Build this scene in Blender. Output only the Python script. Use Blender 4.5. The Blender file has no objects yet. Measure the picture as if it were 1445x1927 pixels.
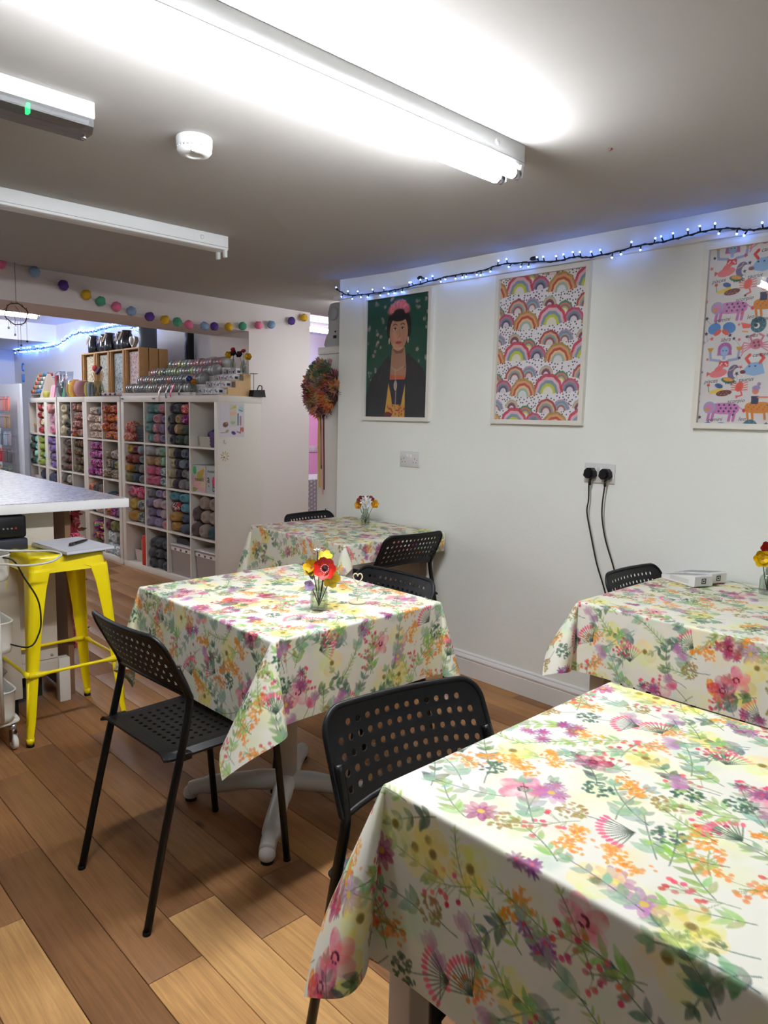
import bpy, bmesh, math, random
import numpy as np
from mathutils import Vector, Matrix

# ------------------------------------------------------------------ camera
SC = bpy.context.scene
COL = SC.collection
yaw, pitch, roll = math.radians(43.72), math.radians(7.24), math.radians(1.377)
fwd = Vector((math.sin(yaw)*math.cos(pitch), math.cos(yaw)*math.cos(pitch), -math.sin(pitch)))
rgt = Vector((math.cos(yaw), -math.sin(yaw), 0))
upv = rgt.cross(fwd)
r2 = math.cos(roll)*rgt + math.sin(roll)*upv
u2 = -math.sin(roll)*rgt + math.cos(roll)*upv
cam_data = bpy.data.cameras.new('camera')
cam_data.sensor_fit = 'HORIZONTAL'
cam_data.sensor_width = 36.0
cam_data.lens = 36.0*1360/1445
cam_data.clip_start = 0.02
cam = bpy.data.objects.new('camera', cam_data)
COL.objects.link(cam)
cam.matrix_world = Matrix(((r2.x, u2.x, -fwd.x, 0), (r2.y, u2.y, -fwd.y, 0), (r2.z, u2.z, -fwd.z, 1.32), (0, 0, 0, 1)))
SC.camera = cam

# ------------------------------------------------------------------ world, exposure
world = bpy.data.worlds.new('world')
SC.world = world
world.use_nodes = True
bgn = world.node_tree.nodes['Background']
bgn.inputs[0].default_value = (0.50, 0.72, 1.0, 1)
bgn.inputs[1].default_value = 0.75
SC.view_settings.view_transform = 'Standard'
SC.view_settings.look = 'None'
SC.view_settings.gamma = 1.0
SC.view_settings.use_curve_mapping = False
SC.view_settings.exposure = 0.38
SC.cycles.max_bounces = 10
SC.cycles.diffuse_bounces = 6
SC.cycles.glossy_bounces = 4
SC.cycles.transmission_bounces = 8
SC.cycles.transparent_max_bounces = 40
SC.cycles.sample_clamp_indirect = 6.0
SC.cycles.caustics_reflective = False
SC.cycles.caustics_refractive = False
TUBE_POWER = 95.0        # lit fluorescent tubes in this room
SHOP_POWER = 150.0
PINK_POWER = 70.0
LED_POWER = 55.0
ALC_FILL_POWER = 23.0  # added fill fitting, out of view in the alcove
REAR_FILL_POWER = 12.0  # added fill fitting, out of view behind the camera

# ------------------------------------------------------------------ helpers
rnd = random.Random(7)

def lin(c):
    c = c/255.0
    return c/12.92 if c <= 0.04045 else ((c+0.055)/1.055)**2.4

def L3(rgb):
    return (lin(rgb[0]), lin(rgb[1]), lin(rgb[2]))

def L4(rgb):
    return L3(rgb)+(1.0,)

MATS = {}

def mat(name, rgb=(200, 200, 200), rough=0.5, metal=0.0, emit=None, power=0.0, spec=None,
        var=0.0, vscale=20.0, bump=0.0, bscale=80.0, trans=0.0, alpha=1.0, coat=0.0, ior=1.45):
    if name in MATS:
        return MATS[name]
    m = bpy.data.materials.new(name)
    m.use_nodes = True
    nt = m.node_tree
    b = nt.nodes['Principled BSDF']
    b.inputs['Base Color'].default_value = L4(rgb)
    b.inputs['Roughness'].default_value = rough
    b.inputs['Metallic'].default_value = metal
    b.inputs['IOR'].default_value = ior
    if spec is not None:
        b.inputs['Specular IOR Level'].default_value = spec
    if trans:
        b.inputs['Transmission Weight'].default_value = trans
    if alpha < 1:
        b.inputs['Alpha'].default_value = alpha
    if coat:
        b.inputs['Coat Weight'].default_value = coat
    if emit is not None:
        b.inputs['Emission Color'].default_value = L4(emit)
        b.inputs['Emission Strength'].default_value = power
    if var > 0 or bump > 0:
        tc = nt.nodes.new('ShaderNodeTexCoord')
        if var > 0:
            nz = nt.nodes.new('ShaderNodeTexNoise')
            nz.inputs['Scale'].default_value = vscale
            nz.inputs['Detail'].default_value = 4
            nt.links.new(tc.outputs['Object'], nz.inputs['Vector'])
            mx = nt.nodes.new('ShaderNodeMix')
            mx.data_type = 'RGBA'
            c = L3(rgb)
            mx.inputs[6].default_value = tuple(max(0, x*(1-var)) for x in c)+(1,)
            mx.inputs[7].default_value = tuple(min(1, x*(1+var)) for x in c)+(1,)
            nt.links.new(nz.outputs['Fac'], mx.inputs[0])
            nt.links.new(mx.outputs[2], b.inputs['Base Color'])
        if bump > 0:
            n2 = nt.nodes.new('ShaderNodeTexNoise')
            n2.inputs['Scale'].default_value = bscale
            n2.inputs['Detail'].default_value = 3
            nt.links.new(tc.outputs['Object'], n2.inputs['Vector'])
            bp = nt.nodes.new('ShaderNodeBump')
            bp.inputs['Strength'].default_value = bump
            bp.inputs['Distance'].default_value = 0.01
            nt.links.new(n2.outputs['Fac'], bp.inputs['Height'])
            nt.links.new(bp.outputs['Normal'], b.inputs['Normal'])
    MATS[name] = m
    return m

def mat_attr(name, rough=0.6, coat=0.0, spec=0.5, bump=0.0, bscale=300):
    """material that shows the printed colours stored on the mesh"""
    m = mat(name, (255, 255, 255), rough, coat=coat, spec=spec, bump=bump, bscale=bscale)
    nt = m.node_tree
    a = nt.nodes.new('ShaderNodeVertexColor')
    a.layer_name = 'print'
    nt.links.new(a.outputs['Color'], nt.nodes['Principled BSDF'].inputs['Base Color'])
    return m

def mat_objcol(name, rough=0.9, kind='yarn'):
    """colour comes from the object; strands from a wave"""
    m = mat(name, (200, 200, 200), rough)
    nt = m.node_tree
    b = nt.nodes['Principled BSDF']
    oi = nt.nodes.new('ShaderNodeObjectInfo')
    tc = nt.nodes.new('ShaderNodeTexCoord')
    if kind == 'yarn':
        w = nt.nodes.new('ShaderNodeTexWave')
        w.inputs['Scale'].default_value = 22
        w.inputs['Distortion'].default_value = 9
        w.inputs['Detail'].default_value = 2
        w.inputs['Detail Scale'].default_value = 1.2
        nt.links.new(tc.outputs['Object'], w.inputs['Vector'])
        mx = nt.nodes.new('ShaderNodeMix')
        mx.data_type = 'RGBA'
        mx.blend_type = 'MULTIPLY'
        mx.inputs[0].default_value = 1
        rp = nt.nodes.new('ShaderNodeValToRGB')
        rp.color_ramp.elements[0].color = (0.68, 0.68, 0.68, 1)
        rp.color_ramp.elements[1].color = (1.18, 1.18, 1.18, 1)
        nt.links.new(w.outputs['Fac'], rp.inputs['Fac'])
        nt.links.new(oi.outputs['Color'], mx.inputs[6])
        nt.links.new(rp.outputs['Color'], mx.inputs[7])
        nt.links.new(mx.outputs[2], b.inputs['Base Color'])
        bp = nt.nodes.new('ShaderNodeBump')
        bp.inputs['Strength'].default_value = 0.7
        bp.inputs['Distance'].default_value = 0.006
        nt.links.new(w.outputs['Fac'], bp.inputs['Height'])
        nt.links.new(bp.outputs['Normal'], b.inputs['Normal'])
        b.inputs['Sheen Weight'].default_value = 0.2
    else:
        nt.links.new(oi.outputs['Color'], b.inputs['Base Color'])
    return m

class MB:
    """collects shapes and links them as one mesh object"""
    def __init__(self):
        self.v = []; self.f = []; self.mi = []; self.sm = []
        self.M = None
    def add(self, vs, fs, mi=0, smooth=False):
        o = len(self.v)
        if self.M is not None:
            vs = [tuple(self.M @ Vector(p)) for p in vs]
        self.v.extend(vs)
        for f in fs:
            self.f.append(tuple(i+o for i in f)); self.mi.append(mi); self.sm.append(smooth)
        return self
    def box(self, x0, x1, y0, y1, z0, z1, mi=0, bev=0.0):
        if bev > 0:
            b = min(bev, (x1-x0)*.49, (y1-y0)*.49, (z1-z0)*.49)
            bm = bmesh.new()
            bmesh.ops.create_cube(bm, size=1.0)
            for q in bm.verts:
                q.co = Vector(((x0+x1)/2+q.co.x*(x1-x0), (y0+y1)/2+q.co.y*(y1-y0), (z0+z1)/2+q.co.z*(z1-z0)))
            bmesh.ops.bevel(bm, geom=bm.edges[:], offset=b, segments=2, profile=0.5, affect='EDGES')
            bm.verts.index_update()
            self.add([tuple(q.co) for q in bm.verts], [[q.index for q in f.verts] for f in bm.faces], mi, True)
            bm.free()
            return self
        vs = [(x0, y0, z0), (x1, y0, z0), (x1, y1, z0), (x0, y1, z0), (x0, y0, z1), (x1, y0, z1), (x1, y1, z1), (x0, y1, z1)]
        return self.add(vs, [(0, 3, 2, 1), (4, 5, 6, 7), (0, 1, 5, 4), (1, 2, 6, 5), (2, 3, 7, 6), (3, 0, 4, 7)], mi)
    def lathe(self, prof, n=16, c=(0, 0, 0), axis='z', mi=0, smooth=True, caps=True):
        vs = []; fs = []
        for (r, h) in prof:
            for k in range(n):
                a = 2*math.pi*k/n
                x, y = r*math.cos(a), r*math.sin(a)
                if axis == 'z': p = (c[0]+x, c[1]+y, c[2]+h)
                elif axis == 'x': p = (c[0]+h, c[1]+x, c[2]+y)
                else: p = (c[0]+y, c[1]+h, c[2]+x)
                vs.append(p)
        for j in range(len(prof)-1):
            for k in range(n):
                k2 = (k+1) % n
                fs.append((j*n+k, j*n+k2, (j+1)*n+k2, (j+1)*n+k))
        if caps:
            if prof[0][0] > 1e-6: fs.append(tuple(range(n-1, -1, -1)))
            if prof[-1][0] > 1e-6: fs.append(tuple((len(prof)-1)*n+k for k in range(n)))
        return self.add(vs, fs, mi, smooth)
    def tube(self, pts, r, n=8, mi=0, smooth=True, closed=False, caps=True):
        P = [Vector(p) for p in pts]
        R = r if isinstance(r, (list, tuple)) else [r]*len(P)
        m = len(P)
        tang = []
        for i in range(m):
            if closed: t = P[(i+1) % m]-P[(i-1) % m]
            else: t = P[min(i+1, m-1)]-P[max(i-1, 0)]
            tang.append(t.normalized() if t.length > 1e-9 else Vector((0, 0, 1)))
        nrm = tang[0].orthogonal().normalized()
        vs = []; fs = []
        for i in range(m):
            t = tang[i]
            nrm = nrm - t*nrm.dot(t)
            nrm = nrm.normalized() if nrm.length > 1e-6 else t.orthogonal().normalized()
            bi = t.cross(nrm)
            for k in range(n):
                a = 2*math.pi*k/n
                vs.append(tuple(P[i]+nrm*(R[i]*math.cos(a))+bi*(R[i]*math.sin(a))))
        rng = m if closed else m-1
        for i in range(rng):
            for k in range(n):
                k2 = (k+1) % n; j = (i+1) % m
                fs.append((i*n+k, i*n+k2, j*n+k2, j*n+k))
        if caps and not closed:
            fs.append(tuple(range(n-1, -1, -1)))
            fs.append(tuple((m-1)*n+k for k in range(n)))
        return self.add(vs, fs, mi, smooth)
    def prism(self, poly, h0, h1, axis='z', mi=0, smooth=False):
        """extrude a polygon given in the two other axes"""
        n = len(poly)
        def P(a, b, h):
            return (a, b, h) if axis == 'z' else ((h, a, b) if axis == 'x' else (a, h, b))
        vs = [P(a, b, h0) for a, b in poly]+[P(a, b, h1) for a, b in poly]
        fs = [tuple(range(n-1, -1, -1)), tuple(range(n, 2*n))]
        fs += [(i, (i+1) % n, n+(i+1) % n, n+i) for i in range(n)]
        return self.add(vs, fs, mi, smooth)
    def sphere(self, c, r, n=12, m=8, mi=0, sc=(1, 1, 1)):
        vs = [(c[0], c[1], c[2]-r*sc[2])]; fs = []
        for j in range(1, m):
            t = math.pi*j/m-math.pi/2
            for k in range(n):
                a = 2*math.pi*k/n
                vs.append((c[0]+r*sc[0]*math.cos(t)*math.cos(a), c[1]+r*sc[1]*math.cos(t)*math.sin(a), c[2]+r*sc[2]*math.sin(t)))
        vs.append((c[0], c[1], c[2]+r*sc[2]))
        last = len(vs)-1
        for k in range(n):
            fs.append((0, 1+(k+1) % n, 1+k))
            fs.append((last, 1+(m-2)*n+k, 1+(m-2)*n+(k+1) % n))
        for j in range(m-2):
            for k in range(n):
                a = 1+j*n+k; b = 1+j*n+(k+1) % n
                fs.append((a, b, b+n, a+n))
        return self.add(vs, fs, mi, True)
    def mesh(self, name):
        me = bpy.data.meshes.new(name)
        me.from_pydata(self.v, [], self.f)
        me.polygons.foreach_set('material_index', self.mi)
        me.polygons.foreach_set('use_smooth', self.sm)
        me.update()
        bm = bmesh.new(); bm.from_mesh(me)
        bmesh.ops.recalc_face_normals(bm, faces=bm.faces)
        bm.to_mesh(me); bm.free()
        if any(self.sm) and not all(self.sm):
            pass
        return me
    def build(self, name, mats, parent=None, loc=(0, 0, 0), rotz=0.0):
        me = self.mesh(name)
        for m in (mats if isinstance(mats, (list, tuple)) else [mats]):
            me.materials.append(m)
        return link(name, me, parent, loc, rotz)

def link(name, me, parent=None, loc=(0, 0, 0), rotz=0.0):
    o = bpy.data.objects.new(name, me)
    COL.objects.link(o)
    if parent is not None:
        o.parent = parent
    o.location = loc
    o.rotation_euler = (0, 0, rotz)
    return o

def tag(o, label, cat, group=None):
    o['label'] = label; o['category'] = cat
    if group: o['group'] = group
    return o

def thing(name, label, cat, loc=(0, 0, 0), rotz=0.0, group=None):
    o = bpy.data.objects.new(name, None)
    COL.objects.link(o)
    o.empty_display_size = 0.05
    o.location = loc; o.rotation_euler = (0, 0, rotz)
    return tag(o, label, cat, group)

def struct(o):
    o['kind'] = 'structure'
    return o

def dup(root, loc, rotz, label, group=None):
    r = root.copy(); COL.objects.link(r)
    r.location = loc; r.rotation_euler = (0, 0, rotz); r['label'] = label
    if group: r['group'] = group
    for ch in list(root.children):
        c = ch.copy(); COL.objects.link(c); c.parent = r
        for g in list(ch.children):
            d = g.copy(); COL.objects.link(d); d.parent = c
    return r

def smooth_path(pts, n=8):
    """Catmull-Rom through the points"""
    P = [Vector(p) for p in pts]
    P = [P[0]*2-P[1]]+P+[P[-1]*2-P[-2]]
    out = []
    for i in range(1, len(P)-2):
        for k in range(n):
            t = k/n
            a, b, c, d = P[i-1], P[i], P[i+1], P[i+2]
            out.append(tuple(0.5*((2*b)+(c-a)*t+(2*a-5*b+4*c-d)*t*t+(3*b-a-3*c+d)*t**3)))
    out.append(tuple(P[-2]))
    return out

def text_mesh(body, size, m, name, parent, matrix, shear=0.0, align='CENTER', depth=0.0):
    cu = bpy.data.curves.new(name, 'FONT')
    cu.body = body; cu.size = size; cu.shear = shear; cu.align_x = align; cu.align_y = 'CENTER'
    cu.resolution_u = 2; cu.extrude = depth
    t = bpy.data.objects.new(name, cu)
    COL.objects.link(t)
    me = bpy.data.meshes.new_from_object(t)
    bpy.data.objects.remove(t)
    me.materials.clear(); me.materials.append(m)
    o = bpy.data.objects.new(name, me)
    COL.objects.link(o)
    o.parent = parent
    o.matrix_local = matrix
    return o

# ------------------------------------------------------------------ printed colours (numpy canvas -> mesh colours)
class Canvas:
    """a small painting surface; u to the right, v upwards, in metres; wraps round when tile is set"""
    def __init__(self, w, h, res, base, tile=False):
        self.res = res; self.nx = int(round(w/res)); self.ny = int(round(h/res)); self.tile = tile
        self.a = np.empty((self.ny, self.nx, 3), np.float32); self.a[:] = np.array(base, np.float32)/255
        self.rs = np.random.RandomState(3)
        g = self.rs.rand(self.ny//4+2, self.nx//4+2).astype(np.float32)
        self.noise = np.kron(g, np.ones((4, 4), np.float32))[:self.ny, :self.nx]
        g = self.rs.rand(self.ny//14+2, self.nx//14+2).astype(np.float32)
        self.noise2 = np.kron(g, np.ones((14, 14), np.float32))[:self.ny, :self.nx]
        for _ in range(3):
            self.noise2 = (self.noise2+np.roll(self.noise2, 3, 0)+np.roll(self.noise2, 3, 1)+np.roll(self.noise2, -3, 0)+np.roll(self.noise2, -3, 1))/5
    def local(self, x0, x1, y0, y1):
        i0 = int(math.floor(x0/self.res)); i1 = int(math.ceil(x1/self.res))+1
        j0 = int(math.floor(y0/self.res)); j1 = int(math.ceil(y1/self.res))+1
        if not self.tile:
            i0 = max(i0, 0); j0 = max(j0, 0); i1 = min(i1, self.nx); j1 = min(j1, self.ny)
        if i1 <= i0 or j1 <= j0: return None
        I = np.arange(i0, i1); J = np.arange(j0, j1)
        X, Y = np.meshgrid(I*self.res, J*self.res)
        return I % self.nx, J % self.ny, X, Y
    def blend(self, I, J, mask, col, a=1.0, wash=0.0):
        ix = np.ix_(J, I)
        m = np.clip(mask, 0, 1)*a
        if wash:
            m = m*(1-wash*self.noise2[ix]*1.2)*(1-0.35*wash*self.noise[ix])
        m = np.clip(m, 0, 1)[..., None]
        self.a[ix] = self.a[ix]*(1-m)+np.array(col, np.float32)/255*m
    def ell(self, cx, cy, rx, ry, ang, col, a=1.0, soft=0.0, wash=0.0, power=2.0):
        R = max(rx, ry)*1.02+self.res
        q = self.local(cx-R, cx+R, cy-R, cy+R)
        if q is None: return
        I, J, X, Y = q
        dx, dy = X-cx, Y-cy
        c, s = math.cos(ang), math.sin(ang)
        d = (np.abs((dx*c+dy*s)/rx)**power+np.abs((-dx*s+dy*c)/ry)**power)**(1/power)
        e = max(soft, self.res/max(min(rx, ry), 1e-6)*0.5)
        self.blend(I, J, (1-d)/e+0.5*(soft == 0), col, a, wash)
    def leaf(self, x, y, ang, ln, wd, col, a=1.0, wash=0.0):
        """pointed leaf that starts at x, y"""
        q = self.local(x-ln*1.05, x+ln*1.05, y-ln*1.05, y+ln*1.05)
        if q is None: return
        I, J, X, Y = q
        c, s = math.cos(ang), math.sin(ang)
        t = ((X-x)*c+(Y-y)*s)/ln; n = (-(X-x)*s+(Y-y)*c)/wd
        tt = np.clip(t, 0, 1)
        prof = np.sin(math.pi*tt**0.8)**0.8
        m = (prof-np.abs(n))*wd/self.res
        m[(t < 0) | (t > 1)] = 0
        self.blend(I, J, m, col, a, wash)
    def stroke(self, pts, w, col, a=1.0):
        pts = np.array(pts, float)
        q = self.local(pts[:, 0].min()-w, pts[:, 0].max()+w, pts[:, 1].min()-w, pts[:, 1].max()+w)
        if q is None: return
        I, J, X, Y = q
        D = np.full(X.shape, 1e9)
        for p, r in zip(pts[:-1], pts[1:]):
            v = r-p; l2 = max((v**2).sum(), 1e-12)
            t = np.clip(((X-p[0])*v[0]+(Y-p[1])*v[1])/l2, 0, 1)
            D = np.minimum(D, np.hypot(X-p[0]-t*v[0], Y-p[1]-t*v[1]))
        self.blend(I, J, (w/2-D)/self.res+0.5, col, a)
    def poly(self, pts, col, a=1.0, wash=0.0):
        pts = np.array(pts, float)
        q = self.local(pts[:, 0].min(), pts[:, 0].max(), pts[:, 1].min(), pts[:, 1].max())
        if q is None: return
        I, J, X, Y = q
        ins = np.zeros(X.shape, bool)
        n = len(pts)
        for i in range(n):
            x1, y1 = pts[i]; x2, y2 = pts[(i+1) % n]
            if y1 == y2: continue
            ins ^= ((y1 > Y) != (y2 > Y)) & (X < (x2-x1)*(Y-y1)/(y2-y1)+x1)
        self.blend(I, J, ins.astype(np.float32), col, a, wash)
    def star(self, x, y, r, col, a0=0.3):
        p = [(x+math.cos(a0+k*math.pi/5)*(r if k % 2 == 0 else r*.42), y+math.sin(a0+k*math.pi/5)*(r if k % 2 == 0 else r*.42)) for k in range(10)]
        self.poly(p, col)
    def flower(self, x, y, r, n, col, core, a=0.9, a0=0.0, wash=0.6, wd=0.42):
        for k in range(n):
            t = a0+2*math.pi*k/n+self.rs.uniform(-.12, .12)
            k2 = self.rs.uniform(.82, 1.1)
            c = [min(255, max(0, v+self.rs.uniform(-16, 16))) for v in col]
            self.ell(x+math.cos(t)*r*.55*k2, y+math.sin(t)*r*.55*k2, r*.5*k2, r*wd, t, c, a, wash=wash)
        if core: self.ell(x, y, r*.2, r*.2, 0, core, 0.95)
    def sample(self, U, V):
        """bilinear lookup, linear light"""
        fx = U/self.res; fy = V/self.res
        if self.tile:
            i0 = np.floor(fx).astype(int); j0 = np.floor(fy).astype(int)
            i1, j1 = (i0+1) % self.nx, (j0+1) % self.ny
            tx = (fx-i0)[..., None]; ty = (fy-j0)[..., None]
            i0 %= self.nx; j0 %= self.ny
        else:
            fx = np.clip(fx, 0, self.nx-1.001); fy = np.clip(fy, 0, self.ny-1.001)
            i0 = fx.astype(int); j0 = fy.astype(int); i1, j1 = i0+1, j0+1
            tx = (fx-i0)[..., None]; ty = (fy-j0)[..., None]
        A = self.a
        c = A[j0, i0]*(1-tx)*(1-ty)+A[j0, i1]*tx*(1-ty)+A[j1, i0]*(1-tx)*ty+A[j1, i1]*tx*ty
        return np.where(c <= 0.04045, c/12.92, ((c+0.055)/1.055)**2.4).astype(np.float32)

def grid_mesh(name, P, colors=None, smooth=True):
    """P: (m, n, 3) array of points -> one quad grid with printed colours"""
    m, n = P.shape[:2]
    me = bpy.data.meshes.new(name)
    me.vertices.add(m*n)
    me.vertices.foreach_set('co', P.reshape(-1).astype(np.float32))
    idx = np.arange(m*n).reshape(m, n)
    q = np.stack([idx[:-1, :-1], idx[:-1, 1:], idx[1:, 1:], idx[1:, :-1]], -1).reshape(-1, 4)
    nf = len(q)
    me.loops.add(nf*4); me.polygons.add(nf)
    me.loops.foreach_set('vertex_index', q.reshape(-1).astype(np.int32))
    me.polygons.foreach_set('loop_start', np.arange(0, nf*4, 4, dtype=np.int32))
    me.polygons.foreach_set('use_smooth', np.full(nf, smooth))
    me.update(calc_edges=True)
    if colors is not None:
        at = me.color_attributes.new('print', 'FLOAT_COLOR', 'POINT')
        c4 = np.ones((m*n, 4), np.float32); c4[:, :3] = colors.reshape(-1, 3)
        at.data.foreach_set('color', c4.reshape(-1))
    return me

def print_sheet(name, canvas, w, h, parent, M, material, res=None, k=1.0):
    """flat print: local x right, y up"""
    res = res or canvas.res
    nx, ny = max(2, int(w/res)), max(2, int(h/res))
    U, V = np.meshgrid(np.linspace(0, w, nx), np.linspace(0, h, ny))
    P = np.stack([U-w/2, V-h/2, np.zeros_like(U)], -1)
    me = grid_mesh(name, P, canvas.sample(U*k, V*k), False)
    me.materials.append(material)
    o = bpy.data.objects.new(name, me); COL.objects.link(o)
    o.parent = parent; o.matrix_local = M
    return o

# shared plain materials
WHITE = mat('white_paint', (228, 226, 220), 0.55)
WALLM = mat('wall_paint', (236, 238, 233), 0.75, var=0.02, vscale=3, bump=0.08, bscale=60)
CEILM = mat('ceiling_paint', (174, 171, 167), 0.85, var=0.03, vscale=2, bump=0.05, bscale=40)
TRIMM = mat('trim_gloss_paint', (228, 226, 224), 0.3, var=0.03, vscale=12)
BLACKP = mat('black_plastic', (15, 15, 17), 0.45, spec=0.35, bump=0.05, bscale=500)
BLACKM = mat('black_metal_tube', (9, 9, 10), 0.35, spec=0.35)
SHELFM = mat('white_foil_board', (219, 214, 206), 0.45, var=0.02, vscale=5)
CHROME = mat('chrome', (210, 210, 212), 0.18, metal=1.0)
GLASS = mat('clear_glass', (250, 252, 250), 0.03, trans=1.0, ior=1.35)
STEMM = mat('dark_green_stem', (40, 52, 30), 0.5)
OAKM = None
YARN = mat_objcol('yarn_strands')
PLAIN = mat_objcol('plain_colour', 0.6, 'plain')
# ================================================================== the setting
CEIL = 2.135

def wood_floor():
    m = mat('oak_plank', (160, 120, 75), 0.42, spec=0.4)
    nt = m.node_tree; b = nt.nodes['Principled BSDF']
    tc = nt.nodes.new('ShaderNodeTexCoord'); oi = nt.nodes.new('ShaderNodeObjectInfo')
    add = nt.nodes.new('ShaderNodeVectorMath'); add.operation = 'ADD'
    sc = nt.nodes.new('ShaderNodeVectorMath'); sc.operation = 'SCALE'; sc.inputs[3].default_value = 37.0
    cmb = nt.nodes.new('ShaderNodeCombineXYZ')
    for k in range(3): nt.links.new(oi.outputs['Random'], cmb.inputs[k])
    nt.links.new(cmb.outputs[0], sc.inputs[0])
    nt.links.new(tc.outputs['Object'], add.inputs[0]); nt.links.new(sc.outputs[0], add.inputs[1])
    mp = nt.nodes.new('ShaderNodeMapping'); mp.inputs['Scale'].default_value = (75, 2.6, 10)
    nt.links.new(add.outputs[0], mp.inputs['Vector'])
    nz = nt.nodes.new('ShaderNodeTexNoise'); nz.inputs['Scale'].default_value = 2.2; nz.inputs['Detail'].default_value = 7
    nz.inputs['Roughness'].default_value = 0.65; nz.inputs['Distortion'].default_value = 0.6
    nt.links.new(mp.outputs[0], nz.inputs['Vector'])
    rp = nt.nodes.new('ShaderNodeValToRGB')
    rp.color_ramp.elements[0].position = 0.28; rp.color_ramp.elements[0].color = (0.74, 0.70, 0.66, 1)
    rp.color_ramp.elements[1].position = 0.66; rp.color_ramp.elements[1].color = (1.07, 1.06, 1.04, 1)
    nt.links.new(nz.outputs['Fac'], rp.inputs['Fac'])
    # cathedral grain
    mp2 = nt.nodes.new('ShaderNodeMapping'); mp2.inputs['Scale'].default_value = (9, 0.9, 4)
    nt.links.new(add.outputs[0], mp2.inputs['Vector'])
    wv = nt.nodes.new('ShaderNodeTexWave'); wv.inputs['Scale'].default_value = 0.9; wv.inputs['Distortion'].default_value = 22
    wv.inputs['Detail'].default_value = 3; wv.inputs['Detail Scale'].default_value = 0.7
    nt.links.new(mp2.outputs[0], wv.inputs['Vector'])
    rw = nt.nodes.new('ShaderNodeValToRGB')
    rw.color_ramp.elements[0].position = 0.0; rw.color_ramp.elements[0].color = (0.93, 0.92, 0.90, 1)
    rw.color_ramp.elements[1].position = 0.55; rw.color_ramp.elements[1].color = (1.03, 1.03, 1.03, 1)
    nt.links.new(wv.outputs['Fac'], rw.inputs['Fac'])
    # knots
    vo = nt.nodes.new('ShaderNodeTexVoronoi'); vo.inputs['Scale'].default_value = 1.9
    mp3 = nt.nodes.new('ShaderNodeMapping'); mp3.inputs['Scale'].default_value = (1.5, 0.85, 1)
    nt.links.new(add.outputs[0], mp3.inputs['Vector']); nt.links.new(mp3.outputs[0], vo.inputs['Vector'])
    rk = nt.nodes.new('ShaderNodeValToRGB')
    rk.color_ramp.elements[0].position = 0.015; rk.color_ramp.elements[0].color = (0.22, 0.16, 0.12, 1)
    rk.color_ramp.elements[1].position = 0.06; rk.color_ramp.elements[1].color = (1, 1, 1, 1)
    nt.links.new(vo.outputs['Distance'], rk.inputs['Fac'])
    def mul(a, c):
        x = nt.nodes.new('ShaderNodeMix'); x.data_type = 'RGBA'; x.blend_type = 'MULTIPLY'; x.inputs[0].default_value = 1
        nt.links.new(a, x.inputs[6]); nt.links.new(c, x.inputs[7]); return x.outputs[2]
    # dull worn patches that run across boards
    tg = nt.nodes.new('ShaderNodeNewGeometry'); n3 = nt.nodes.new('ShaderNodeTexNoise'); n3.inputs['Scale'].default_value = 3.5; n3.inputs['Detail'].default_value = 5
    nt.links.new(tg.outputs['Position'], n3.inputs['Vector'])
    rs3 = nt.nodes.new('ShaderNodeValToRGB'); rs3.color_ramp.elements[0].position = 0.36; rs3.color_ramp.elements[0].color = (0.86, 0.84, 0.82, 1); rs3.color_ramp.elements[1].position = 0.60; rs3.color_ramp.elements[1].color = (1.03, 1.03, 1.03, 1)
    nt.links.new(n3.outputs['Fac'], rs3.inputs['Fac'])
    o = mul(mul(mul(mul(oi.outputs['Color'], rp.outputs[0]), rw.outputs[0]), rk.outputs[0]), rs3.outputs[0])
    nt.links.new(o, b.inputs['Base Color'])
    bp = nt.nodes.new('ShaderNodeBump'); bp.inputs['Strength'].default_value = 0.12; bp.inputs['Distance'].default_value = 0.004
    nt.links.new(nz.outputs['Fac'], bp.inputs['Height']); nt.links.new(bp.outputs[0], b.inputs['Normal'])
    return m

PLANKM = wood_floor()
floor = struct(MB().box(-2.6, 7.4, -2.6, 11.2, -0.10, -0.012).build('floor', mat('floor_joint_dark', (46, 32, 22), 0.8)))
PW = 0.1407
lens = (0.62, 0.95, 1.25, 1.55, 1.9)
plank_me = {}
def plank_mesh(i):
    if i not in plank_me:
        g = 0.0009
        q = MB().box(-PW/2+g, PW/2-g, g, lens[i]-g, -0.012, 0.0, bev=0.0012)
        me = q.mesh('plank'); me.materials.append(PLANKM); plank_me[i] = me
    return plank_me[i]
tones = [(178, 132, 84), (164, 119, 74), (150, 106, 66), (158, 114, 72), (142, 100, 64), (170, 125, 79), (188, 142, 92)]
darker = [(140, 98, 63), (150, 108, 70), (134, 95, 62), (156, 114, 74)]
seeds = {3: (1.65, [(214, 168, 110)]), 2: (1.47, [(208, 160, 104)]), 1: (0.95, [(128, 87, 55)]), 0: (1.90, [(210, 164, 108)]), 4: (1.42, [(198, 152, 98)])}
for k in range(-8, 28):
    x = 0.4 + 0.1407*(k+0.5) - 0.0005
    rr = random.Random(100+k)
    joint = seeds[k][0] if k in seeds else 0.4+rr.random()*1.4
    first = seeds[k][1][0] if k in seeds else None
    def put(y, i, tone):
        o = link('plank', plank_mesh(i), floor, (x, y, 0))
        o.color = L4(tone)
    # towards the camera and behind it
    y = joint; n = 0
    while y > -0.6 and n < 4:
        i = rr.choice((2, 3, 4)) if n == 0 else rr.choice((1, 2, 3))
        y -= lens[i]
        put(y, i, first if (n == 0 and first) else rr.choice(tones)); n += 1
    # into the depth
    y = joint; end = 7.4 if -2 <= k <= 20 else 6.4
    while y < end:
        i = rr.choice((1, 2, 2, 3, 4))
        put(y, i, rr.choice(darker) if (y < 3.4 and x < 1.1) else rr.choice(tones[:6])); y += lens[i]

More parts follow.
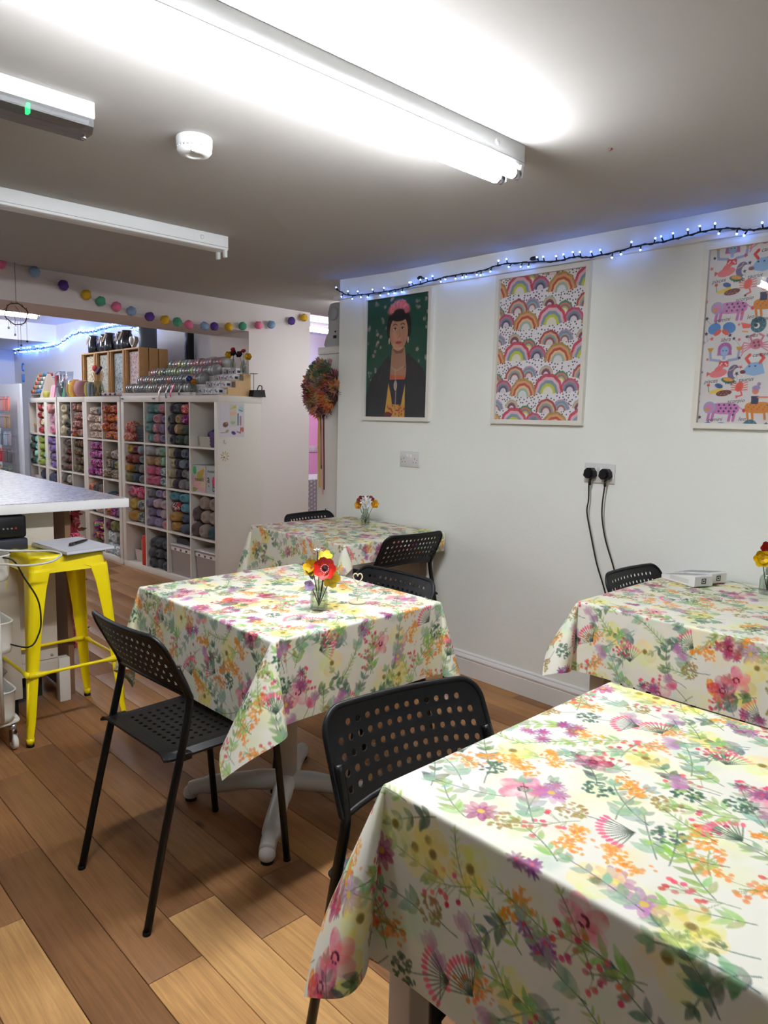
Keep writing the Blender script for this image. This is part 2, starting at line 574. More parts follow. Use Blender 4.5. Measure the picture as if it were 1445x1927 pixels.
# walls of the room
wr = struct(MB().box(2.871, 2.99, -2.5, 3.43, 0, 2.2).build('wall_right', WALLM))
struct(MB().box(-2.6, -2.5, -2.5, 11.0, 0, 2.7).build('wall_left', WALLM))
struct(MB().box(-2.6, 2.99, -2.6, -2.5, 0, 2.3).build('wall_front', WALLM))
q = MB()
ys = [-2.6, 3.0, 3.4, 3.8, 4.2, 4.6, 5.05]
def cz(y):
    t = min(max((y-3.0)/1.9, 0), 1)
    return CEIL+0.068*t*t*(3-2*t)*0.5+0.068*0.5*t
vs = []
for y in ys:
    for X in (-2.6, 4.6):
        vs.append((X, y, cz(y))); vs.append((X, y, 2.45))
fs = []
for i in range(len(ys)-1):
    a = i*4; c = a+4
    fs += [(a, c, c+2, a+2), (a+1, a+3, c+3, c+1), (a, a+1, c+1, c), (a+2, c+2, c+3, a+3)]
fs += [(0, 2, 3, 1), (len(vs)-4, len(vs)-3, len(vs)-1, len(vs)-2)]
q.add(vs, fs, 0, False)
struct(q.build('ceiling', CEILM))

# skirting board of the right wall: plain board with a moulded top
prof = [(0, 0), (-0.020, 0), (-0.020, 0.083), (-0.016, 0.086), (-0.0165, 0.090), (-0.022, 0.093), (-0.0225, 0.100), (-0.017, 0.108), (-0.012, 0.113), (-0.0115, 0.119), (-0.006, 0.1235), (0, 0.125)]
q = MB(); q.prism([(2.871+a, b) for a, b in prof], -2.5, 3.43, axis='y')
struct(q.build('baseboard_right', TRIMM))
# cable trunking high on the right wall
q = MB(); q.box(2.853, 2.871, -2.5, 3.47, 2.028, 2.052, bev=0.003)
struct(q.build('trim_1', TRIMM))

# back wall: beam over the wide shop opening, pier, turned a little from the room
BA = math.radians(3.23)
BO = (3.17, 4.93, 0)
PIERM = mat('pier_paint', (223, 214, 211), 0.8, var=0.02, vscale=3)
q = MB(); q.box(0.037, 0.668, 0, 0.53, 0, 2.5); q.box(-5.7, 0.037, 0, 0.53, 1.985, 2.5)
wb = struct(q.build('wall_back', PIERM, loc=BO, rotz=BA))
# alcove behind the end of the right wall
q = MB(); q.box(2.99, 4.6, 3.30, 3.40, 0, 2.2); q.box(4.5, 4.6, 3.40, 5.1, 0, 2.3)
struct(q.build('wall_alcove', WALLM))

# shop beyond the beam
SHOPW = mat('shop_wall_paint', (226, 226, 230), 0.8)
q = MB(); q.box(3.26, 3.36, 5.40, 11.0, 0, 2.7)
struct(q.build('wall_shop_right', SHOPW))
q = MB(); q.box(-2.6, 3.4, 5.0, 11.0, 2.36, 2.45)
struct(q.build('ceiling_shop', mat('shop_ceiling_paint', (222, 216, 220), 0.85)))
q = MB(); q.box(-2.6, 3.26, 9.2, 10.85, 2.15, 2.37)
struct(q.build('trim_2', SHOPW))
q = MB()   # far wall with a window hole
q.box(-2.6, 1.2, 10.8, 10.9, 0, 2.4); q.box(2.86, 3.3, 10.8, 10.9, 0, 2.4); q.box(1.2, 2.86, 10.8, 10.9, 0, 0.9); q.box(1.2, 2.86, 10.8, 10.9, 2.10, 2.4)
struct(q.build('wall_shop_far', SHOPW))
w = struct(MB().box(1.2, 2.86, 10.785, 10.83, 0.86, 0.90).build('window_1', TRIMM))
f = MB(); f.box(1.2, 1.27, 10.79, 10.85, 0.9, 2.1); f.box(2.79, 2.86, 10.79, 10.85, 0.9, 2.1); f.box(1.27, 2.79, 10.79, 10.85, 0.9, 0.97)
f.box(1.27, 2.79, 10.79, 10.85, 2.03, 2.1); f.box(2.0, 2.06, 10.79, 10.85, 0.97, 2.03); f.box(1.27, 2.0, 10.79, 10.85, 1.60, 1.65); f.box(2.06, 2.79, 10.79, 10.85, 1.60, 1.65)
f.build('window_frame', TRIMM, w)
for x0, x1, z0, z1 in ((1.27, 2.0, .97, 1.60), (2.06, 2.79, .97, 1.60), (1.27, 2.0, 1.65, 2.03), (2.06, 2.79, 1.65, 2.03)):
    MB().box(x0, x1, 10.815, 10.82, z0, z1).build('pane', mat('window_glass', (235, 245, 255), 0.02, trans=1.0, ior=1.05), w)

# pink room seen past the pier
PINKM = mat('pink_wall_paint', (236, 176, 214), 0.8)
q = MB(); q.box(3.4, 7.3, 7.6, 7.7, 0, 1.92, 0); q.box(3.4, 7.3, 7.6, 7.7, 1.92, 2.5, 1)
struct(q.build('wall_pink', [PINKM, SHOPW]))
q = MB(); q.box(7.2, 7.3, 4.9, 7.6, 0, 2.5); q.box(4.5, 7.3, 5.0, 5.1, 0, 2.5)
struct(q.build('wall_pink_side', PINKM))
struct(MB().box(3.36, 7.3, 5.0, 7.7, 2.40, 2.5).build('ceiling_pink', SHOPW))
# ================================================================== lamps and things on ceiling and walls
def sheet_glass(name, tint=(255, 255, 255), rough=0.02, base=0.0):
    """clear sheet: straight-through plus mirror reflection by angle"""
    if name in MATS: return MATS[name]
    m = bpy.data.materials.new(name); m.use_nodes = True
    nt = m.node_tree; nt.nodes.clear()
    out = nt.nodes.new('ShaderNodeOutputMaterial'); mx = nt.nodes.new('ShaderNodeMixShader')
    tr = nt.nodes.new('ShaderNodeBsdfTransparent'); gl = nt.nodes.new('ShaderNodeBsdfGlossy'); lw = nt.nodes.new('ShaderNodeLayerWeight')
    tr.inputs[0].default_value = L4(tint); gl.inputs['Roughness'].default_value = rough; lw.inputs['Blend'].default_value = 0.5
    pw = nt.nodes.new('ShaderNodeMath'); pw.operation = 'POWER'; pw.inputs[1].default_value = 4.0
    ad = nt.nodes.new('ShaderNodeMath'); ad.operation = 'MULTIPLY_ADD'; ad.inputs[1].default_value = 0.6; ad.inputs[2].default_value = 0.045+base
    nt.links.new(lw.outputs['Facing'], pw.inputs[0]); nt.links.new(pw.outputs[0], ad.inputs[0]); nt.links.new(ad.outputs[0], mx.inputs[0])
    nt.links.new(tr.outputs[0], mx.inputs[1]); nt.links.new(gl.outputs[0], mx.inputs[2]); nt.links.new(mx.outputs[0], out.inputs[0])
    MATS[name] = m
    return m
PICGLASS = sheet_glass('picture_glass')
VASEGLASS = sheet_glass('vase_glass', (240, 244, 240), 0.03, 0.0)
CLEARPLA = sheet_glass('clear_plastic', (240, 240, 245), 0.12, 0.05)

LAMPM = mat('lamp_white_enamel', (232, 234, 234), 0.4)
GREYP = mat('grey_plastic', (150, 150, 150), 0.5)

HW_ = 0.040
def batten(name, label, x0, x1, y, z, tubes=(), power=0.0, hold=True):
    """ceiling batten along x, its near face at y; z = ceiling"""
    t = thing(name, label, 'ceiling light', (x1, y+HW_, z))
    L = x1-x0
    b = MB(); b.box(-L, 0, -HW_, HW_, -0.062, 0.0, bev=0.003); b.build('housing', LAMPM, t)
    MB().box(-L-0.003, 0.004, -HW_-0.0005, -HW_+0.0002, -0.052, -0.050).build('seam', GREYP, t)
    MB().lathe([(0.0, -HW_-.004), (0.009, -HW_-.004), (0.009, -HW_+.0005)], 14, (-0.135, 0, -0.026), 'y').build('knockout', LAMPM, t)
    for s in (-1, 1):
        yy = s*0.030
        for xx in (-0.012, -L+0.012):
            h = MB(); h.box(xx-0.007, xx+0.007, yy-0.011, yy+0.011, -0.094, -0.058, bev=0.003)
            h.build('lamp_holder', LAMPM, t)
        if s in tubes:
            tm = mat('lit_tube_%d_%d' % (int(x1*100), int(y*100)), (255, 255, 255), 0.4, emit=(246, 250, 255), power=power)
            MB().lathe([(0.015, -L+0.045), (0.015, -0.045)], 16, (0, yy, -0.087), 'x').build('tube', tm, t)
            for a, c in ((-0.045, -0.02), (-L+0.02, -L+0.045)):
                MB().lathe([(0.0153, a), (0.0153, c)], 16, (0, yy, -0.087), 'x').build('tube_cap', CHROME, t)
    return t

batten('fluorescent_light', 'lit twin-tube fluorescent batten on the ceiling above the tables', 0.34, 1.841, 1.358, CEIL, (-1, 1), TUBE_POWER)
batten('fluorescent_light', 'unlit fluorescent batten without tubes, nearest the beam', 0.336, 1.836, 2.991, CEIL)
batten('fluorescent_light', 'lit fluorescent batten in the shop behind the hanging ring', 1.1, 2.66, 7.9, 2.36, (-1,), SHOP_POWER)
batten('fluorescent_light', 'lit fluorescent batten in the shop beyond the beam, farther left', -1.2, 0.3, 6.4, 2.36, (-1, 1), SHOP_POWER*0.5)
batten('fluorescent_light', 'lit fluorescent batten over the pink room past the pier', 4.0, 5.5, 6.6, 2.40, (-1, 1), PINK_POWER)
batten('fluorescent_light', 'unseen fluorescent batten added in the alcove to brighten the pier', 3.5, 4.4, 4.1, cz(4.1), (-1, 1), ALC_FILL_POWER)  # added out of view to lift the brightness of the pier

batten('fluorescent_light', 'unseen twin-tube batten added behind the camera as fill light', 0.34, 1.841, -0.275, CEIL, (-1, 1), REAR_FILL_POWER)  # added out of view to brighten the near table and right wall
t = thing('emergency_light', 'white emergency light with clear ribbed cover and green indicator', 'emergency light', (0.832, 2.012, CEIL))
MB().box(-0.40, 0.0, 0.0, 0.10, -0.042, 0.0, bev=0.004).build('base', LAMPM, t)
c = MB(); c.prism([(0.004, -0.042), (0.096, -0.042), (0.094, -0.062), (0.082, -0.078), (0.018, -0.078), (0.006, -0.062)], -0.397, -0.003, axis='x')
c.build('cover', sheet_glass('ribbed_cover', (190, 192, 196), 0.2, 0.12), t)
MB().box(-0.39, -0.01, 0.02, 0.08, -0.052, -0.043).build('reflector', mat('dull_grey', (128, 128, 130), 0.5), t)
MB().box(-0.167, -0.160, 0.012, 0.03, -0.070, -0.046).build('indicator', mat('green_led', (20, 220, 110), 0.4, emit=(30, 255, 130), power=2.2), t)
for xx in (-0.012, -0.388):
    MB().lathe([(0.0, -0.083), (0.007, -0.083), (0.007, -0.076)], 10, (xx, 0.05, 0.0)).build('screw', CHROME, t)

t = thing('smoke_detector', 'round white smoke detector on the ceiling', 'smoke detector', (1.137, 2.04, CEIL))
MB().lathe([(0.051, 0.0), (0.053, -0.004), (0.052, -0.028), (0.049, -0.029)], 36).build('base', LAMPM, t)
MB().lathe([(0.047, -0.028), (0.047, -0.034)], 36).build('vent_ring', mat('vent_grey', (150, 150, 152), 0.6), t)
for k in range(24):
    a = 2*math.pi*k/24
    p = MB(); p.M = Matrix.Rotation(a, 4, 'Z'); p.box(0.044, 0.0505, -0.0016, 0.0016, -0.035, -0.027); p.build('vent_rib', LAMPM, t)
MB().lathe([(0.051, -0.034), (0.051, -0.038), (0.044, -0.047), (0.036, -0.049), (0.034, -0.050), (0.020, -0.051), (0.019, -0.049), (0.012, -0.0495), (0.0, -0.0495)], 36).build('cover', LAMPM, t)
MB().box(-0.028, -0.016, -0.034, -0.028, -0.051, -0.046).build('slot', GREYP, t)

# little rough spots left on the ceiling paint
MB().sphere((0, 0, 0), 0.006, 8, 6, sc=(1, 1.3, 0.6)).build('paint_chip', mat('chip_brown', (120, 88, 76), 0.8), loc=(2.03, 1.19, CEIL-0.0025))
tag(bpy.data.objects['paint_chip'], 'small brown chip on the ceiling right of the lit lamp', 'chip')

# ------------------------------------------------------------------ fairy lights
LEDM = mat('cold_white_led', (200, 220, 255), 0.3, emit=(96, 146, 255), power=LED_POWER)
WIREM = mat('dark_green_wire', (12, 16, 14), 0.5)
led_me = MB().sphere((0, 0, 0), 0.0034, 8, 6).mesh('bulb'); led_me.materials.append(LEDM)

def fairy(name, label, pts, n, stem, seed, axis_out, joined=False):
    t = thing(name, label, 'string lights', pts[0])
    o = Vector(pts[0]); P = [Vector(p)-o for p in smooth_path(pts, 8)]
    w = MB(); w.tube(P, 0.0028, 6); w.tube([p+Vector((0.002, 0, 0.004*math.sin(i*1.3))) for i, p in enumerate(P)], 0.0022, 5)
    w.build('wire', WIREM, t)
    r = random.Random(seed)
    seg = np.array([(P[i+1]-P[i]).length for i in range(len(P)-1)]); cum = np.concatenate([[0], np.cumsum(seg)])
    st = MB(); bulbs = MB()
    up = 1
    for k in range(n):
        s = (k+0.5+r.uniform(-.25, .25))/n*cum[-1]
        i = min(int(np.searchsorted(cum, s))-1, len(P)-2); i = max(i, 0)
        p = P[i].lerp(P[i+1], (s-cum[i])/max(seg[i], 1e-6))
        if r.random() < 0.35: up = -up
        d = Vector((axis_out*r.uniform(0.1, 0.6), r.uniform(-.5, .5), up*r.uniform(.6, 1.0))).normalized()
        q = p+d*stem
        st.tube([p, q], 0.0030, 6)
        if joined: bulbs.sphere(tuple(q), 0.007, 6, 4)
        else: link('bulb', led_me, t, tuple(q+d*0.003))
    st.build('bulb_stem', WIREM, t)['kind'] = 'stuff'
    if joined: bulbs.build('bulbs', LEDM, t)['kind'] = 'stuff'
    return t

pts = [(3.43, 2.088), (3.398, 2.074), (3.306, 2.04), (3.122, 2.029), (2.97, 2.028), (2.866, 2.03), (2.708, 2.04), (2.524, 2.053), (2.335, 2.052), (2.207, 2.066), (2.039, 2.055), (1.896, 2.04), (1.803, 2.046), (1.737, 2.034), (1.613, 2.038), (1.508, 2.048), (1.418, 2.047), (1.322, 2.054), (1.24, 2.061), (1.152, 2.056), (1.085, 2.039), (1.021, 2.036), (0.85, 2.05), (0.6, 2.06)]
fairy('fairy_lights', 'string of cold white fairy lights along the top of the right wall', [(2.838, y, z) for y, z in pts], 62, 0.019, 5, -1)
pts = [(11.0-0.25, 2.13), (10.2, 2.12), (9.37, 2.105), (9.017, 2.13), (8.521, 2.21), (8.066, 2.196), (7.645, 2.21), (7.256, 2.203), (6.918, 2.172), (6.5, 2.2)]
fairy('fairy_lights', 'thick tangle of fairy lights along the shop wall above the crates', [(3.235, y, z) for y, z in pts], 130, 0.028, 8, -1, True)
fairy('fairy_lights', 'short run of fairy lights on the pink room wall', [(x, 7.57, 1.97+0.02*math.sin(x*9)) for x in (5.2, 5.5, 5.8, 6.0, 6.2, 6.5)], 26, 0.02, 9, 0, True)
for k in range(2):
    c = MB(); c.sphere((0, 0, 0), 0.012, 10, 8, sc=(.8, 1.6, .8)); c.tube([(0.012, -0.01, 0), (0.02, -0.012, 0.0)], 0.004)
    tag(c.build('cable_clip', WIREM, loc=((2.836, 2.735, 2.069), (2.836, 2.02, 2.068))[k]), ('dark clip holding fairy lights above the portrait poster', 'dark clip holding fairy lights above the rainbow poster')[k], 'clip')

# ------------------------------------------------------------------ pompom garland on the beam
rs = np.random.RandomState(5)
def pom_mesh():
    q = MB(); q.sphere((0, 0, 0), 1.0, 18, 12)
    q.v = [tuple(np.array(p)*rs.uniform(.86, 1.08)) for p in q.v]
    me = q.mesh('pompom'); me.materials.append(mat_objcol('wool_pompom', 0.95, 'plain')); return me
pm = pom_mesh()
pom = [(1.391, 4.8, 2.184, 'p'), (1.585, 4.811, 2.169, 'b'), (1.758, 4.82, 2.115, 'v'), (1.903, 4.829, 2.077, 'y'), (1.998, 4.834, 2.049, 'g'), (2.107, 4.84, 2.029, 'p'), (2.212, 4.846, 2.011, 'b'), (2.345, 4.853, 1.991, 'v'), (2.462, 4.86, 1.983, 'y'), (2.559, 4.865, 1.98, 'g'), (2.653, 4.871, 1.971, 'p'), (2.782, 4.878, 1.974, 'b'), (2.868, 4.883, 1.98, 'v'), (2.995, 4.89, 1.993, 'y'), (3.122, 4.897, 2.011, 'g'), (3.273, 4.906, 2.035, 'p'), (3.398, 4.913, 2.053, 'b'), (3.604, 4.924, 2.105, 'v'), (3.733, 4.932, 2.146, 'y')]
pc = {'p': (232, 122, 160), 'b': (140, 168, 200), 'v': (92, 62, 140), 'y': (212, 166, 44), 'g': (84, 164, 134)}
t = thing('pompom_garland', 'garland of pastel wool pompoms strung along the beam', 'garland', (1.3, 4.79, 2.18))
o = Vector((1.3, 4.79, 2.18))
MB().tube([tuple(Vector(p[:3])-o) for p in pom], 0.0012, 5).build('string', mat('pale_string', (214, 206, 200), 0.8), t)
for x, y, z, c in pom:
    b = link('pompom', pm, t, tuple(Vector((x, y-0.012, z))-o)); b.scale = (0.032,)*3; b.color = L4(pc[c]); b.rotation_euler = (x*7, y*5, z*9)

# ------------------------------------------------------------------ wire ring mobile hanging by the beam
RUST = mat('rusty_wire', (86, 66, 62), 0.5, metal=0.4)
t = thing('ring_mobile', 'twig ring mobile with hanging charms below the beam', 'mobile', (1.455, 4.745, 2.195))
m = MB()
m.tube([(0, 0, 0), (0, 0, -0.235)], 0.0014, 5)
m.build('cord', RUST, t)
rg = MB(); R = 0.062
rg.tube([(R*math.cos(a)+0.004*math.sin(5*a), 0.003*math.cos(7*a), -0.235-R+R*math.sin(a)) for a in np.linspace(0, 2*math.pi, 36, endpoint=False)], 0.0034, 6, closed=True)
for k in range(14):
    a = 2*math.pi*k/14
    rg.tube([(R*math.cos(a), 0, -0.235-R+R*math.sin(a)), ((R+.01)*math.cos(a+.2), 0.006*(-1)**k, -0.235-R+(R+.01)*math.sin(a+.2))], 0.0018, 4)
rg.build('ring', RUST, t)
tr = MB(); tr.tube([(-0.006, 0, -0.25), (0.02, 0, -0.285), (-0.012, 0, -0.31), (-0.006, 0, -0.35)], 0.0016, 5); tr.tube([(0.0, 0, -0.30), (0.02, 0, -0.325), (0.03, 0, -0.28)], 0.0014, 5); tr.build('tree_charm', RUST, t)
for k, (dx, ln) in enumerate(((-0.046, 0.06), (-0.012, 0.075), (0.004, 0.165), (0.02, 0.135), (0.055, 0.13))):
    h = MB(); z0 = -0.235-2*R+0.02 if abs(dx) < .03 else -0.235-R-0.02
    h.tube([(dx, 0, z0), (dx, 0, z0-ln)], 0.0011, 4); h.sphere((dx, 0, z0-ln-0.006), 0.007, 8, 6)
    h.build('charm', CHROME if k < 2 else RUST, t)

# ------------------------------------------------------------------ wall frame: local x right, y up, z out of the right wall
def wall_mx(y, z, x=2.871):
    return Matrix(((0, 0, -1, x), (-1, 0, 0, y), (0, 1, 0, z), (0, 0, 0, 1)))
FRAMEM = mat('white_frame_wood', (226, 223, 214), 0.5)

def picture(label, y0, y1, z0, z1, canvas, tilt=0.0, k=1.0):
    w, h = y1-y0, z1-z0
    t = thing('framed_poster', label, 'picture')
    t.matrix_world = wall_mx((y0+y1)/2, (z0+z1)/2) @ Matrix.Rotation(tilt, 4, 'X')
    b = 0.021
    for x0, x1, v0, v1 in ((-w/2, w/2, h/2-b, h/2), (-w/2, w/2, -h/2, -h/2+b)):
        q = MB(); q.prism([(x0, v0 if v0 < 0 else v1), (x1, v0 if v0 < 0 else v1), (x1-b, v1 if v0 < 0 else v0), (x0+b, v1 if v0 < 0 else v0)], 0.0, 0.022); q.build('frame_rail', FRAMEM, t)
    for s in (-1, 1):
        q = MB(); q.prism([(s*w/2, -h/2), (s*w/2, h/2), (s*(w/2-b), h/2-b), (s*(w/2-b), -h/2+b)], 0.0, 0.022); q.build('frame_rail', FRAMEM, t)
    MB().box(-w/2+b, w/2-b, -h/2+b, h/2-b, 0.002, 0.006).build('backing', FRAMEM, t)
    s = print_sheet('print', canvas, w-2*b, h-2*b, t, Matrix.Translation((0, 0, 0.0085)), mat_attr('poster_print', 0.6), k=k)
    MB().add([(-w/2+b, -h/2+b, 0.013), (w/2-b, -h/2+b, 0.013), (w/2-b, h/2-b, 0.013), (-w/2+b, h/2-b, 0.013)], [(0, 1, 2, 3)]).build('glass', PICGLASS, t)
    return t, w-2*b, h-2*b

# --- rainbow poster
def rainbow_canvas(w, h):
    c = Canvas(w, h, 0.0017, (232, 228, 232))
    r = random.Random(4)
    pts = []
    for k in range(2600):
        x, y = r.uniform(0, w), r.uniform(0, h)
        if all((x-a)**2+(y-b)**2 > 0.0105**2 for a, b in pts[-900:]): pts.append((x, y))
    pal = {'big': [(196, 58, 78), (222, 196, 208), (116, 148, 166), (206, 208, 60), (232, 228, 232)],
           'gold': [(166, 134, 66), (224, 158, 118), (176, 74, 62), (238, 208, 158), (148, 184, 180), (232, 228, 232)],
           'teal': [(176, 142, 176), (112, 148, 168), (150, 178, 186), (164, 92, 86), (232, 228, 232)],
           'purple': [(190, 66, 92), (174, 132, 164), (104, 138, 140), (92, 66, 106), (232, 228, 232)],
           'green': [(64, 128, 90), (226, 124, 100), (120, 120, 160), (206, 196, 70), (232, 228, 232)],
           'rust': [(158, 58, 62), (226, 184, 140), (120, 158, 180), (156, 84, 76), (232, 228, 232)],
           'sage': [(158, 176, 146), (222, 178, 158), (124, 70, 80), (100, 66, 100), (232, 228, 232)]}
    # one repeat of the pattern: x, y, radius, kind
    rep = [(.0, .0, .066, 'gold'), (.14, .012, .070, 'big'), (.255, .02, .045, 'purple'), (.03, .085, .040, 'teal'), (.125, .092, .034, 'sage'),
           (.205, .058, .040, 'green'), (.32, .075, .050, 'rust')]
    def arch(x, y, R, kind):
        p = pal[kind]; n = len(p)
        c.ell(x, y+R*.0, R*1.02, R*1.12, 0, (0, 0, 0), 0.0)
        for i, col in enumerate(p):
            rr = R*(1-i*0.82/n)
            q = c.local(x-rr, x+rr, y-R*.1, y+rr*1.2)
            if q is None: continue
            I, J, X, Y = q
            wob = 1+0.02*np.sin(np.arctan2(Y-y, X-x)*11+R*400)
            d = np.hypot((X-x), (Y-y)/1.12)/(rr*wob)
            m = ((1-d)*rr/c.res+.5); m[Y < y-0.004*np.cos((X-x)/R*3)] = 0
            c.blend(I, J, m, col, 0.96, 0.12)
    # rows from top so lower rainbows overlap
    for a, b in pts: c.ell(a, b, .0034, .0030, 0, (32, 32, 52), 1.0)
    items = []
    for j in range(-1, 6):
        for i in range(-1, 3):
            for (x, y, R, k) in rep:
                items.append((x+i*.37+(j % 2)*.185-.03, y*1.05+j*.155-.045, R*1.14, k))
    items.sort(key=lambda s: -s[1])
    for it in items: arch(*it)
    return c
w_, h_ = 0.508-0.042, 0.705-0.042
t, _, _ = picture('white framed poster of painted rainbows over black dots', 1.732, 2.240, 1.317, 2.022, rainbow_canvas(w_, h_))

# --- portrait poster (a plain unnamed sitter)
def portrait_canvas(w, h):
    c = Canvas(w, h, 0.0017, (22, 74, 58))
    r = random.Random(2)
    for k in range(46):
        x, y = r.uniform(0, w), r.uniform(h*.3, h)
        if abs(x-w*.53) < .1 and y < h*.93: continue
        c.stroke([(x, y), (x+r.uniform(-.02, .02), y-.03)], .0016, (60, 100, 62), .8)
        for q in range(r.choice((1, 2, 3))):
            c.flower(x+r.uniform(-.014, .014), y+r.uniform(-.014, .014), r.uniform(.009, .014), 5, (190, 158, 160), (150, 110, 80), .85)
    cx = w*.53; fy = h*.715
    c.poly([(0, 0), (0, h*.16), (w*.06, h*.30), (w*.22, h*.42), (cx-.075, h*.52), (cx-.02, h*.40), (cx-.05, 0)], (34, 27, 30), wash=.2)
    c.poly([(w, 0), (w, h*.30), (w*.92, h*.40), (cx+.075, h*.53), (cx+.03, h*.42), (cx+.035, 0)], (34, 27, 29), wash=.2)
    # hair, neck, face
    c.ell(cx, fy+.02, .096, .115, 0, (24, 17, 17))
    c.poly([(cx-.050, h*.58), (cx+.052, h*.58), (cx+.066, h*.40), (cx-.060, h*.40)], (168, 122, 96))
    c.poly([(cx-.046, h*.57), (cx+.048, h*.57), (cx+.03, h*.53), (cx-.02, h*.53)], (128, 88, 68))
    c.ell(cx, fy-.008, .071, .098, 0, (206, 152, 122), wash=.12)
    c.ell(cx+.034, fy-.02, .036, .074, 0, (176, 122, 96), .55, soft=.8)
    for sg in (-1, 1): c.ell(cx+sg*.036, fy-.036, .022, .018, 0, (206, 122, 104), .5, soft=.9)
    c.ell(cx, fy+.088, .074, .036, 0, (24, 17, 17))
    for sg in (-1, 1):
        c.ell(cx+sg*.028, fy+.014, .0145, .0068, 0, (226, 212, 200)); c.ell(cx+sg*.028, fy+.014, .0066, .0066, 0, (34, 22, 18))
        c.stroke([(cx+sg*.046, fy+.033), (cx+sg*.030, fy+.040), (cx+sg*.014, fy+.034)], .0042, (46, 30, 24))
        c.stroke([(cx+sg*.044, fy+.014), (cx+sg*.028, fy+.0215), (cx+sg*.014, fy+.013)], .0024, (38, 24, 20))
        c.ell(cx+sg*.074, fy-.05, .006, .018, 0, (206, 186, 150))
    c.stroke([(cx+.006, fy+.008), (cx+.011, fy-.028), (cx-.006, fy-.036)], .0034, (150, 100, 80))
    c.ell(cx, fy-.062, .025, .0085, 0, (178, 70, 66)); c.stroke([(cx-.024, fy-.061), (cx+.024, fy-.061)], .002, (120, 42, 42))
    # flowers in the hair
    for k in range(11):
        c.flower(cx-.066+k*.0132, fy+.112+.034*math.sin(k/10*math.pi), .027, 6, (232, 138, 136) if k % 2 else (214, 104, 110), (180, 78, 86), .97, k)
    for k in range(6):
        c.stroke([(w*.62+k*.026, h*.03), (w*.74+k*.022, h*.2), (w*.64+k*.03, h*.42)], .005, (52, 43, 50), .7)
        c.stroke([(w*.04+k*.02, h*.03), (w*.09+k*.018, h*.2), (w*.26, h*.36+k*.012)], .004, (54, 47, 58), .7)
    # blouse, necklace
    c.poly([(cx-.062, h*.33), (cx+.062, h*.33), (cx+.066, h*.41), (cx-.060, h*.41)], (172, 126, 100))
    c.poly([(cx-.064, h*.30), (cx+.056, h*.30), (cx+.056, h*.345), (cx-.060, h*.355)], (198, 92, 54))
    c.poly([(cx-.064, 0), (cx+.058, 0), (cx+.058, h*.315), (cx-.064, h*.315)], (26, 28, 50))
    c.poly([(cx-.100, 0), (cx-.03, 0), (cx-.046, h*.16), (cx-.072, h*.29)], (212, 164, 62)); c.poly([(cx+.018, 0), (cx+.062, 0), (cx+.060, h*.28), (cx+.034, h*.12)], (212, 164, 62))
    c.poly([(cx-.088, 0), (cx+.060, 0), (cx+.060, h*.10), (cx-.082, h*.11)], (210, 148, 56))
    for k in range(30):
        c.ell(cx+r.uniform(-.08, .056), r.uniform(.005, h*.10), .007, .0045, r.uniform(0, 3), (158, 62, 42))
    c.ell(cx-.074, .012, .034, .016, 0, (108, 28, 32))
    for k in range(26):
        a = k/25; c.ell(cx-.022+.01*math.sin(a*3), h*(.40-a*.40), .0048, .005, 0, (178, 150, 118))
    c.stroke([(cx-.052, h*.42), (cx-.014, h*.385), (cx+.05, h*.425)], .0045, (186, 160, 128)); c.stroke([(cx-.048, h*.44), (cx-.008, h*.415), (cx+.046, h*.445)], .003, (150, 124, 96))
    c.ell(cx-.016, h*.265, .014, .028, 0, (182, 168, 148))
    return c
t, _, _ = picture('white framed poster of a woman in a dark shawl, flowers in hair', 2.660, 3.190, 1.318, 2.018, portrait_canvas(.53-.042, .70-.042))

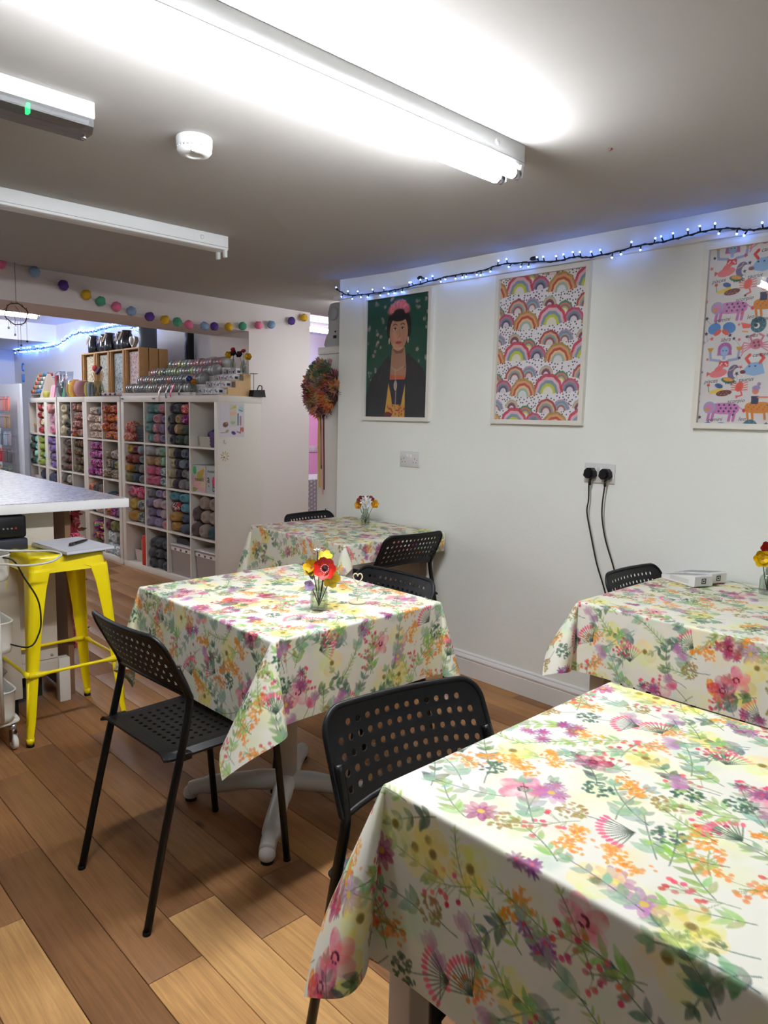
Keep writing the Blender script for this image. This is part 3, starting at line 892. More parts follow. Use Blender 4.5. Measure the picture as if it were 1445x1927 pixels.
# --- zodiac poster
INK = (40, 40, 66)
def zodiac_canvas(w, h):
    c = Canvas(w, h, 0.0015, (216, 212, 212))
    words = []
    def tile(ox, oy):
        # girl with scales
        g = (ox+.125, oy+.235)
        c.ell(g[0], g[1]+.004, .030, .030, 0, (170, 100, 160)); c.poly([(g[0]-.032, g[1]-.022), (g[0]-.026, g[1]+.02), (g[0]+.026, g[1]+.02), (g[0]+.032, g[1]-.022)], (170, 100, 160))
        c.ell(g[0], g[1]-.004, .018, .022, 0, (150, 178, 216)); c.poly([(g[0]-.007, g[1]-.04), (g[0]+.007, g[1]-.04), (g[0]+.006, g[1]-.02), (g[0]-.006, g[1]-.02)], (150, 178, 216))
        c.poly([(g[0]-.022, g[1]-.072), (g[0]+.022, g[1]-.072), (g[0]+.02, g[1]-.04), (g[0]+.008, g[1]-.048), (g[0]-.008, g[1]-.048), (g[0]-.02, g[1]-.038)], (202, 66, 72))
        for s in (-1, 1):
            c.stroke([(g[0]+s*.02, g[1]-.045), (g[0]+s*.058, g[1]-.04), (g[0]+s*.062, g[1]-.008)], .011, (150, 160, 196))
            c.poly([(g[0]+s*.062-.014, g[1]+.012), (g[0]+s*.062+.014, g[1]+.012), (g[0]+s*.062+.006, g[1]-.004), (g[0]+s*.062-.006, g[1]-.004)], (198, 146, 50))
            c.ell(g[0]+s*.007, g[1]-.002, .003, .0018, 0, INK)
            for k in range(2): c.ell(g[0]+s*(.008+.006*k), g[1]-.058-.006*k, .004, .004, 0, (234, 190, 190))
        words.append(('libra', g[0], g[1]+.045))
        # crab
        k0 = (ox+.255, oy+.255)
        c.ell(k0[0], k0[1], .026, .022, 0, (196, 116, 138))
        for s in (-1, 1):
            c.stroke([(k0[0]+s*.018, k0[1]+.012), (k0[0]+s*.028, k0[1]+.032), (k0[0]+s*.010, k0[1]+.042)], .008, (196, 116, 138))
            for j in range(4): c.stroke([(k0[0]+s*.02, k0[1]-.004*j), (k0[0]+s*(.05), k0[1]+.008-.013*j), (k0[0]+s*.058, k0[1]-.008-.013*j)], .0045, (206, 120, 146))
        for a, b in ((-.01, .006), (.008, .008), (-.004, -.008), (.012, -.006)): c.ell(k0[0]+a, k0[1]+b, .005, .005, 0, (120, 70, 84))
        words.append(('cancer', k0[0]+.02, k0[1]-.045))
        # fish
        f = (ox+.105, oy+.135)
        c.ell(f[0], f[1], .038, .018, .2, (224, 122, 128)); c.leaf(f[0]-.018, f[1]+.010, .5, .05, .012, (222, 110, 110)); c.poly([(f[0]-.05, f[1]+.008), (f[0]-.034, f[1]), (f[0]-.05, f[1]-.014)], (214, 90, 96))
        c.ell(f[0]+.065, f[1]+.004, .024, .032, -.3, (112, 98, 142)); c.ell(f[0]+.082, f[1], .018, .022, -.3, (216, 212, 212))
        c.stroke([(f[0]+.046, f[1]+.01), (f[0]+.062, f[1]+.016), (f[0]+.07, f[1]+.03)], .003, (220, 190, 90))
        c.ell(f[0]+.045, f[1]-.032, .030, .013, -.2, (70, 122, 98)); c.ell(f[0]+.045, f[1]-.028, .022, .008, -.2, (222, 150, 72))
        words.append(('pisces', f[0]-.03, f[1]-.034))
        # virgo
        v = (ox+.10, oy+.058)
        c.ell(v[0]+.012, v[1]+.022, .018, .010, -.3, (60, 88, 146)); c.poly([(v[0]-.03, v[1]-.002), (v[0]+.03, v[1]+.014), (v[0]+.03, v[1]-.006), (v[0]-.024, v[1]-.014)], (222, 196, 84))
        c.ell(v[0]+.036, v[1]-.010, .034, .013, .15, (112, 56, 52))
        for j in range(10): c.ell(v[0]+.012+j*.005, v[1]-.012+.006*math.sin(j*2), .0015, .0015, 0, (230, 200, 190))
        c.ell(v[0]-.034, v[1]+.026, .007, .006, 0, (214, 58, 66)); c.stroke([(v[0]-.034, v[1]+.022), (v[0]-.03, v[1]-.004)], .003, (80, 140, 90))
        words.append(('virgo', v[0]+.06, v[1]+.036))
        # scorpion
        s0 = (ox+.20, oy+.075)
        c.ell(s0[0], s0[1], .016, .022, -.4, (214, 84, 74)); c.stroke([(s0[0]+.008, s0[1]-.02), (s0[0]+.014, s0[1]-.036), (s0[0]-.002, s0[1]-.042)], .006, (214, 84, 74))
        for s in (-1, 1):
            for j in range(4): c.stroke([(s0[0]+s*.01, s0[1]+.012-.009*j), (s0[0]+s*.034, s0[1]+.02-.011*j)], .0035, (222, 96, 84))
        words.append(('scorpio', s0[0]-.01, s0[1]-.062))
        # lion
        l = (ox+.10, oy-.02)
        c.ell(l[0]+.045, l[1], .062, .025, 0, (196, 122, 180), power=3)
        for xx in (-.02, -.002, .072, .09): c.stroke([(l[0]+xx, l[1]-.014), (l[0]+xx-.006, l[1]-.052)], .012, (190, 112, 172))
        c.ell(l[0]-.022, l[1]+.004, .027, .027, 0, (150, 160, 190)); c.ell(l[0]-.024, l[1]+.002, .019, .020, 0, (200, 130, 186)); c.ell(l[0]-.032, l[1]-.004, .010, .008, 0, (206, 150, 80))
        for a in range(3):
            for b in range(4): c.ell(l[0]+.02+b*.022+(a % 2)*.008, l[1]+.016-a*.014, .0045, .0045, 0, (64, 44, 84))
        c.stroke([(l[0]+.10, l[1]+.01), (l[0]+.122, l[1]-.004)], .004, (196, 122, 180)); c.ell(l[0]+.128, l[1]-.008, .008, .008, 0, (206, 60, 80))
        words.append(('leo', l[0]+.122, l[1]-.045))
        # twins
        p = (ox+.105, oy-.105)
        for s in (-1, 1):
            c.ell(p[0]+s*.032, p[1], .028, .024, s*-.4, (84, 132, 196)); c.ell(p[0]+s*.017, p[1]-.018, .018, .010, s*-.6, (214, 96, 84))
        words.append(('gemini', p[0], p[1]+.036))
        # ram
        a0 = (ox+.235, oy-.10)
        c.ell(a0[0]+.022, a0[1], .032, .034, 0, (62, 104, 118)); c.ell(a0[0]+.016, a0[1]-.004, .012, .012, 0, (214, 210, 208)); c.ell(a0[0]+.012, a0[1]-.002, .008, .008, 0, (44, 60, 80))
        for j in range(8): c.stroke([(a0[0]+.022+.02*math.cos(j*.8), a0[1]+.02*math.sin(j*.8)), (a0[0]+.022+.032*math.cos(j*.8+.2), a0[1]+.033*math.sin(j*.8+.2))], .0016, (130, 166, 172))
        c.poly([(a0[0]-.05, a0[1]+.014), (a0[0]-.008, a0[1]+.004), (a0[0]-.012, a0[1]-.012), (a0[0]-.04, a0[1]-.012)], (222, 96, 92)); c.stroke([(a0[0]-.04, a0[1]-.024), (a0[0]-.02, a0[1]-.028)], .006, (230, 150, 90))
        words.append(('aries', a0[0], a0[1]-.045))
        # bull
        b0 = (ox+.255, oy+.150)
        c.poly([(b0[0]-.05, b0[1]-.012), (b0[0]-.02, b0[1]+.026), (b0[0]+.03, b0[1]+.03), (b0[0]+.045, b0[1]-.02), (b0[0], b0[1]-.03), (b0[0]-.04, b0[1]-.02)], (140, 176, 214))
        c.ell(b0[0]-.046, b0[1]-.012, .012, .008, 0, (110, 52, 60))
        for s in (-1, 1): c.stroke([(b0[0]+s*.022, b0[1]+.026), (b0[0]+s*.036, b0[1]+.045), (b0[0]+s*.022, b0[1]+.06)], .012, (212, 74, 66)); c.ell(b0[0]-.008+s*.012, b0[1]+.012, .004, .003, 0, INK)
        words.append(('taurus', b0[0]-.03, b0[1]-.045))
        # archer
        h0 = (ox+.285, oy-.005)
        c.ell(h0[0], h0[1]-.01, .055, .024, 0, (204, 128, 50), power=3)
        for xx in (-.045, -.025, .025, .045): c.stroke([(h0[0]+xx, h0[1]-.02), (h0[0]+xx+.006, h0[1]-.058)], .010, (204, 124, 46))
        c.poly([(h0[0]-.03, h0[1]+.005), (h0[0]-.002, h0[1]+.005), (h0[0], h0[1]+.04), (h0[0]-.032, h0[1]+.04)], (52, 56, 88)); c.ell(h0[0]-.016, h0[1]+.062, .014, .016, 0, (222, 130, 104)); c.ell(h0[0]-.014, h0[1]+.074, .017, .010, 0, (160, 140, 186)); c.ell(h0[0]-.004, h0[1]+.09, .008, .008, 0, (160, 140, 186))
        c.stroke([(h0[0]-.004, h0[1]+.034), (h0[0]+.045, h0[1]+.034)], .007, (222, 130, 104)); c.stroke([(h0[0]+.04, h0[1]+.075), (h0[0]+.05, h0[1]+.035), (h0[0]+.04, h0[1])], .005, (60, 90, 130))
        for j in range(12): c.ell(h0[0]-.04+.0075*j, h0[1]-.008+.01*math.sin(j*2.1), .0022, .0022, 0, (120, 66, 36))
        words.append(('sagittarius', h0[0]-.01, h0[1]-.072))
        r = random.Random(int(oy*1000)+9)
        spots = [(.03, .28), (.05, .20), (.04, .15), (.165, .28), (.19, .27), (.185, .20), (.18, .135), (.03, .05), (.025, .01), (.03, -.06), (.19, .03), (.18, -.05), (.04, -.13), (.175, -.09), (.31, .20), (.32, .10), (.20, .165), (.15, -.135), (.06, -.145), (.30, -.14), (.33, -.08), (.215, .295)]
        for x, y in spots:
            c.star(ox+x+r.uniform(-.008, .008), oy+y+r.uniform(-.008, .008), r.uniform(.007, .011), r.choice((INK, INK, (214, 92, 96), (150, 130, 180))), r.uniform(0, 1))
        for x, y in spots[::3]:
            c.stroke([(ox+x, oy+y), (ox+x+r.uniform(-.04, .04), oy+y-.03)], .0012, (120, 120, 140), .8)
    for j in range(0, 3):
        for i in range(0, 2):
            tile(i*.42-.03, .085+j*.436)
    return c, words
ZK = .86
zc, zwords = zodiac_canvas((.51-.042)/ZK, (.694-.042)/ZK)
t, zw, zh = picture('white framed poster of zodiac figures with handwritten sign names', .736, 1.246, 1.318, 2.012, zc, k=1/ZK)
INKM = mat('ink_navy', (34, 34, 54), 0.6)
for s, x, y in zwords:
    x *= ZK; y *= ZK
    if .03 < x < zw-.03 and .012 < y < zh-.012:
        text_mesh(s, .021, INKM, 'lettering', t, Matrix.Translation((x-zw/2, y-zh/2, .0092)) @ Matrix.Rotation(.08, 4, 'Z'), shear=.35)

# ------------------------------------------------------------------ sockets, plugs and cords
PLATE = mat('socket_white', (214, 212, 212), 0.35)
SLOT = mat('socket_slot', (60, 58, 58), 0.6)
def socket(label, y, z, x=2.871, mx=None):
    t = thing('wall_socket', label, 'socket'); t.matrix_world = mx or wall_mx(y, z, x)
    MB().box(-.0735, .0735, -.043, .043, 0, .009, bev=.003).build('plate', PLATE, t)
    for s in (-1, 1):
        MB().box(s*.012-.006, s*.012+.006, .008, .026, .0085, .0125, bev=.001).build('rocker_switch', LAMPM, t)
        h = MB(); h.box(s*.042-.002, s*.042+.002, -.001, .007, .0086, .0093)
        for d in (-1, 1): h.box(s*.042+d*.011-.003, s*.042+d*.011+.003, -.019, -.015, .0086, .0093)
        h.build('pin_slot', SLOT, t)
        MB().lathe([(0, .0095), (.0025, .0095), (.0025, .0085)], 8, (s*.060, -.003, 0)).build('screw', SLOT, t)
    return t
socket('double wall socket with nothing plugged in, below the portrait poster', 2.802, 1.11)
socket('double wall socket with two black plugs, right of the rainbow poster', 1.638, 1.112)
socket('white wall socket on the pink wall past the pier', 0, 0, mx=Matrix.Translation((5.93, 7.6, .92)) @ Matrix.Rotation(math.pi/2, 4, 'X'))
CORDM = mat('black_cord', (12, 12, 13), 0.45)
for k, (y, cord, lb) in enumerate(((1.672, [(1.672, 1.098), (1.675, 1.07), (1.672, 0.994), (1.676, 0.935), (1.648, 0.831), (1.614, 0.717), (1.577, 0.628), (1.53, .50), (1.48, .30), (1.44, .12), (1.36, .008), (1.2, .006)], 'left-hand'),
                                   (1.598, [(1.598, 1.098), (1.597, 1.07), (1.604, 0.977), (1.599, 0.908), (1.575, 0.817), (1.526, 0.696), (1.47, .52), (1.42, .30), (1.38, .12), (1.30, .008), (1.15, .006)], 'right-hand'))):
    t = thing('power_lead', 'black power lead in the %s half of the right socket' % lb, 'power lead', (2.862, y, 1.112))
    p = MB(); p.prism([(-.026, -.012), (-.012, -.024), (.012, -.024), (.026, -.012), (.022, .010), (.010, .022), (-.010, .022), (-.022, .010)], -.030, 0.0, axis='x', smooth=False)
    p.prism([(-.018, -.008), (-.008, -.017), (.008, -.017), (.018, -.008), (.014, .006), (.006, .014), (-.006, .014), (-.014, .006)], -.040, -.030, axis='x')
    p.build('plug', BLACKP, t)
    c = MB(); c.tube([(a*0, 0, -.02), (-.014, 0, -.03), (-.014, 0, -.055)], .0055, 8); c.build('cord_sleeve', BLACKP, t)
    c = MB(); c.tube(smooth_path([(-.018, yy-y, zz-1.112-.03) if i == 0 else (-.016 if zz > .1 else -.04, yy-y, zz-1.112) for i, (yy, zz) in enumerate(cord)], 5), .0033, 7); c.build('cord', CORDM, t)
# ================================================================== tables, cloths, chairs
def floral_canvas():
    c = Canvas(.66, .66, .001, (224, 221, 208), tile=True)
    R = c.rs
    OR, PK, CR, PL, MV, DG, SG, BG, YE, PY, LV, OL = (222, 140, 52), (214, 72, 100), (170, 44, 72), (132, 74, 118), (172, 122, 162), (62, 88, 70), (134, 160, 134), (134, 172, 72), (228, 206, 100), (238, 232, 168), (150, 142, 198), (150, 126, 72)
    jit = lambda col, k=14: [min(255, max(0, v+R.uniform(-k, k))) for v in col]
    for k in range(100):     # pale washes
        c.ell(R.rand()*.66, R.rand()*.66, R.uniform(.02, .06), R.uniform(.015, .045), R.rand()*3, jit([PY, (206, 216, 160), (226, 216, 150), (190, 206, 186), (232, 222, 180), (216, 222, 158)][R.randint(6)]), R.uniform(.25, .65), soft=.5, wash=.6)
    def stem(x, y, ang, ln, bend, w, col):
        pts = [(x, y)]
        for k in range(8):
            ang += bend/8; pts.append((pts[-1][0]+math.cos(ang)*ln/8, pts[-1][1]+math.sin(ang)*ln/8))
        c.stroke(pts, w, col, .9); return pts
    def sprig(x, y, ang, ln, col, ll, lw, n, tip=True):
        pts = stem(x, y, ang, ln, R.uniform(-.7, .7), .0014, jit(DG))
        for k in range(n):
            i = 1+int(k*(len(pts)-2)/max(n-1, 1)); p = pts[i]; a = math.atan2(pts[i][1]-pts[i-1][1], pts[i][0]-pts[i-1][0])
            for s in (-1, 1):
                f = R.uniform(.75, 1.15)*(1-.35*k/n)
                c.leaf(p[0], p[1], a+s*R.uniform(.55, .95), ll*f, lw*f, jit(col, 18), .93, .45)
        c.leaf(*pts[-1], a, ll*.8, lw*.8, jit(col), .93, .4)
    def amaranth(x, y, ang, ln, wd, col):
        for k in range(int(ln*1500)):
            t = R.rand(); s = R.normal()*wd*.42*(1-.65*t)
            c.ell(x+math.cos(ang)*t*ln-math.sin(ang)*s, y+math.sin(ang)*t*ln+math.cos(ang)*s, R.uniform(.0022, .0045), R.uniform(.0016, .003), R.rand()*3, jit(col, 20), .85, wash=.3)
    def berries(x, y, ang, ln, cols):
        pts = stem(x, y, ang, ln, R.uniform(-.6, .6), .0013, jit((112, 128, 74)))
        for k in range(11):
            p = pts[2+k % 6]; a = ang+R.uniform(-1.3, 1.3); l = R.uniform(.012, .03)
            q = (p[0]+math.cos(a)*l, p[1]+math.sin(a)*l)
            c.stroke([p, q], .0009, (130, 140, 90), .9); c.ell(q[0], q[1], .0042, .0038, R.rand()*3, jit(cols[R.randint(len(cols))], 22), .95, wash=.25)
    def cluster(x, y, col, n=4, r=.013, core=(206, 70, 100)):
        for k in range(n):
            c.flower(x+R.normal()*r*1.0, y+R.normal()*r*1.0, r*R.uniform(.8, 1.2), 9, jit(col), core, .88, R.rand(), .4, .17)
    def fan(x, y, ang):
        for k in range(11):
            a = ang+(-.9+1.8*k/10); l = .042
            q = (x+math.cos(a)*l, y+math.sin(a)*l)
            c.stroke([(x, y), q], .0013, (52, 66, 52), .95); c.ell(q[0], q[1], .006, .003, a, jit((226, 104, 128)), .95); 
    def head(x, y, ang, col=None):
        stem(x, y, ang+math.pi, .05, .3, .0014, jit(DG))
        for k in range(46):
            a = R.rand()*6.28; d = math.sqrt(R.rand())*.021
            c.ell(x+math.cos(a)*d, y+math.sin(a)*d, .0038, .0024, R.rand()*3, jit(col or DG, 16), .92, wash=.3)
    def poppy(x, y, col, r=.036):
        for k in range(5):
            a = k*1.257+R.rand()*.4
            c.ell(x+math.cos(a)*r*.55, y+math.sin(a)*r*.55, r*.58, r*.42, a+.3, jit(col, 26), .82, wash=.7)
        for k in range(16):
            a = R.rand()*6.28; c.ell(x+math.cos(a)*r*.2, y+math.sin(a)*r*.2, .002, .002, 0, (96, 30, 52), .9)
    def tulip(x, y, ang, col=MV):
        for s in (-.45, 0, .45): c.leaf(x, y, ang+s, .028, .009, jit(col), .85, .6)
        stem(x, y, ang+math.pi, .04, R.uniform(-.5, .5), .0013, jit(DG))
    # sow over a jittered grid
    kinds = ['sprigD', 'amar', 'berry', 'clus', 'poppy', 'cosmos', 'fan', 'head', 'yel', 'tulip', 'fern', 'oran', 'olive', 'sprigS', 'sprigB', 'sprigD', 'sprigS', 'sprigB', 'fern', 'yel', 'amar', 'berry', 'sprigS']
    N = 10; cell = .66/N
    seq = []
    while len(seq) < N*N*2:
        q = kinds[:]; R.shuffle(q); seq += q
    i = 0
    for rep in range(2):
        for gy in range(N):
            for gx in range(N):
                x = (gx+.5+R.uniform(-.42, .42)+.5*rep)*cell; y = (gy+.5+R.uniform(-.42, .42)+.5*rep)*cell
                k = seq[i]; i += 1; a = R.uniform(.2, 2.6)
                if k == 'sprigD': sprig(x, y, a, .085, (70, 98, 76), .027, .0065, 5)
                elif k == 'sprigS': sprig(x, y, a, .10, SG, .028, .0075, 5)
                elif k == 'sprigB': sprig(x, y, a, .085, (136, 170, 82), .030, .0056, 5)
                elif k == 'fern': sprig(x, y, a, .085, (150, 184, 92), .020, .003, 9)
                elif k == 'amar': amaranth(x, y, a, .06, .026, OR)
                elif k == 'oran': amaranth(x, y, a, .035, .03, (228, 140, 70)); berries(x, y, a, .05, [(226, 140, 80)])
                elif k == 'berry': berries(x, y, a, .07, [PK, (196, 52, 78), (214, 96, 84)])
                elif k == 'clus': cluster(x, y, PL, 5)
                elif k == 'poppy': poppy(x, y, CR if R.rand() < .55 else (222, 104, 128), R.uniform(.026, .038))
                elif k == 'cosmos':
                    c.flower(x, y, .026, 9, MV if R.rand() < .6 else (150, 62, 104), (210, 178, 80), .88, R.rand(), .5, .22)
                elif k == 'fan': fan(x, y, a)
                elif k == 'head': head(x, y, a)
                elif k == 'yel': c.flower(x, y, .036, 5, YE if R.rand() < .5 else (226, 218, 140), (168, 150, 80), .75, R.rand(), .7, .5); c.ell(x, y, .005, .005, 0, (120, 100, 50), .8)
                elif k == 'tulip': tulip(x, y, a, MV if R.rand() < .7 else (196, 96, 128)); tulip(x+.02, y+.012, a+.5)
                elif k == 'lav': cluster(x, y, LV, 4, .009, None); c.stroke([(x, y), (x+.03, y-.03)], .001, (90, 104, 80))
                elif k == 'olive': head(x, y, a, OL)
    return c
FLORAL = floral_canvas()
CLOTHM = mat_attr('floral_oilcloth', 0.5, spec=0.28, bump=0.05, bscale=900)

def flute(fa, fb, psi, squash, lean=0.0, lobes=1):
    """directions of the hanging rays round a cloth corner, by material angle 0..90 degrees"""
    al = np.linspace(0, 2*math.pi, 361)
    def loop(rho):
        be = (al*lobes) % (2*math.pi); be[-1] = 2*math.pi
        k = np.minimum((al/(2*math.pi)*lobes).astype(int), lobes-1)
        ps = psi+(k-(lobes-1)/2)*math.radians(50)
        px = 1-np.cos(be); py = -np.sin(be)*squash          # along the fold's axis, across it
        a = rho*(px*np.cos(ps)-py*np.sin(ps)); b = rho*(px*np.sin(ps)+py*np.cos(ps))
        s = al/(2*math.pi)
        a = a+(1-s)*fa; b = b+s*fb+lean*np.sin(al/2)**2
        d = np.stack([a, b, -np.ones_like(a)], -1); d /= np.linalg.norm(d, axis=1)[:, None]
        cum = np.concatenate([[0], np.cumsum(np.arccos(np.clip((d[1:]*d[:-1]).sum(1), -1, 1)))])
        return d, cum
    lo, hi = .02, 1.2
    for _ in range(24):
        rho = (lo+hi)/2
        d, cum = loop(rho)
        if cum[-1] > math.pi/2: hi = rho
        else: lo = rho
    ph = cum/cum[-1]*math.pi/2
    return ph, d

def cloth(label, x0, x1, y0, y1, z, over, corners, res, dense, off, flare=.07, waves=(.02, 9.0, 0.0), cv=None, pk=.86, grp='floral oilcloth tablecloths'):
    """over: hang on -x, +x, -y, +y; corners[(sx, sy)] = (psi, squash, lean)"""
    cx, cy = (x0+x1)/2, (y0+y1)/2; hx, hy = (x1-x0)/2, (y1-y0)/2
    def axis(a, b, d0, d1, c):
        pts = [a]
        while pts[-1] < b-1e-6:
            st = res if d0 <= pts[-1]+c <= d1 else .007
            pts.append(min(b, pts[-1]+st))
        return np.array(pts)
    U = axis(-hx-over[0], hx+over[1], dense[0], dense[1], cx); V = axis(-hy-over[2], hy+over[3], dense[2], dense[3], cy)
    u, v = np.meshgrid(U, V)
    pu = np.maximum(np.abs(u)-hx, 0); pv = np.maximum(np.abs(v)-hy, 0)
    sx = np.where(u < 0, -1, 1); sy = np.where(v < 0, -1, 1)
    r = np.hypot(pu, pv); phi = np.arctan2(pv, pu)
    K = np.stack([np.clip(u, -hx, hx), np.clip(v, -hy, hy), np.zeros_like(u)], -1)
    fl_v = flare+waves[0]*np.sin(v*waves[1]+waves[2])*(1-np.clip(np.abs(v)/hy, 0, 1)**4)+.05*np.clip(np.abs(v)/hy, 0, 1)**6
    fl_u = flare+waves[0]*np.sin(u*waves[1]+waves[2]+1)*(1-np.clip(np.abs(u)/hx, 0, 1)**4)+.05*np.clip(np.abs(u)/hx, 0, 1)**6
    fc = flare+.05
    D = np.zeros(u.shape+(3,))
    m = (pv == 0); t = np.where(m, fl_v, 0)
    D[m] = np.stack([sx*t, 0*t, -np.ones_like(t)], -1)[m]
    m = (pu == 0) & (pv > 0); t = fl_u
    D[m] = np.stack([0*t, sy*t, -np.ones_like(t)], -1)[m]
    D /= np.maximum(np.linalg.norm(D, axis=-1), 1e-9)[..., None]
    for (a, b) in ((-1, -1), (-1, 1), (1, -1), (1, 1)):
        m = (pu > 0) & (pv > 0) & (sx == a) & (sy == b)
        ph, d = flute(fc, fc, *corners.get((a, b), (math.pi/4, 1.2, 0, 2)))
        dd = np.stack([np.interp(phi[m], ph, d[:, k]) for k in range(3)], -1)
        dd[:, 0] *= a; dd[:, 1] *= b
        D[m] = dd
    h = np.stack([np.cos(phi)*sx, np.sin(phi)*sy, 0*phi], -1)
    Lb = .022
    x = np.clip(r/Lb, 0, 1)
    I2 = np.where(r < Lb, Lb*(x**3-x**4/2), r-Lb/2); I1 = r-I2
    P = K+h*I1[..., None]+D*I2[..., None]
    P[..., 2] += z
    top = (r == 0)
    P[..., 2] += np.where(top, .0012*np.sin(u*23+off[0]*40)*np.sin(v*19+off[1]*30), 0)
    P[..., 0] += cx; P[..., 1] += cy
    col = (cv or FLORAL).sample((u+off[0]+2)*pk, (v+off[1]+2)*pk)
    o0 = np.array([cx, cy, z])
    me = grid_mesh('tablecloth', P-o0, col)
    me.materials.append(CLOTHM)
    o = link('tablecloth', me, None, (cx, cy, z))
    return tag(o, label, 'tablecloth', grp)

TABW = mat('white_table_paint', (214, 208, 200), 0.5)
BOARD = mat('table_underside', (150, 118, 88), 0.7)
def leg_table(label, x0, x1, y0, y1, z, ins=.018, lw=.052):
    t = thing('dining_table', label, 'table', ((x0+x1)/2, (y0+y1)/2, 0), 0, 'tables under floral cloths')
    hx, hy = (x1-x0)/2-ins*.3, (y1-y0)/2-ins*.3
    MB().box(-hx, hx, -hy, hy, z-.030, z-.002, bev=.004).build('tabletop', TABW, t)
    a = .045
    for s in (-1, 1):
        MB().box(-hx+a+.01, hx-a-.01, s*(hy-a)-.009, s*(hy-a)+.009, z-.10, z-.030).build('apron', BOARD, t)
        MB().box(s*(hx-a)-.009, s*(hx-a)+.009, -hy+a+.01, hy-a-.01, z-.10, z-.030).build('apron', BOARD, t)
        for q in (-1, 1):
            X, Y = s*(hx-ins-lw/2), q*(hy-ins-lw/2)
            MB().box(X-lw/2, X+lw/2, Y-lw/2, Y+lw/2, 0, z-.030, bev=.003).build('leg', TABW, t)
    return t

TZ = .737
# nearest table
leg_table('square-legged table under the nearest floral cloth, bottom right', .780, 1.475, .03, .780, TZ, ins=.001, lw=.05)
cloth('floral oilcloth on the nearest table, bottom right of the picture', .775, 1.475, .02, .78, TZ+.002, (.300, .28, .28, .205), {(-1, 1): (math.pi/4, 2.3, 0), (-1, -1): (math.pi/4, 1.4, 0)}, .0017, (.40, 1.52, .10, 1.1), (.11, .32), .045, (.015, 6, .4))
# pedestal table
GREYPED = mat('grey_white_cast_base', (196, 194, 190), 0.4, var=.06, vscale=30)
t = thing('pedestal_table', 'pedestal table with cross foot under the middle floral cloth', 'table', (1.398, 1.912, 0), 0, 'tables under floral cloths')
MB().box(-.322, .322, -.380, .380, TZ-.030, TZ-.002, bev=.004).build('tabletop', TABW, t)
MB().lathe([(.034, .06), (.034, .66), (.05, .675), (.05, .70)], 20).build('column', GREYPED, t)
MB().box(-.13, .13, -.13, .13, .694, .707).build('mounting_plate', GREYPED, t)
for k in range(4):
    a = math.radians(45+90*k-1)
    f = MB(); f.M = Matrix.Rotation(a, 4, 'Z')
    pts = smooth_path([(.0, 0, .088), (.10, 0, .084), (.22, 0, .066), (.30, 0, .050), (.335, 0, .038)], 5)
    f.tube(pts, [.034]*6+[.031]*8+[.026]*(len(pts)-14), 10)
    f.sphere((.335, 0, .026), .026, 12, 8)
    f.build('foot', GREYPED, t)
    g = MB(); g.M = Matrix.Rotation(a, 4, 'Z'); g.lathe([(.020, 0), (.020, .010), (.016, .014)], 12, (.335, 0, 0)); g.build('foot_pad', BLACKP, t)
cloth('floral oilcloth on the middle table with the vase and wooden heart', 1.072, 1.716, 1.530, 2.300, TZ+.002, (.285, .25, .245, .25), {(-1, -1): (math.radians(8), 1.45, 0)}, .0024, (.7, 1.80, 1.15, 2.6), (.43, .05), .04, (.015, 8, 1.2))
# table in the corner
leg_table('square-legged table under the farthest floral cloth by the pier', 2.172, 2.840, 2.532, 3.280, TZ)
cloth('floral oilcloth on the farthest table by the pier', 2.165, 2.845, 2.525, 3.285, TZ+.002, (.30, .012, .11, .20), {(-1, -1): (math.radians(60), 1.3, 0)}, .0036, (1.8, 2.9, 2.3, 3.5), (.25, .51), .05, (.02, 7, 0))
# table by the wall on the right
leg_table('square-legged table under the floral cloth below the right-hand socket', 2.108, 2.840, .48, 1.232, TZ)
cloth('floral oilcloth on the table below the right-hand socket', 2.100, 2.845, .475, 1.240, TZ+.002, (.240, .012, .25, .15), {(-1, 1): (math.radians(50), 1.5, 0)}, .0026, (1.8, 2.85, .55, 1.5), (.02, .18), .06, (.012, 7, 2))

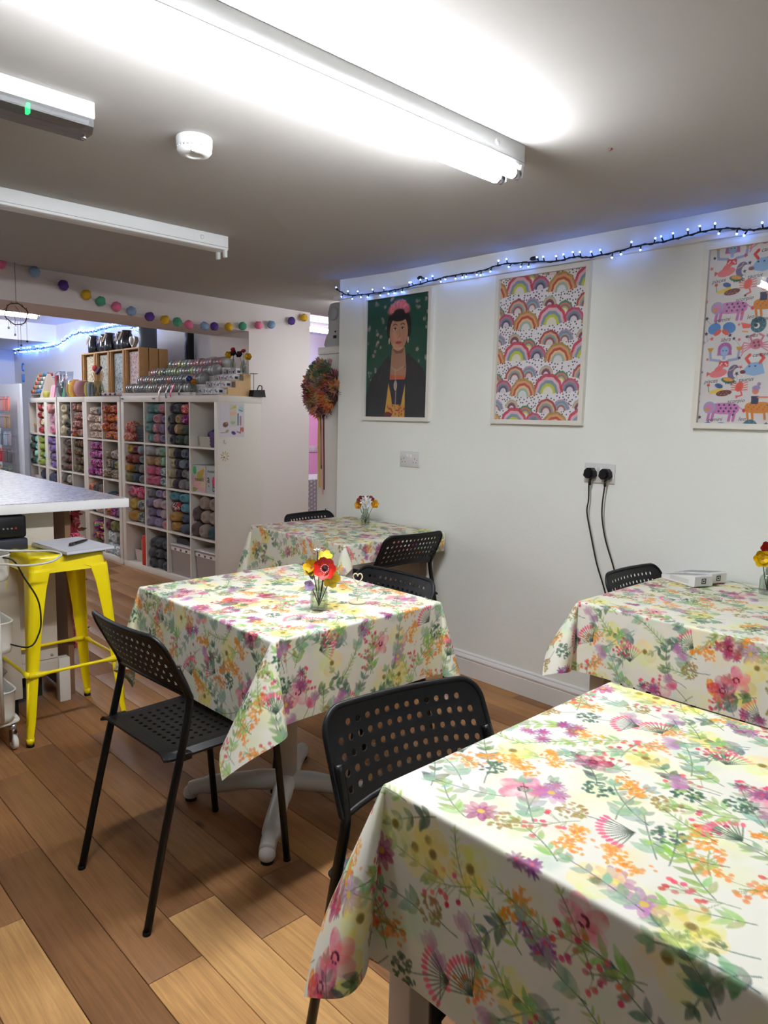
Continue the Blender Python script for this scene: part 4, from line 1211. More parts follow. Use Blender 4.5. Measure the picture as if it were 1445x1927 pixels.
# ------------------------------------------------------------------ chairs
def hole_plate(us, vs, skip, r, fmap, thick, name, parent, m):
    """plate over the grid lines us, vs; a round hole in every inner cell that is not in skip"""
    V = []; F = []
    def pt(u, v, side):
        V.append(tuple(fmap(u, v, side))); return len(V)-1
    ns = 12
    for i in range(len(us)-1):
        for j in range(len(vs)-1):
            u0, u1, v0, v1 = us[i], us[i+1], vs[j], vs[j+1]
            if 0 < i < len(us)-2 and 0 < j < len(vs)-2 and (i, j) not in skip:
                cu, cv = (u0+u1)/2, (v0+v1)/2
                bd = []
                for k in range(ns):
                    e, f = divmod(k, 3); f /= 3
                    bd.append([(u0+(u1-u0)*f, v0), (u1, v0+(v1-v0)*f), (u1-(u1-u0)*f, v1), (u0, v1-(v1-v0)*f)][e])
                ring = [(cu+r*math.cos(-3*math.pi/4+2*math.pi*k/ns), cv+r*math.sin(-3*math.pi/4+2*math.pi*k/ns)) for k in range(ns)]
                I = {}
                for s in (0, 1):
                    I[s] = ([pt(a, b, s) for a, b in bd], [pt(a, b, s) for a, b in ring])
                    for k in range(ns):
                        k2 = (k+1) % ns
                        q = (I[s][0][k], I[s][0][k2], I[s][1][k2], I[s][1][k])
                        F.append(q if s == 0 else q[::-1])
                for k in range(ns):
                    k2 = (k+1) % ns
                    F.append((I[0][1][k], I[0][1][k2], I[1][1][k2], I[1][1][k]))
            else:
                n = 3
                for a in range(n):
                    for b in range(n):
                        q = [(u0+(u1-u0)*(a+x)/n, v0+(v1-v0)*(b+y)/n) for x, y in ((0, 0), (1, 0), (1, 1), (0, 1))]
                        for s in (0, 1):
                            id4 = [pt(x, y, s) for x, y in q]
                            F.append(tuple(id4) if s == 0 else tuple(id4[::-1]))
    # rim
    def rim(pts):
        for p, q in zip(pts[:-1], pts[1:]):
            F.append((pt(*p, 0), pt(*q, 0), pt(*q, 1), pt(*p, 1)))
    fu = [us[0]+(us[-1]-us[0])*k/40 for k in range(41)]; fv = [vs[0]+(vs[-1]-vs[0])*k/30 for k in range(31)]
    rim([(a, vs[0]) for a in fu]); rim([(us[-1], b) for b in fv]); rim([(a, vs[-1]) for a in fu[::-1]]); rim([(us[0], b) for b in fv[::-1]])
    me = bpy.data.meshes.new(name); me.from_pydata(V, [], F)
    bm = bmesh.new(); bm.from_mesh(me); bmesh.ops.remove_doubles(bm, verts=bm.verts, dist=2e-5); bmesh.ops.recalc_face_normals(bm, faces=bm.faces)
    for f in bm.faces: f.smooth = False
    bm.to_mesh(me); bm.free()
    me.materials.append(m)
    return link(name, me, parent)

def make_chair(label):
    t = thing('perforated_chair', label, 'chair', group='black perforated chairs')
    # backrest: u along the width, v from bottom (0) to top (1)
    W, Hh = .385, .175
    us = [-W/2]+[-.0245*7+.0245*k for k in range(15)]+[W/2]
    vs = [0]+[.018+.0275*k for k in range(6)]+[Hh]
    rc = .045
    def fb(u, v, s):
        a, b = u, v
        # round the two upper corners
        ex, ey = abs(u)-(W/2-rc), v-(Hh-rc)
        if ex > 0 and ey > 0:
            x, y = ex/rc, ey/rc
            a = math.copysign(W/2-rc+rc*x*math.sqrt(max(0, 1-y*y/2)), u); b = Hh-rc+rc*y*math.sqrt(max(0, 1-x*x/2))
        # the lower edge arches up in the middle
        b = b+.022*(1-(2*a/W)**2)*(1-v/Hh)
        x = -.110-.090*(b/Hh)+.022*(2*a/W)**2-(.004 if s else 0)+.012*max(0, b/Hh-.75)
        return (x, a, .595+b*.995)
    last = len(us)-3; top = len(vs)-3
    hole_plate(us, vs, {(1, top), (last+0, top)}, .0068, fb, .005, 'backrest', t, BLACKP)
    # rolled rim of the backrest
    rim = []
    for k in range(0, 31): rim.append(fb(-W/2, Hh*k/30, 0))
    for k in range(1, 41): rim.append(fb(-W/2+W*k/40, Hh, 0))
    for k in range(29, -1, -1): rim.append(fb(W/2, Hh*k/30, 0))
    for k in range(1, 40): rim.append(fb(W/2-W*k/40, 0, 0))
    MB().tube([(p[0]-.002, p[1], p[2]) for p in rim], .0065, 8, closed=True).build('back_rim', BLACKP, t)
    # seat: u from rear to front, v across
    SW, SD = .372, .365
    us = [0]+[.052+.0275*k for k in range(10)]+[SD]
    vs = [-SW/2]+[-.0265*5+.0265*k for k in range(11)]+[SW/2]
    def fs(u, v, s):
        a = u-.165; f = u/SD
        wv = v*(1.0-.04*(1-f))
        z = .452-.010*math.sin(math.pi*f)*(1-(2*v/SW)**2)
        if f > .86: z -= .030*((f-.86)/.14)**2
        if f < .10: z += .006*((.10-f)/.10)**2
        e = abs(2*v/SW)
        if e > .86: z -= .014*((e-.86)/.14)**2
        return (a, wv, z-(.006 if s else 0))
    hole_plate(us, vs, set(), .0068, fs, .006, 'seat', t, BLACKP)
    for s in (-1, 1):
        y = s*.188
        MB().tube(smooth_path([(-.225, y*1.02, .004), (-.165, y, .27), (-.118, y, .46), (-.094, y*.985, .57), (-.098, y*.975, .61), (-.128, y*.965, .68)], 6), .0105, 10).build('rear_leg', BLACKM, t)
        MB().tube(smooth_path([(.228, y*1.02, .004), (.205, y*1.0, .24), (.186, y*.97, .415), (.176, y*.9, .430)], 6), .0105, 10).build('front_leg', BLACKM, t)
        MB().lathe([(.0108, 0), (.0108, .010)], 10, (-.226, y*1.02, 0)).build('foot_cap', BLACKP, t)
        MB().lathe([(.0108, 0), (.0108, .010)], 10, (.228, y*1.02, 0)).build('foot_cap', BLACKP, t)
        b = MB(); b.box(-.125, -.085, y*.93-.012, y*.93+.012, .425, .446, bev=.004); b.build('seat_clip', BLACKP, t)
    MB().tube([(-.118, -.188, .437), (-.118, .188, .437)], .0095, 10).build('rear_crossbar', BLACKM, t)
    MB().tube([(.176, -.17, .430), (.176, .17, .430)], .0095, 10).build('front_crossbar', BLACKM, t)
    return t
R = math.radians
chA = make_chair('black perforated chair at the left of the middle table, nearest the stool')
chA.location = (.970, 1.829, 0); chA.rotation_euler = (0, 0, R(2.6))
dup(chA, (.984, .815, 0), R(-100.4), 'black perforated chair tucked in at the nearest table, back to the middle table')
dup(chA, (1.640, 1.821, 0), R(181.8), 'black perforated chair on the wall side of the middle table')
dup(chA, (2.552, 2.605, 0), R(86), 'black perforated chair on the near side of the farthest table')
dup(chA, (2.600, 3.165, 0), R(-84.2), 'black perforated chair beyond the farthest table, by the pier')
dup(chA, (2.595, 1.147, 0), R(-93), 'black perforated chair below the right-hand socket')
# ================================================================== yellow stool and the things on it
YEL = mat('yellow_enamel', (246, 222, 8), 0.35, coat=.3, var=.02, vscale=8)
t = thing('metal_stool', 'yellow metal bar stool beside the tall table', 'stool', (1.075, 3.12, 0), R(1))
def sq(h, r, z, n=5):
    out = []
    for cx, cy, a0 in ((1, 1, 0), (-1, 1, 90), (-1, -1, 180), (1, -1, 270)):
        for k in range(n):
            a = math.radians(a0+90*k/(n-1)); out.append((cx*(h-r)+r*math.cos(a), cy*(h-r)+r*math.sin(a), z))
    return out
def rings(rs_, m, close=(False, False)):
    q = MB(); n = len(rs_[0]); vs = [p for r_ in rs_ for p in r_]; fs = []
    for j in range(len(rs_)-1):
        for k in range(n):
            k2 = (k+1) % n; fs.append((j*n+k, j*n+k2, (j+1)*n+k2, (j+1)*n+k))
    if close[0]: fs.append(tuple(range(n-1, -1, -1)))
    if close[1]: fs.append(tuple((len(rs_)-1)*n+k for k in range(n)))
    return q.add(vs, fs, m, True)
ST = .752
rings([sq(.157, .04, ST-.07), sq(.152, .04, ST-.045), sq(.150, .04, ST-.012), sq(.146, .038, ST-.003), sq(.138, .034, ST), sq(.128, .03, ST-.002), sq(.110, .03, ST-.006)], 0, (False, True)).build('seat', YEL, t)
def leg_section(cx, cy, h, z):
    """folded sheet: L section with rounded outer corner; cx, cy = corner sign, h half spread, returns ring"""
    pass
for sx_ in (-1, 1):
    for sy_ in (-1, 1):
        q = MB(); vs = []; fs = []
        levels = [(.205, .020, .030), (.197, .026, .10), (.188, .034, .25), (.176, .046, .45), (.164, .062, .62), (.1585, .075, .69), (.156, .10, .700)]
        for hh, wd, z in levels:
            r_ = min(.022, wd*.6)
            pts = [(hh-wd, hh)]
            for k in range(6):
                a = math.radians(90-90*k/5); pts.append((hh-r_+r_*math.cos(a), hh-r_+r_*math.sin(a)))
            pts.append((hh, hh-wd))
            inn = [(a-.0022 if a > 0 else a, b-.0022) for a, b in pts[::-1]]
            for a, b in pts+inn: vs.append((sx_*a, sy_*b, z))
        n = 16
        for j in range(len(levels)-1):
            for k in range(n):
                k2 = (k+1) % n; fs.append((j*n+k, j*n+k2, (j+1)*n+k2, (j+1)*n+k))
        q.add(vs, fs, 0, False); lg = q.build('leg', YEL, t)
        MB().lathe([(.013, .010), (.016, .034)], 12, (sx_*.192, sy_*.192, 0)).build('foot_sleeve', YEL, t)
        MB().lathe([(.0145, 0), (.0145, .012)], 12, (sx_*.192, sy_*.192, 0)).build('rubber_foot', BLACKP, t)
        rb = MB(); a_ = .1975
        rb.tube([(sx_*.199, sy_*.186, .09), (sx_*.187, sy_*.176, .255)], .0045, 6); rb.build('pressed_rib', YEL, lg)
h = .185
for (ax, ay, bx, by, z) in ((-h, -h, h, -h, .285), (-h, h, h, h, .285), (-h, -h, -h, h, .285), (h, -h, h, h, .285)):
    q = MB(); a = Vector((ax, ay, z)); b = Vector((bx, by, z))
    q.tube([a.lerp(b, k/10) for k in range(11)], [.013, .012, .0075, .0072, .0072, .0072, .0072, .0072, .0075, .012, .013], 8); q.build('footrest_bar', YEL, t)

t = thing('notepad', 'white notepad with grey cover on the yellow stool', 'notepad', (1.135, 3.09, ST+.001), R(8))
q = MB(); q.box(-.105, .105, -.148, .148, 0, .002); q.build('cover', mat('grey_card', (112, 124, 122), .6), t)
q = MB(); q.box(-.104, .104, -.147, .147, .0022, .012); q.build('pages', mat('paper', (206, 206, 216), .8), t)
q = MB(); q.M = Matrix.Rotation(.02, 4, 'X'); q.box(-.100, .106, -.140, .150, .0135, .0145); q.build('top_sheet', mat('paper2', (214, 214, 224), .8), t)
t = thing('pen', 'black pen lying on the notepad', 'pen', (1.150, 3.075, ST+.0235), R(38))
MB().lathe([(.0055, -.03), (.0062, -.028), (.0062, .03), (.0045, .065), (.001, .08)], 10, (0, 0, 0), 'x').build('barrel', mat('pen_black', (22, 20, 22), .3), t)
MB().lathe([(.0068, -.055), (.007, -.03)], 10, (0, 0, 0), 'x').build('cap', mat('pen_dark', (46, 36, 40), .3), t)

# ================================================================== tall cutting table
def script_top():
    m = mat('grey_script_oilcloth', (186, 182, 180), .35)
    nt = m.node_tree; b = nt.nodes['Principled BSDF']
    tc = nt.nodes.new('ShaderNodeTexCoord'); mp = nt.nodes.new('ShaderNodeMapping'); mp.inputs['Scale'].default_value = (30, 75, 1); mp.inputs['Rotation'].default_value = (0, 0, .25)
    nt.links.new(tc.outputs['Object'], mp.inputs[0])
    nz = nt.nodes.new('ShaderNodeTexNoise'); nz.inputs['Scale'].default_value = 1.0; nz.inputs['Detail'].default_value = 5; nz.inputs['Distortion'].default_value = 1.2
    nt.links.new(mp.outputs[0], nz.inputs[0])
    rp = nt.nodes.new('ShaderNodeValToRGB'); rp.color_ramp.elements[0].position = .40; rp.color_ramp.elements[0].color = L4((112, 106, 108)); rp.color_ramp.elements[1].position = .56; rp.color_ramp.elements[1].color = L4((206, 200, 202))
    nt.links.new(nz.outputs[0], rp.inputs[0]); nt.links.new(rp.outputs[0], b.inputs['Base Color'])
    return m
TT = .936
t = thing('tall_table', 'tall white cutting table with grey patterned top', 'table', (.80, 4.2, 0), R(-.8))
MB().box(-.95, .645, -1.0, 1.1, TT-.040, TT, bev=.002).build('tabletop', mat('white_laminate', (236, 236, 236), .4), t)
MB().box(-.935, .63, -.985, 1.085, TT+.0002, TT+.0022).build('table_cover', script_top(), t)
CREAM = mat('cream_panel', (208, 200, 186), .55)
MB().box(-.50, .352, -.870, -.850, .21, TT-.040).build('end_panel', CREAM, t)
MB().box(-.50, .352, -.872, -.850, .145, .207).build('drawer_front', CREAM, t)
MB().lathe([(0, -.8745), (.006, -.8745), (.006, -.871)], 12, (.325, 0, .228), 'y').build('screw', GREYP, t)
for (x, y) in ((.375, -.862), (.375, .95), (-.85, -.862), (-.85, .95)):
    MB().box(x-.024, x+.024, y-.024, y+.024, 0, .205 if x > 0 and y < 0 else TT-.04, bev=.002).build('leg', WHITE, t)
MB().box(.400, .424, -.87, -.42, .02, TT-.041).build('side_board', mat('brown_chipboard', (128, 96, 70), .7, var=.12, vscale=60), t)
MB().box(-.50, .34, -.848, .95, .14, .16).build('lower_shelf', CREAM, t)
MB().box(-.48, .30, -.80, -.76, .02, .138).build('gap_shade_board', mat('gap_shade_dark', (40, 32, 30), .8), t)  # dark board stands in for the shade in the gap under the panel

# pink flower garland on the board
t = thing('flower_garland', 'pink artificial flower garland hanging beside the tall table', 'garland', (1.262, 3.44, .90))
MB().tube([(0, 0, 0), (.004, 0, -.3), (-.003, 0, -.70)], .003, 6).build('cord', STEMM, t)
r_ = random.Random(3)
pet = MB()
for k in range(6):
    a = k*math.pi/3
    pet.add([(0, 0, 0), (.02*math.cos(a-.4), .02*math.sin(a-.4), .008), (.034*math.cos(a), .034*math.sin(a), .004), (.02*math.cos(a+.4), .02*math.sin(a+.4), .008)], [(0, 1, 2, 3)], 0, True)
    a += .5
    pet.add([(0, 0, .002), (.012*math.cos(a-.4), .012*math.sin(a-.4), .016), (.02*math.cos(a), .02*math.sin(a), .018), (.012*math.cos(a+.4), .012*math.sin(a+.4), .016)], [(0, 1, 2, 3)], 0, True)
pet_me = pet.mesh('blossom'); pet_me.materials.append(PLAIN)
for k in range(46):
    z = -.015*k; b = link('blossom', pet_me, t, (r_.uniform(-.022, .026), r_.uniform(-.035, .02), z))
    b.rotation_euler = (r_.uniform(.6, 2.2), r_.uniform(-.8, .8), r_.uniform(-1, 1)); b.scale = (r_.uniform(.9, 1.3),)*3
    b.color = L4(r_.choice(((222, 96, 128), (232, 120, 150), (206, 70, 104), (236, 150, 170), (226, 110, 112))))
for k in range(8):
    l = MB(); l.add([(0, 0, 0), (.012, .004, .02), (0, 0, .045), (-.012, .004, .02)], [(0, 1, 2, 3)])
    o_ = l.build('leaf', mat('leaf_green', (70, 120, 60), .6), t, (.02, -.02, -.05-.08*k)); o_.rotation_euler = (1.0, r_.uniform(0, 2), r_.uniform(-1, 1))

# ================================================================== trolley, printer stand, printer
TRW = mat('cream_white_metal', (224, 221, 212), .35)
t = thing('utility_trolley', 'white three-tier metal trolley on castors at the left edge', 'trolley', (.615, 3.09, 0), R(2))
hx, hy = .225, .175
def tray(z, h_, nm):
    rs_ = []
    for (g, zz) in ((-.022, z), (-.004, z+.006), (0, z+.03), (.004, z+h_), (.008, z+h_+.003), (.006, z+h_+.006), (.0, z+h_+.003), (-.004, z+.03), (-.010, z+.008), (-.03, z+.005)):
        ring = []
        for cx, cy, a0 in ((1, 1, 0), (-1, 1, 90), (-1, -1, 180), (1, -1, 270)):
            for k in range(6):
                a = math.radians(a0+18*k); rr = .045
                ring.append((cx*(hx-rr)+(rr+g)*math.cos(a), cy*(hy-rr)+(rr+g)*math.sin(a), zz))
        rs_.append(ring)
    rings(rs_, 0, (True, True)).build(nm, TRW, t)
tray(.675, .10, 'tray'); tray(.39, .125, 'tray'); tray(.115, .125, 'tray')
for s in (-1, 1):
    for q_ in (-1, 1):
        MB().tube([(s*(hx-.06), q_*(hy+.004), .13), (s*(hx-.06), q_*(hy+.004), .78)], .009, 8).build('post', TRW, t)
    MB().tube(smooth_path([(s*.02, -hy+.02, .112), (s*(hx-.02), -hy+.03, .110), (s*(hx+.012), -hy+.06, .108), (s*(hx+.012), 0, .108), (s*(hx+.012), hy-.06, .108), (s*(hx-.02), hy-.03, .110), (s*.02, hy-.02, .112)], 6), .010, 8).build('base_rail', TRW, t)
MB().tube([(-.2, -hy+.02, .111), (.2, -hy+.02, .111)], .010, 8).build('base_rail', TRW, t)
for s in (-1, 1):
    for q_ in (-1, 1):
        w_ = thing  # castor
        c = MB(); X, Y = s*(hx-.012), q_*(hy-.03)
        c.lathe([(.012, .075), (.012, .10)], 12, (X, Y, 0)); c.box(X-.012, X-.008, Y-.022, Y+.012, .024, .076); c.box(X+.008, X+.012, Y-.022, Y+.012, .024, .076); c.lathe([(.004, -.016), (.004, .016)], 8, (X, Y-.008, .030), 'x')
        co = c.build('castor_fork', CHROME, t)
        wv = MB(); wv.lathe([(.012, -.009), (.026, -.009), (.029, -.005), (.029, .005), (.026, .009), (.012, .009)], 20, (X, Y-.008, .030), 'x'); wv.build('wheel', mat('white_wheel', (224, 222, 216), .4), co)
t = tag(MB().lathe([(.030, 0), (.047, .125), (.0455, .125), (.0288, .003)], 20, caps=False).build('plastic_cup', CLEARPLA, loc=(.735, 3.02, .215)), 'clear plastic cup leaning in the bottom tray of the trolley', 'cup')
t.rotation_euler = (.1, .5, 0)
tag(MB().box(-.10, .10, -.07, .07, 0, .004).build('paper_sheet', mat('paper_blue', (206, 212, 226), .7), loc=(.70, 2.99, .232), rotz=.2), 'white paper lying in the bottom tray of the trolley', 'paper')
q = MB(); q.tube(smooth_path([(.70, 3.02, .735), (.76, 2.965, .80), (.84, 2.945, .792), (.925, 2.93, .785), (.985, 2.90, .782), (1.005, 2.86, .772), (.955, 2.84, .752), (.87, 2.86, .745), (.79, 2.90, .752), (.70, 2.96, .715)], 8), .0042, 8)
tag(q.build('white_cable', mat('white_cable', (206, 204, 196), .4)), 'loop of white cable hanging out of the trolley over the stool', 'cable')
q = MB(); q.tube(smooth_path([(.80, 2.93, .775), (.845, 2.905, .76), (.88, 2.90, .69), (.925, 2.90, .60), (.935, 2.90, .52), (.925, 2.90, .46), (.885, 2.90, .415), (.80, 2.96, .44)], 8), .0032, 8)
tag(q.build('black_cable', CORDM), 'black cable hanging down from the trolley in front of the stool', 'cable')
t = thing('printer_stand', 'low cream stand under the black printer behind the trolley', 'stand', (.80, 3.36, 0))
MB().box(-.26, .155, -.135, -.036, .09, .722, bev=.002).build('body', CREAM, t)
for s in (-1, 1):
    MB().box(s*.17-.05-.02, s*.17-.05+.02, -.12, -.02, 0, .09).build('foot', BLACKP, t)
t = thing('printer', 'black label printer at the left edge under the tall table', 'printer', (.80, 3.29, .722))
q = MB(); q.box(-.25, .195, -.085, .04, .002, .072, bev=.010); q.build('lower_body', mat('printer_blue_black', (40, 42, 54), .4), t)
q = MB(); q.box(-.25, .192, -.082, .04, .073, .168, bev=.012); q.build('upper_body', BLACKP, t)
for k in range(4):
    MB().lathe([(0, -.0865), (.004, -.0855), (.004, -.08)], 10, (.10+.016*k, 0, .115), 'y').build('button', mat('grey_button', (120, 122, 126), .4) if k != 3 else mat('red_led', (180, 40, 40), .4, emit=(220, 40, 40), power=.15), t)

# ================================================================== cube shelving
def shelf_unit(label, loc, rot, ncol, cell=.3275, H=1.47, wall=.05, D=.39, nrow=4):
    """local x = depth, local y = along the wall away from the pier"""
    t = thing('cube_shelf', label, 'shelf', loc, rot, 'white cube shelves along the shop wall')
    L = 2*wall+ncol*cell+(ncol-1)*.015
    ch = (H-2*wall-(nrow-1)*.015)/nrow
    MB().box(0, D, 0, L, H-wall, H, bev=.0015).build('top_panel', SHELFM, t)
    MB().box(0, D, 0, L, 0, wall, bev=.0015).build('bottom_panel', SHELFM, t)
    for y in (0, L-wall): MB().box(0, D, y, y+wall, wall, H-wall, bev=.0015).build('side_panel', SHELFM, t)
    for c in range(1, ncol):
        y = wall+c*cell+(c-1)*.015; MB().box(.003, D, y, y+.015, wall, H-wall).build('divider', SHELFM, t)
    for r in range(1, nrow):
        z = wall+r*ch+(r-1)*.015
        for c in range(ncol):
            y = wall+c*(cell+.015); MB().box(.003, D, y, y+cell, z, z+.015).build('shelf_board', SHELFM, t)
    MB().box(D-.004, D-.001, wall, L-wall, wall, H-wall).build('back_panel', SHELFM, t)
    return t, L, ch
def unit_frame(loc, rot, ncol, cell, ch, wall=.05):
    M = Matrix.Translation(loc) @ Matrix.Rotation(rot, 4, 'Z')
    def cellpos(c, row, u, v, d):
        """u 0..1 from viewer's left to right in the cell, v height above the cell floor, d depth"""
        y0 = wall+c*(cell+.015); z0 = wall+(3-row)*(ch+.015)
        return M @ Vector((d, y0+(1-u)*cell, z0+v))
    return cellpos
n1 = Vector((-math.sin(BA), math.cos(BA), 0))
U1 = (2.755, 4.635, 0)
u1, L1, CH = shelf_unit('white cube shelf four cells wide nearest the pier', U1, BA, 4)
p2 = Vector(U1)+n1*(L1+.002)+Vector((0, .022, 0))
u2_, L2, _ = shelf_unit('white two-column cube shelf, second unit from the pier', p2, 0, 2)
p3 = p2+Vector((0, L2+.002, 0))
u3_, L3_, _ = shelf_unit('white two-column cube shelf, third unit from the pier', p3, 0, 2, cell=.29)
a4 = R(-4)
p4 = p3+Vector((0, L3_+.029, 0))
u4_, L4_, _ = shelf_unit('white single-column cube shelf, second last unit', p4, a4, 1, cell=.30)
p5 = p4+Vector((-math.sin(a4), math.cos(a4), 0))*(L4_+.002)
u5_, L5_, _ = shelf_unit('white two-column cube shelf at the far end of the row', p5, a4, 2, cell=.29)
CP = {1: unit_frame(U1, BA, 4, .3275, CH), 2: unit_frame(p2, 0, 2, .3275, CH), 3: unit_frame(p3, 0, 2, .29, CH), 4: unit_frame(p4, a4, 1, .30, CH), 5: unit_frame(p5, a4, 2, .29, CH)}
CW = {1: .3275, 2: .3275, 3: .29, 4: .30, 5: .29}
CR_ = {1: BA, 2: 0, 3: 0, 4: a4, 5: a4}
first_col = {1: 0, 2: 4, 3: 6, 4: 8, 5: 9}
ORD = ['first', 'second', 'third', 'fourth', 'fifth', 'sixth', 'seventh', 'eighth', 'ninth', 'tenth', 'eleventh']
ROWN = ['top', 'second', 'third', 'bottom']

# ---- yarn
PALC = {'teal': (122, 172, 170), 'pink': (214, 150, 168), 'lilac': (150, 134, 172), 'aubergine': (56, 42, 70), 'navy': (44, 54, 92), 'forest': (62, 82, 66), 'tan': (190, 158, 110), 'cream': (226, 212, 176), 'hot pink': (226, 108, 148),
        'grey blue': (132, 146, 158), 'mint': (142, 188, 158), 'grey': (140, 138, 140), 'charcoal': (78, 80, 88), 'lavender': (160, 148, 190), 'pale pink': (216, 190, 196), 'salmon': (222, 150, 150), 'aqua': (84, 158, 178), 'dark blue': (48, 72, 100), 'mustard': (196, 142, 48),
        'beige': (176, 154, 142), 'brown': (104, 82, 80), 'petrol': (20, 74, 88), 'red': (184, 22, 40), 'pale yellow': (238, 228, 176), 'black': (20, 20, 24), 'maroon': (116, 30, 34), 'taupe': (120, 100, 84), 'bottle green': (16, 62, 52), 'pale aqua': (146, 214, 196), 'lime': (160, 186, 52),
        'violet': (150, 116, 190), 'dark purple': (52, 40, 88), 'baby pink': (240, 176, 206), 'peach pink': (240, 168, 168), 'royal blue': (44, 70, 146), 'sky blue': (160, 186, 208), 'cyan': (60, 160, 206), 'white': (214, 212, 218), 'olive': (142, 140, 88), 'burgundy': (120, 26, 66), 'light grey': (176, 172, 166), 'gold': (214, 176, 70), 'dark grey': (96, 94, 92), 'rust red': (150, 56, 40)}
def skein_mesh():
    q = MB(); q.lathe([(.18, -.70), (.42, -1.0), (.78, -.86), (1.0, -.3), (1.0, .3), (.78, .86), (.4, 1.0), (.15, .7)], 16, (0, 0, 0), 'x')
    vs = []
    for i, p in enumerate(q.v):
        k = 1+.05*math.sin(i*2.3)+.03*math.sin(i*5.1); vs.append((p[0], p[1]*k, p[2]*k))
    q.v = vs
    me = q.mesh('skein'); me.materials.append(YARN); return me
SKEIN = skein_mesh()
def varieg(name, cols, scale=3.0):
    if name in MATS: return MATS[name]
    m = mat(name, cols[0], .9); nt = m.node_tree; b = nt.nodes['Principled BSDF']
    tc = nt.nodes.new('ShaderNodeTexCoord'); oi = nt.nodes.new('ShaderNodeObjectInfo'); ad = nt.nodes.new('ShaderNodeVectorMath'); ad.operation = 'ADD'
    cm = nt.nodes.new('ShaderNodeCombineXYZ'); sc = nt.nodes.new('ShaderNodeVectorMath'); sc.operation = 'SCALE'; sc.inputs[3].default_value = 50
    for k in range(3): nt.links.new(oi.outputs['Random'], cm.inputs[k])
    nt.links.new(cm.outputs[0], sc.inputs[0]); nt.links.new(tc.outputs['Object'], ad.inputs[0]); nt.links.new(sc.outputs[0], ad.inputs[1])
    nz = nt.nodes.new('ShaderNodeTexNoise'); nz.inputs['Scale'].default_value = scale*.35; nz.inputs['Detail'].default_value = 1; nz.inputs['Distortion'].default_value = 1.5
    nt.links.new(ad.outputs[0], nz.inputs[0])
    rp = nt.nodes.new('ShaderNodeValToRGB'); rp.color_ramp.interpolation = 'CONSTANT'
    n = len(cols); el = rp.color_ramp.elements
    while len(el) < n: el.new(.5)
    for k in range(n): el[k].position = .30+.40*k/n if k else 0; el[k].color = L4(cols[k])
    nt.links.new(nz.outputs[0], rp.inputs[0])
    w = nt.nodes.new('ShaderNodeTexWave'); w.inputs['Scale'].default_value = 2.2; w.inputs['Distortion'].default_value = 7; w.inputs['Detail'].default_value = 2
    nt.links.new(tc.outputs['Object'], w.inputs[0])
    r2_ = nt.nodes.new('ShaderNodeValToRGB'); r2_.color_ramp.elements[0].color = (.72, .72, .72, 1); r2_.color_ramp.elements[1].color = (1.1, 1.1, 1.1, 1)
    nt.links.new(w.outputs[0], r2_.inputs[0])
    mx = nt.nodes.new('ShaderNodeMix'); mx.data_type = 'RGBA'; mx.blend_type = 'MULTIPLY'; mx.inputs[0].default_value = 1
    nt.links.new(rp.outputs[0], mx.inputs[6]); nt.links.new(r2_.outputs[0], mx.inputs[7]); nt.links.new(mx.outputs[2], b.inputs['Base Color'])
    return m
VAR = {'orange and navy': [(64, 66, 92), (224, 128, 40), (52, 56, 84), (206, 76, 56), (232, 164, 60), (96, 78, 120)], 'cream and rose': [(222, 210, 186), (176, 128, 132), (232, 224, 208), (150, 132, 118), (206, 170, 160)],
       'magenta and purple': [(140, 30, 96), (96, 50, 110), (190, 66, 140), (176, 160, 196), (110, 20, 70)], 'muted rainbow': [(176, 96, 110), (96, 92, 96), (206, 150, 110), (110, 120, 120), (150, 60, 70), (206, 176, 170)],
       'dark green and wine': [(52, 66, 58), (110, 40, 52), (120, 108, 52), (70, 84, 74), (90, 36, 44)], 'olive and grey': [(128, 122, 96), (96, 96, 104), (190, 176, 150), (120, 76, 90), (110, 112, 70)],
       'rainbow purple': [(110, 30, 104), (70, 40, 100), (170, 40, 110), (180, 170, 50), (60, 130, 110)], 'red and white': [(170, 40, 56), (206, 190, 190), (90, 34, 44), (196, 60, 70)], 'red and pink striped': [(196, 72, 92), (222, 170, 150), (170, 50, 70), (190, 150, 120)],
       'pink and red': [(206, 70, 110), (160, 40, 60), (150, 110, 140), (220, 110, 140)], 'grey and moss': [(112, 120, 124), (168, 172, 160), (84, 92, 98), (120, 124, 96)], 'blue grey flecked': [(130, 150, 170), (170, 190, 180), (100, 120, 140), (196, 206, 206)], 'white and aqua': [(214, 216, 224), (150, 190, 200), (230, 226, 216), (160, 170, 190)]}
SKEINV = {}
BANDM = mat('paper_band', (216, 216, 222), .6)
band_me = MB().lathe([(1.03, -.30), (1.03, .30)], 16, (0, 0, 0), 'x', caps=False).mesh('paper_band'); band_me.materials.append(BANDM)
NY = [0]
def yarn(color, P, size, rot, label, group, band=False):
    """size = half lengths (depth, across, up)"""
    me = SKEIN
    if color in VAR:
        if color not in SKEINV:
            q = SKEIN.copy(); q.materials.clear(); q.materials.append(varieg('yarn_'+color.replace(' ', '_'), VAR[color])); SKEINV[color] = q
        me = SKEINV[color]
    o = bpy.data.objects.new('yarn_ball', me); COL.objects.link(o)
    o.location = P; o.rotation_euler = rot; o.scale = size
    if color in PALC:
        j = [min(255, max(0, v*random.Random(NY[0]).uniform(.98, 1.10))) for v in PALC[color]]; o.color = L4(j)
    NY[0] += 1
    tag(o, label, 'yarn', group)
    if band: link('paper_band', band_me, o)
    return o
def cellname(u, c, row):
    return '%s row, %s column from pier' % (ROWN[row], ORD[first_col[u]+c])
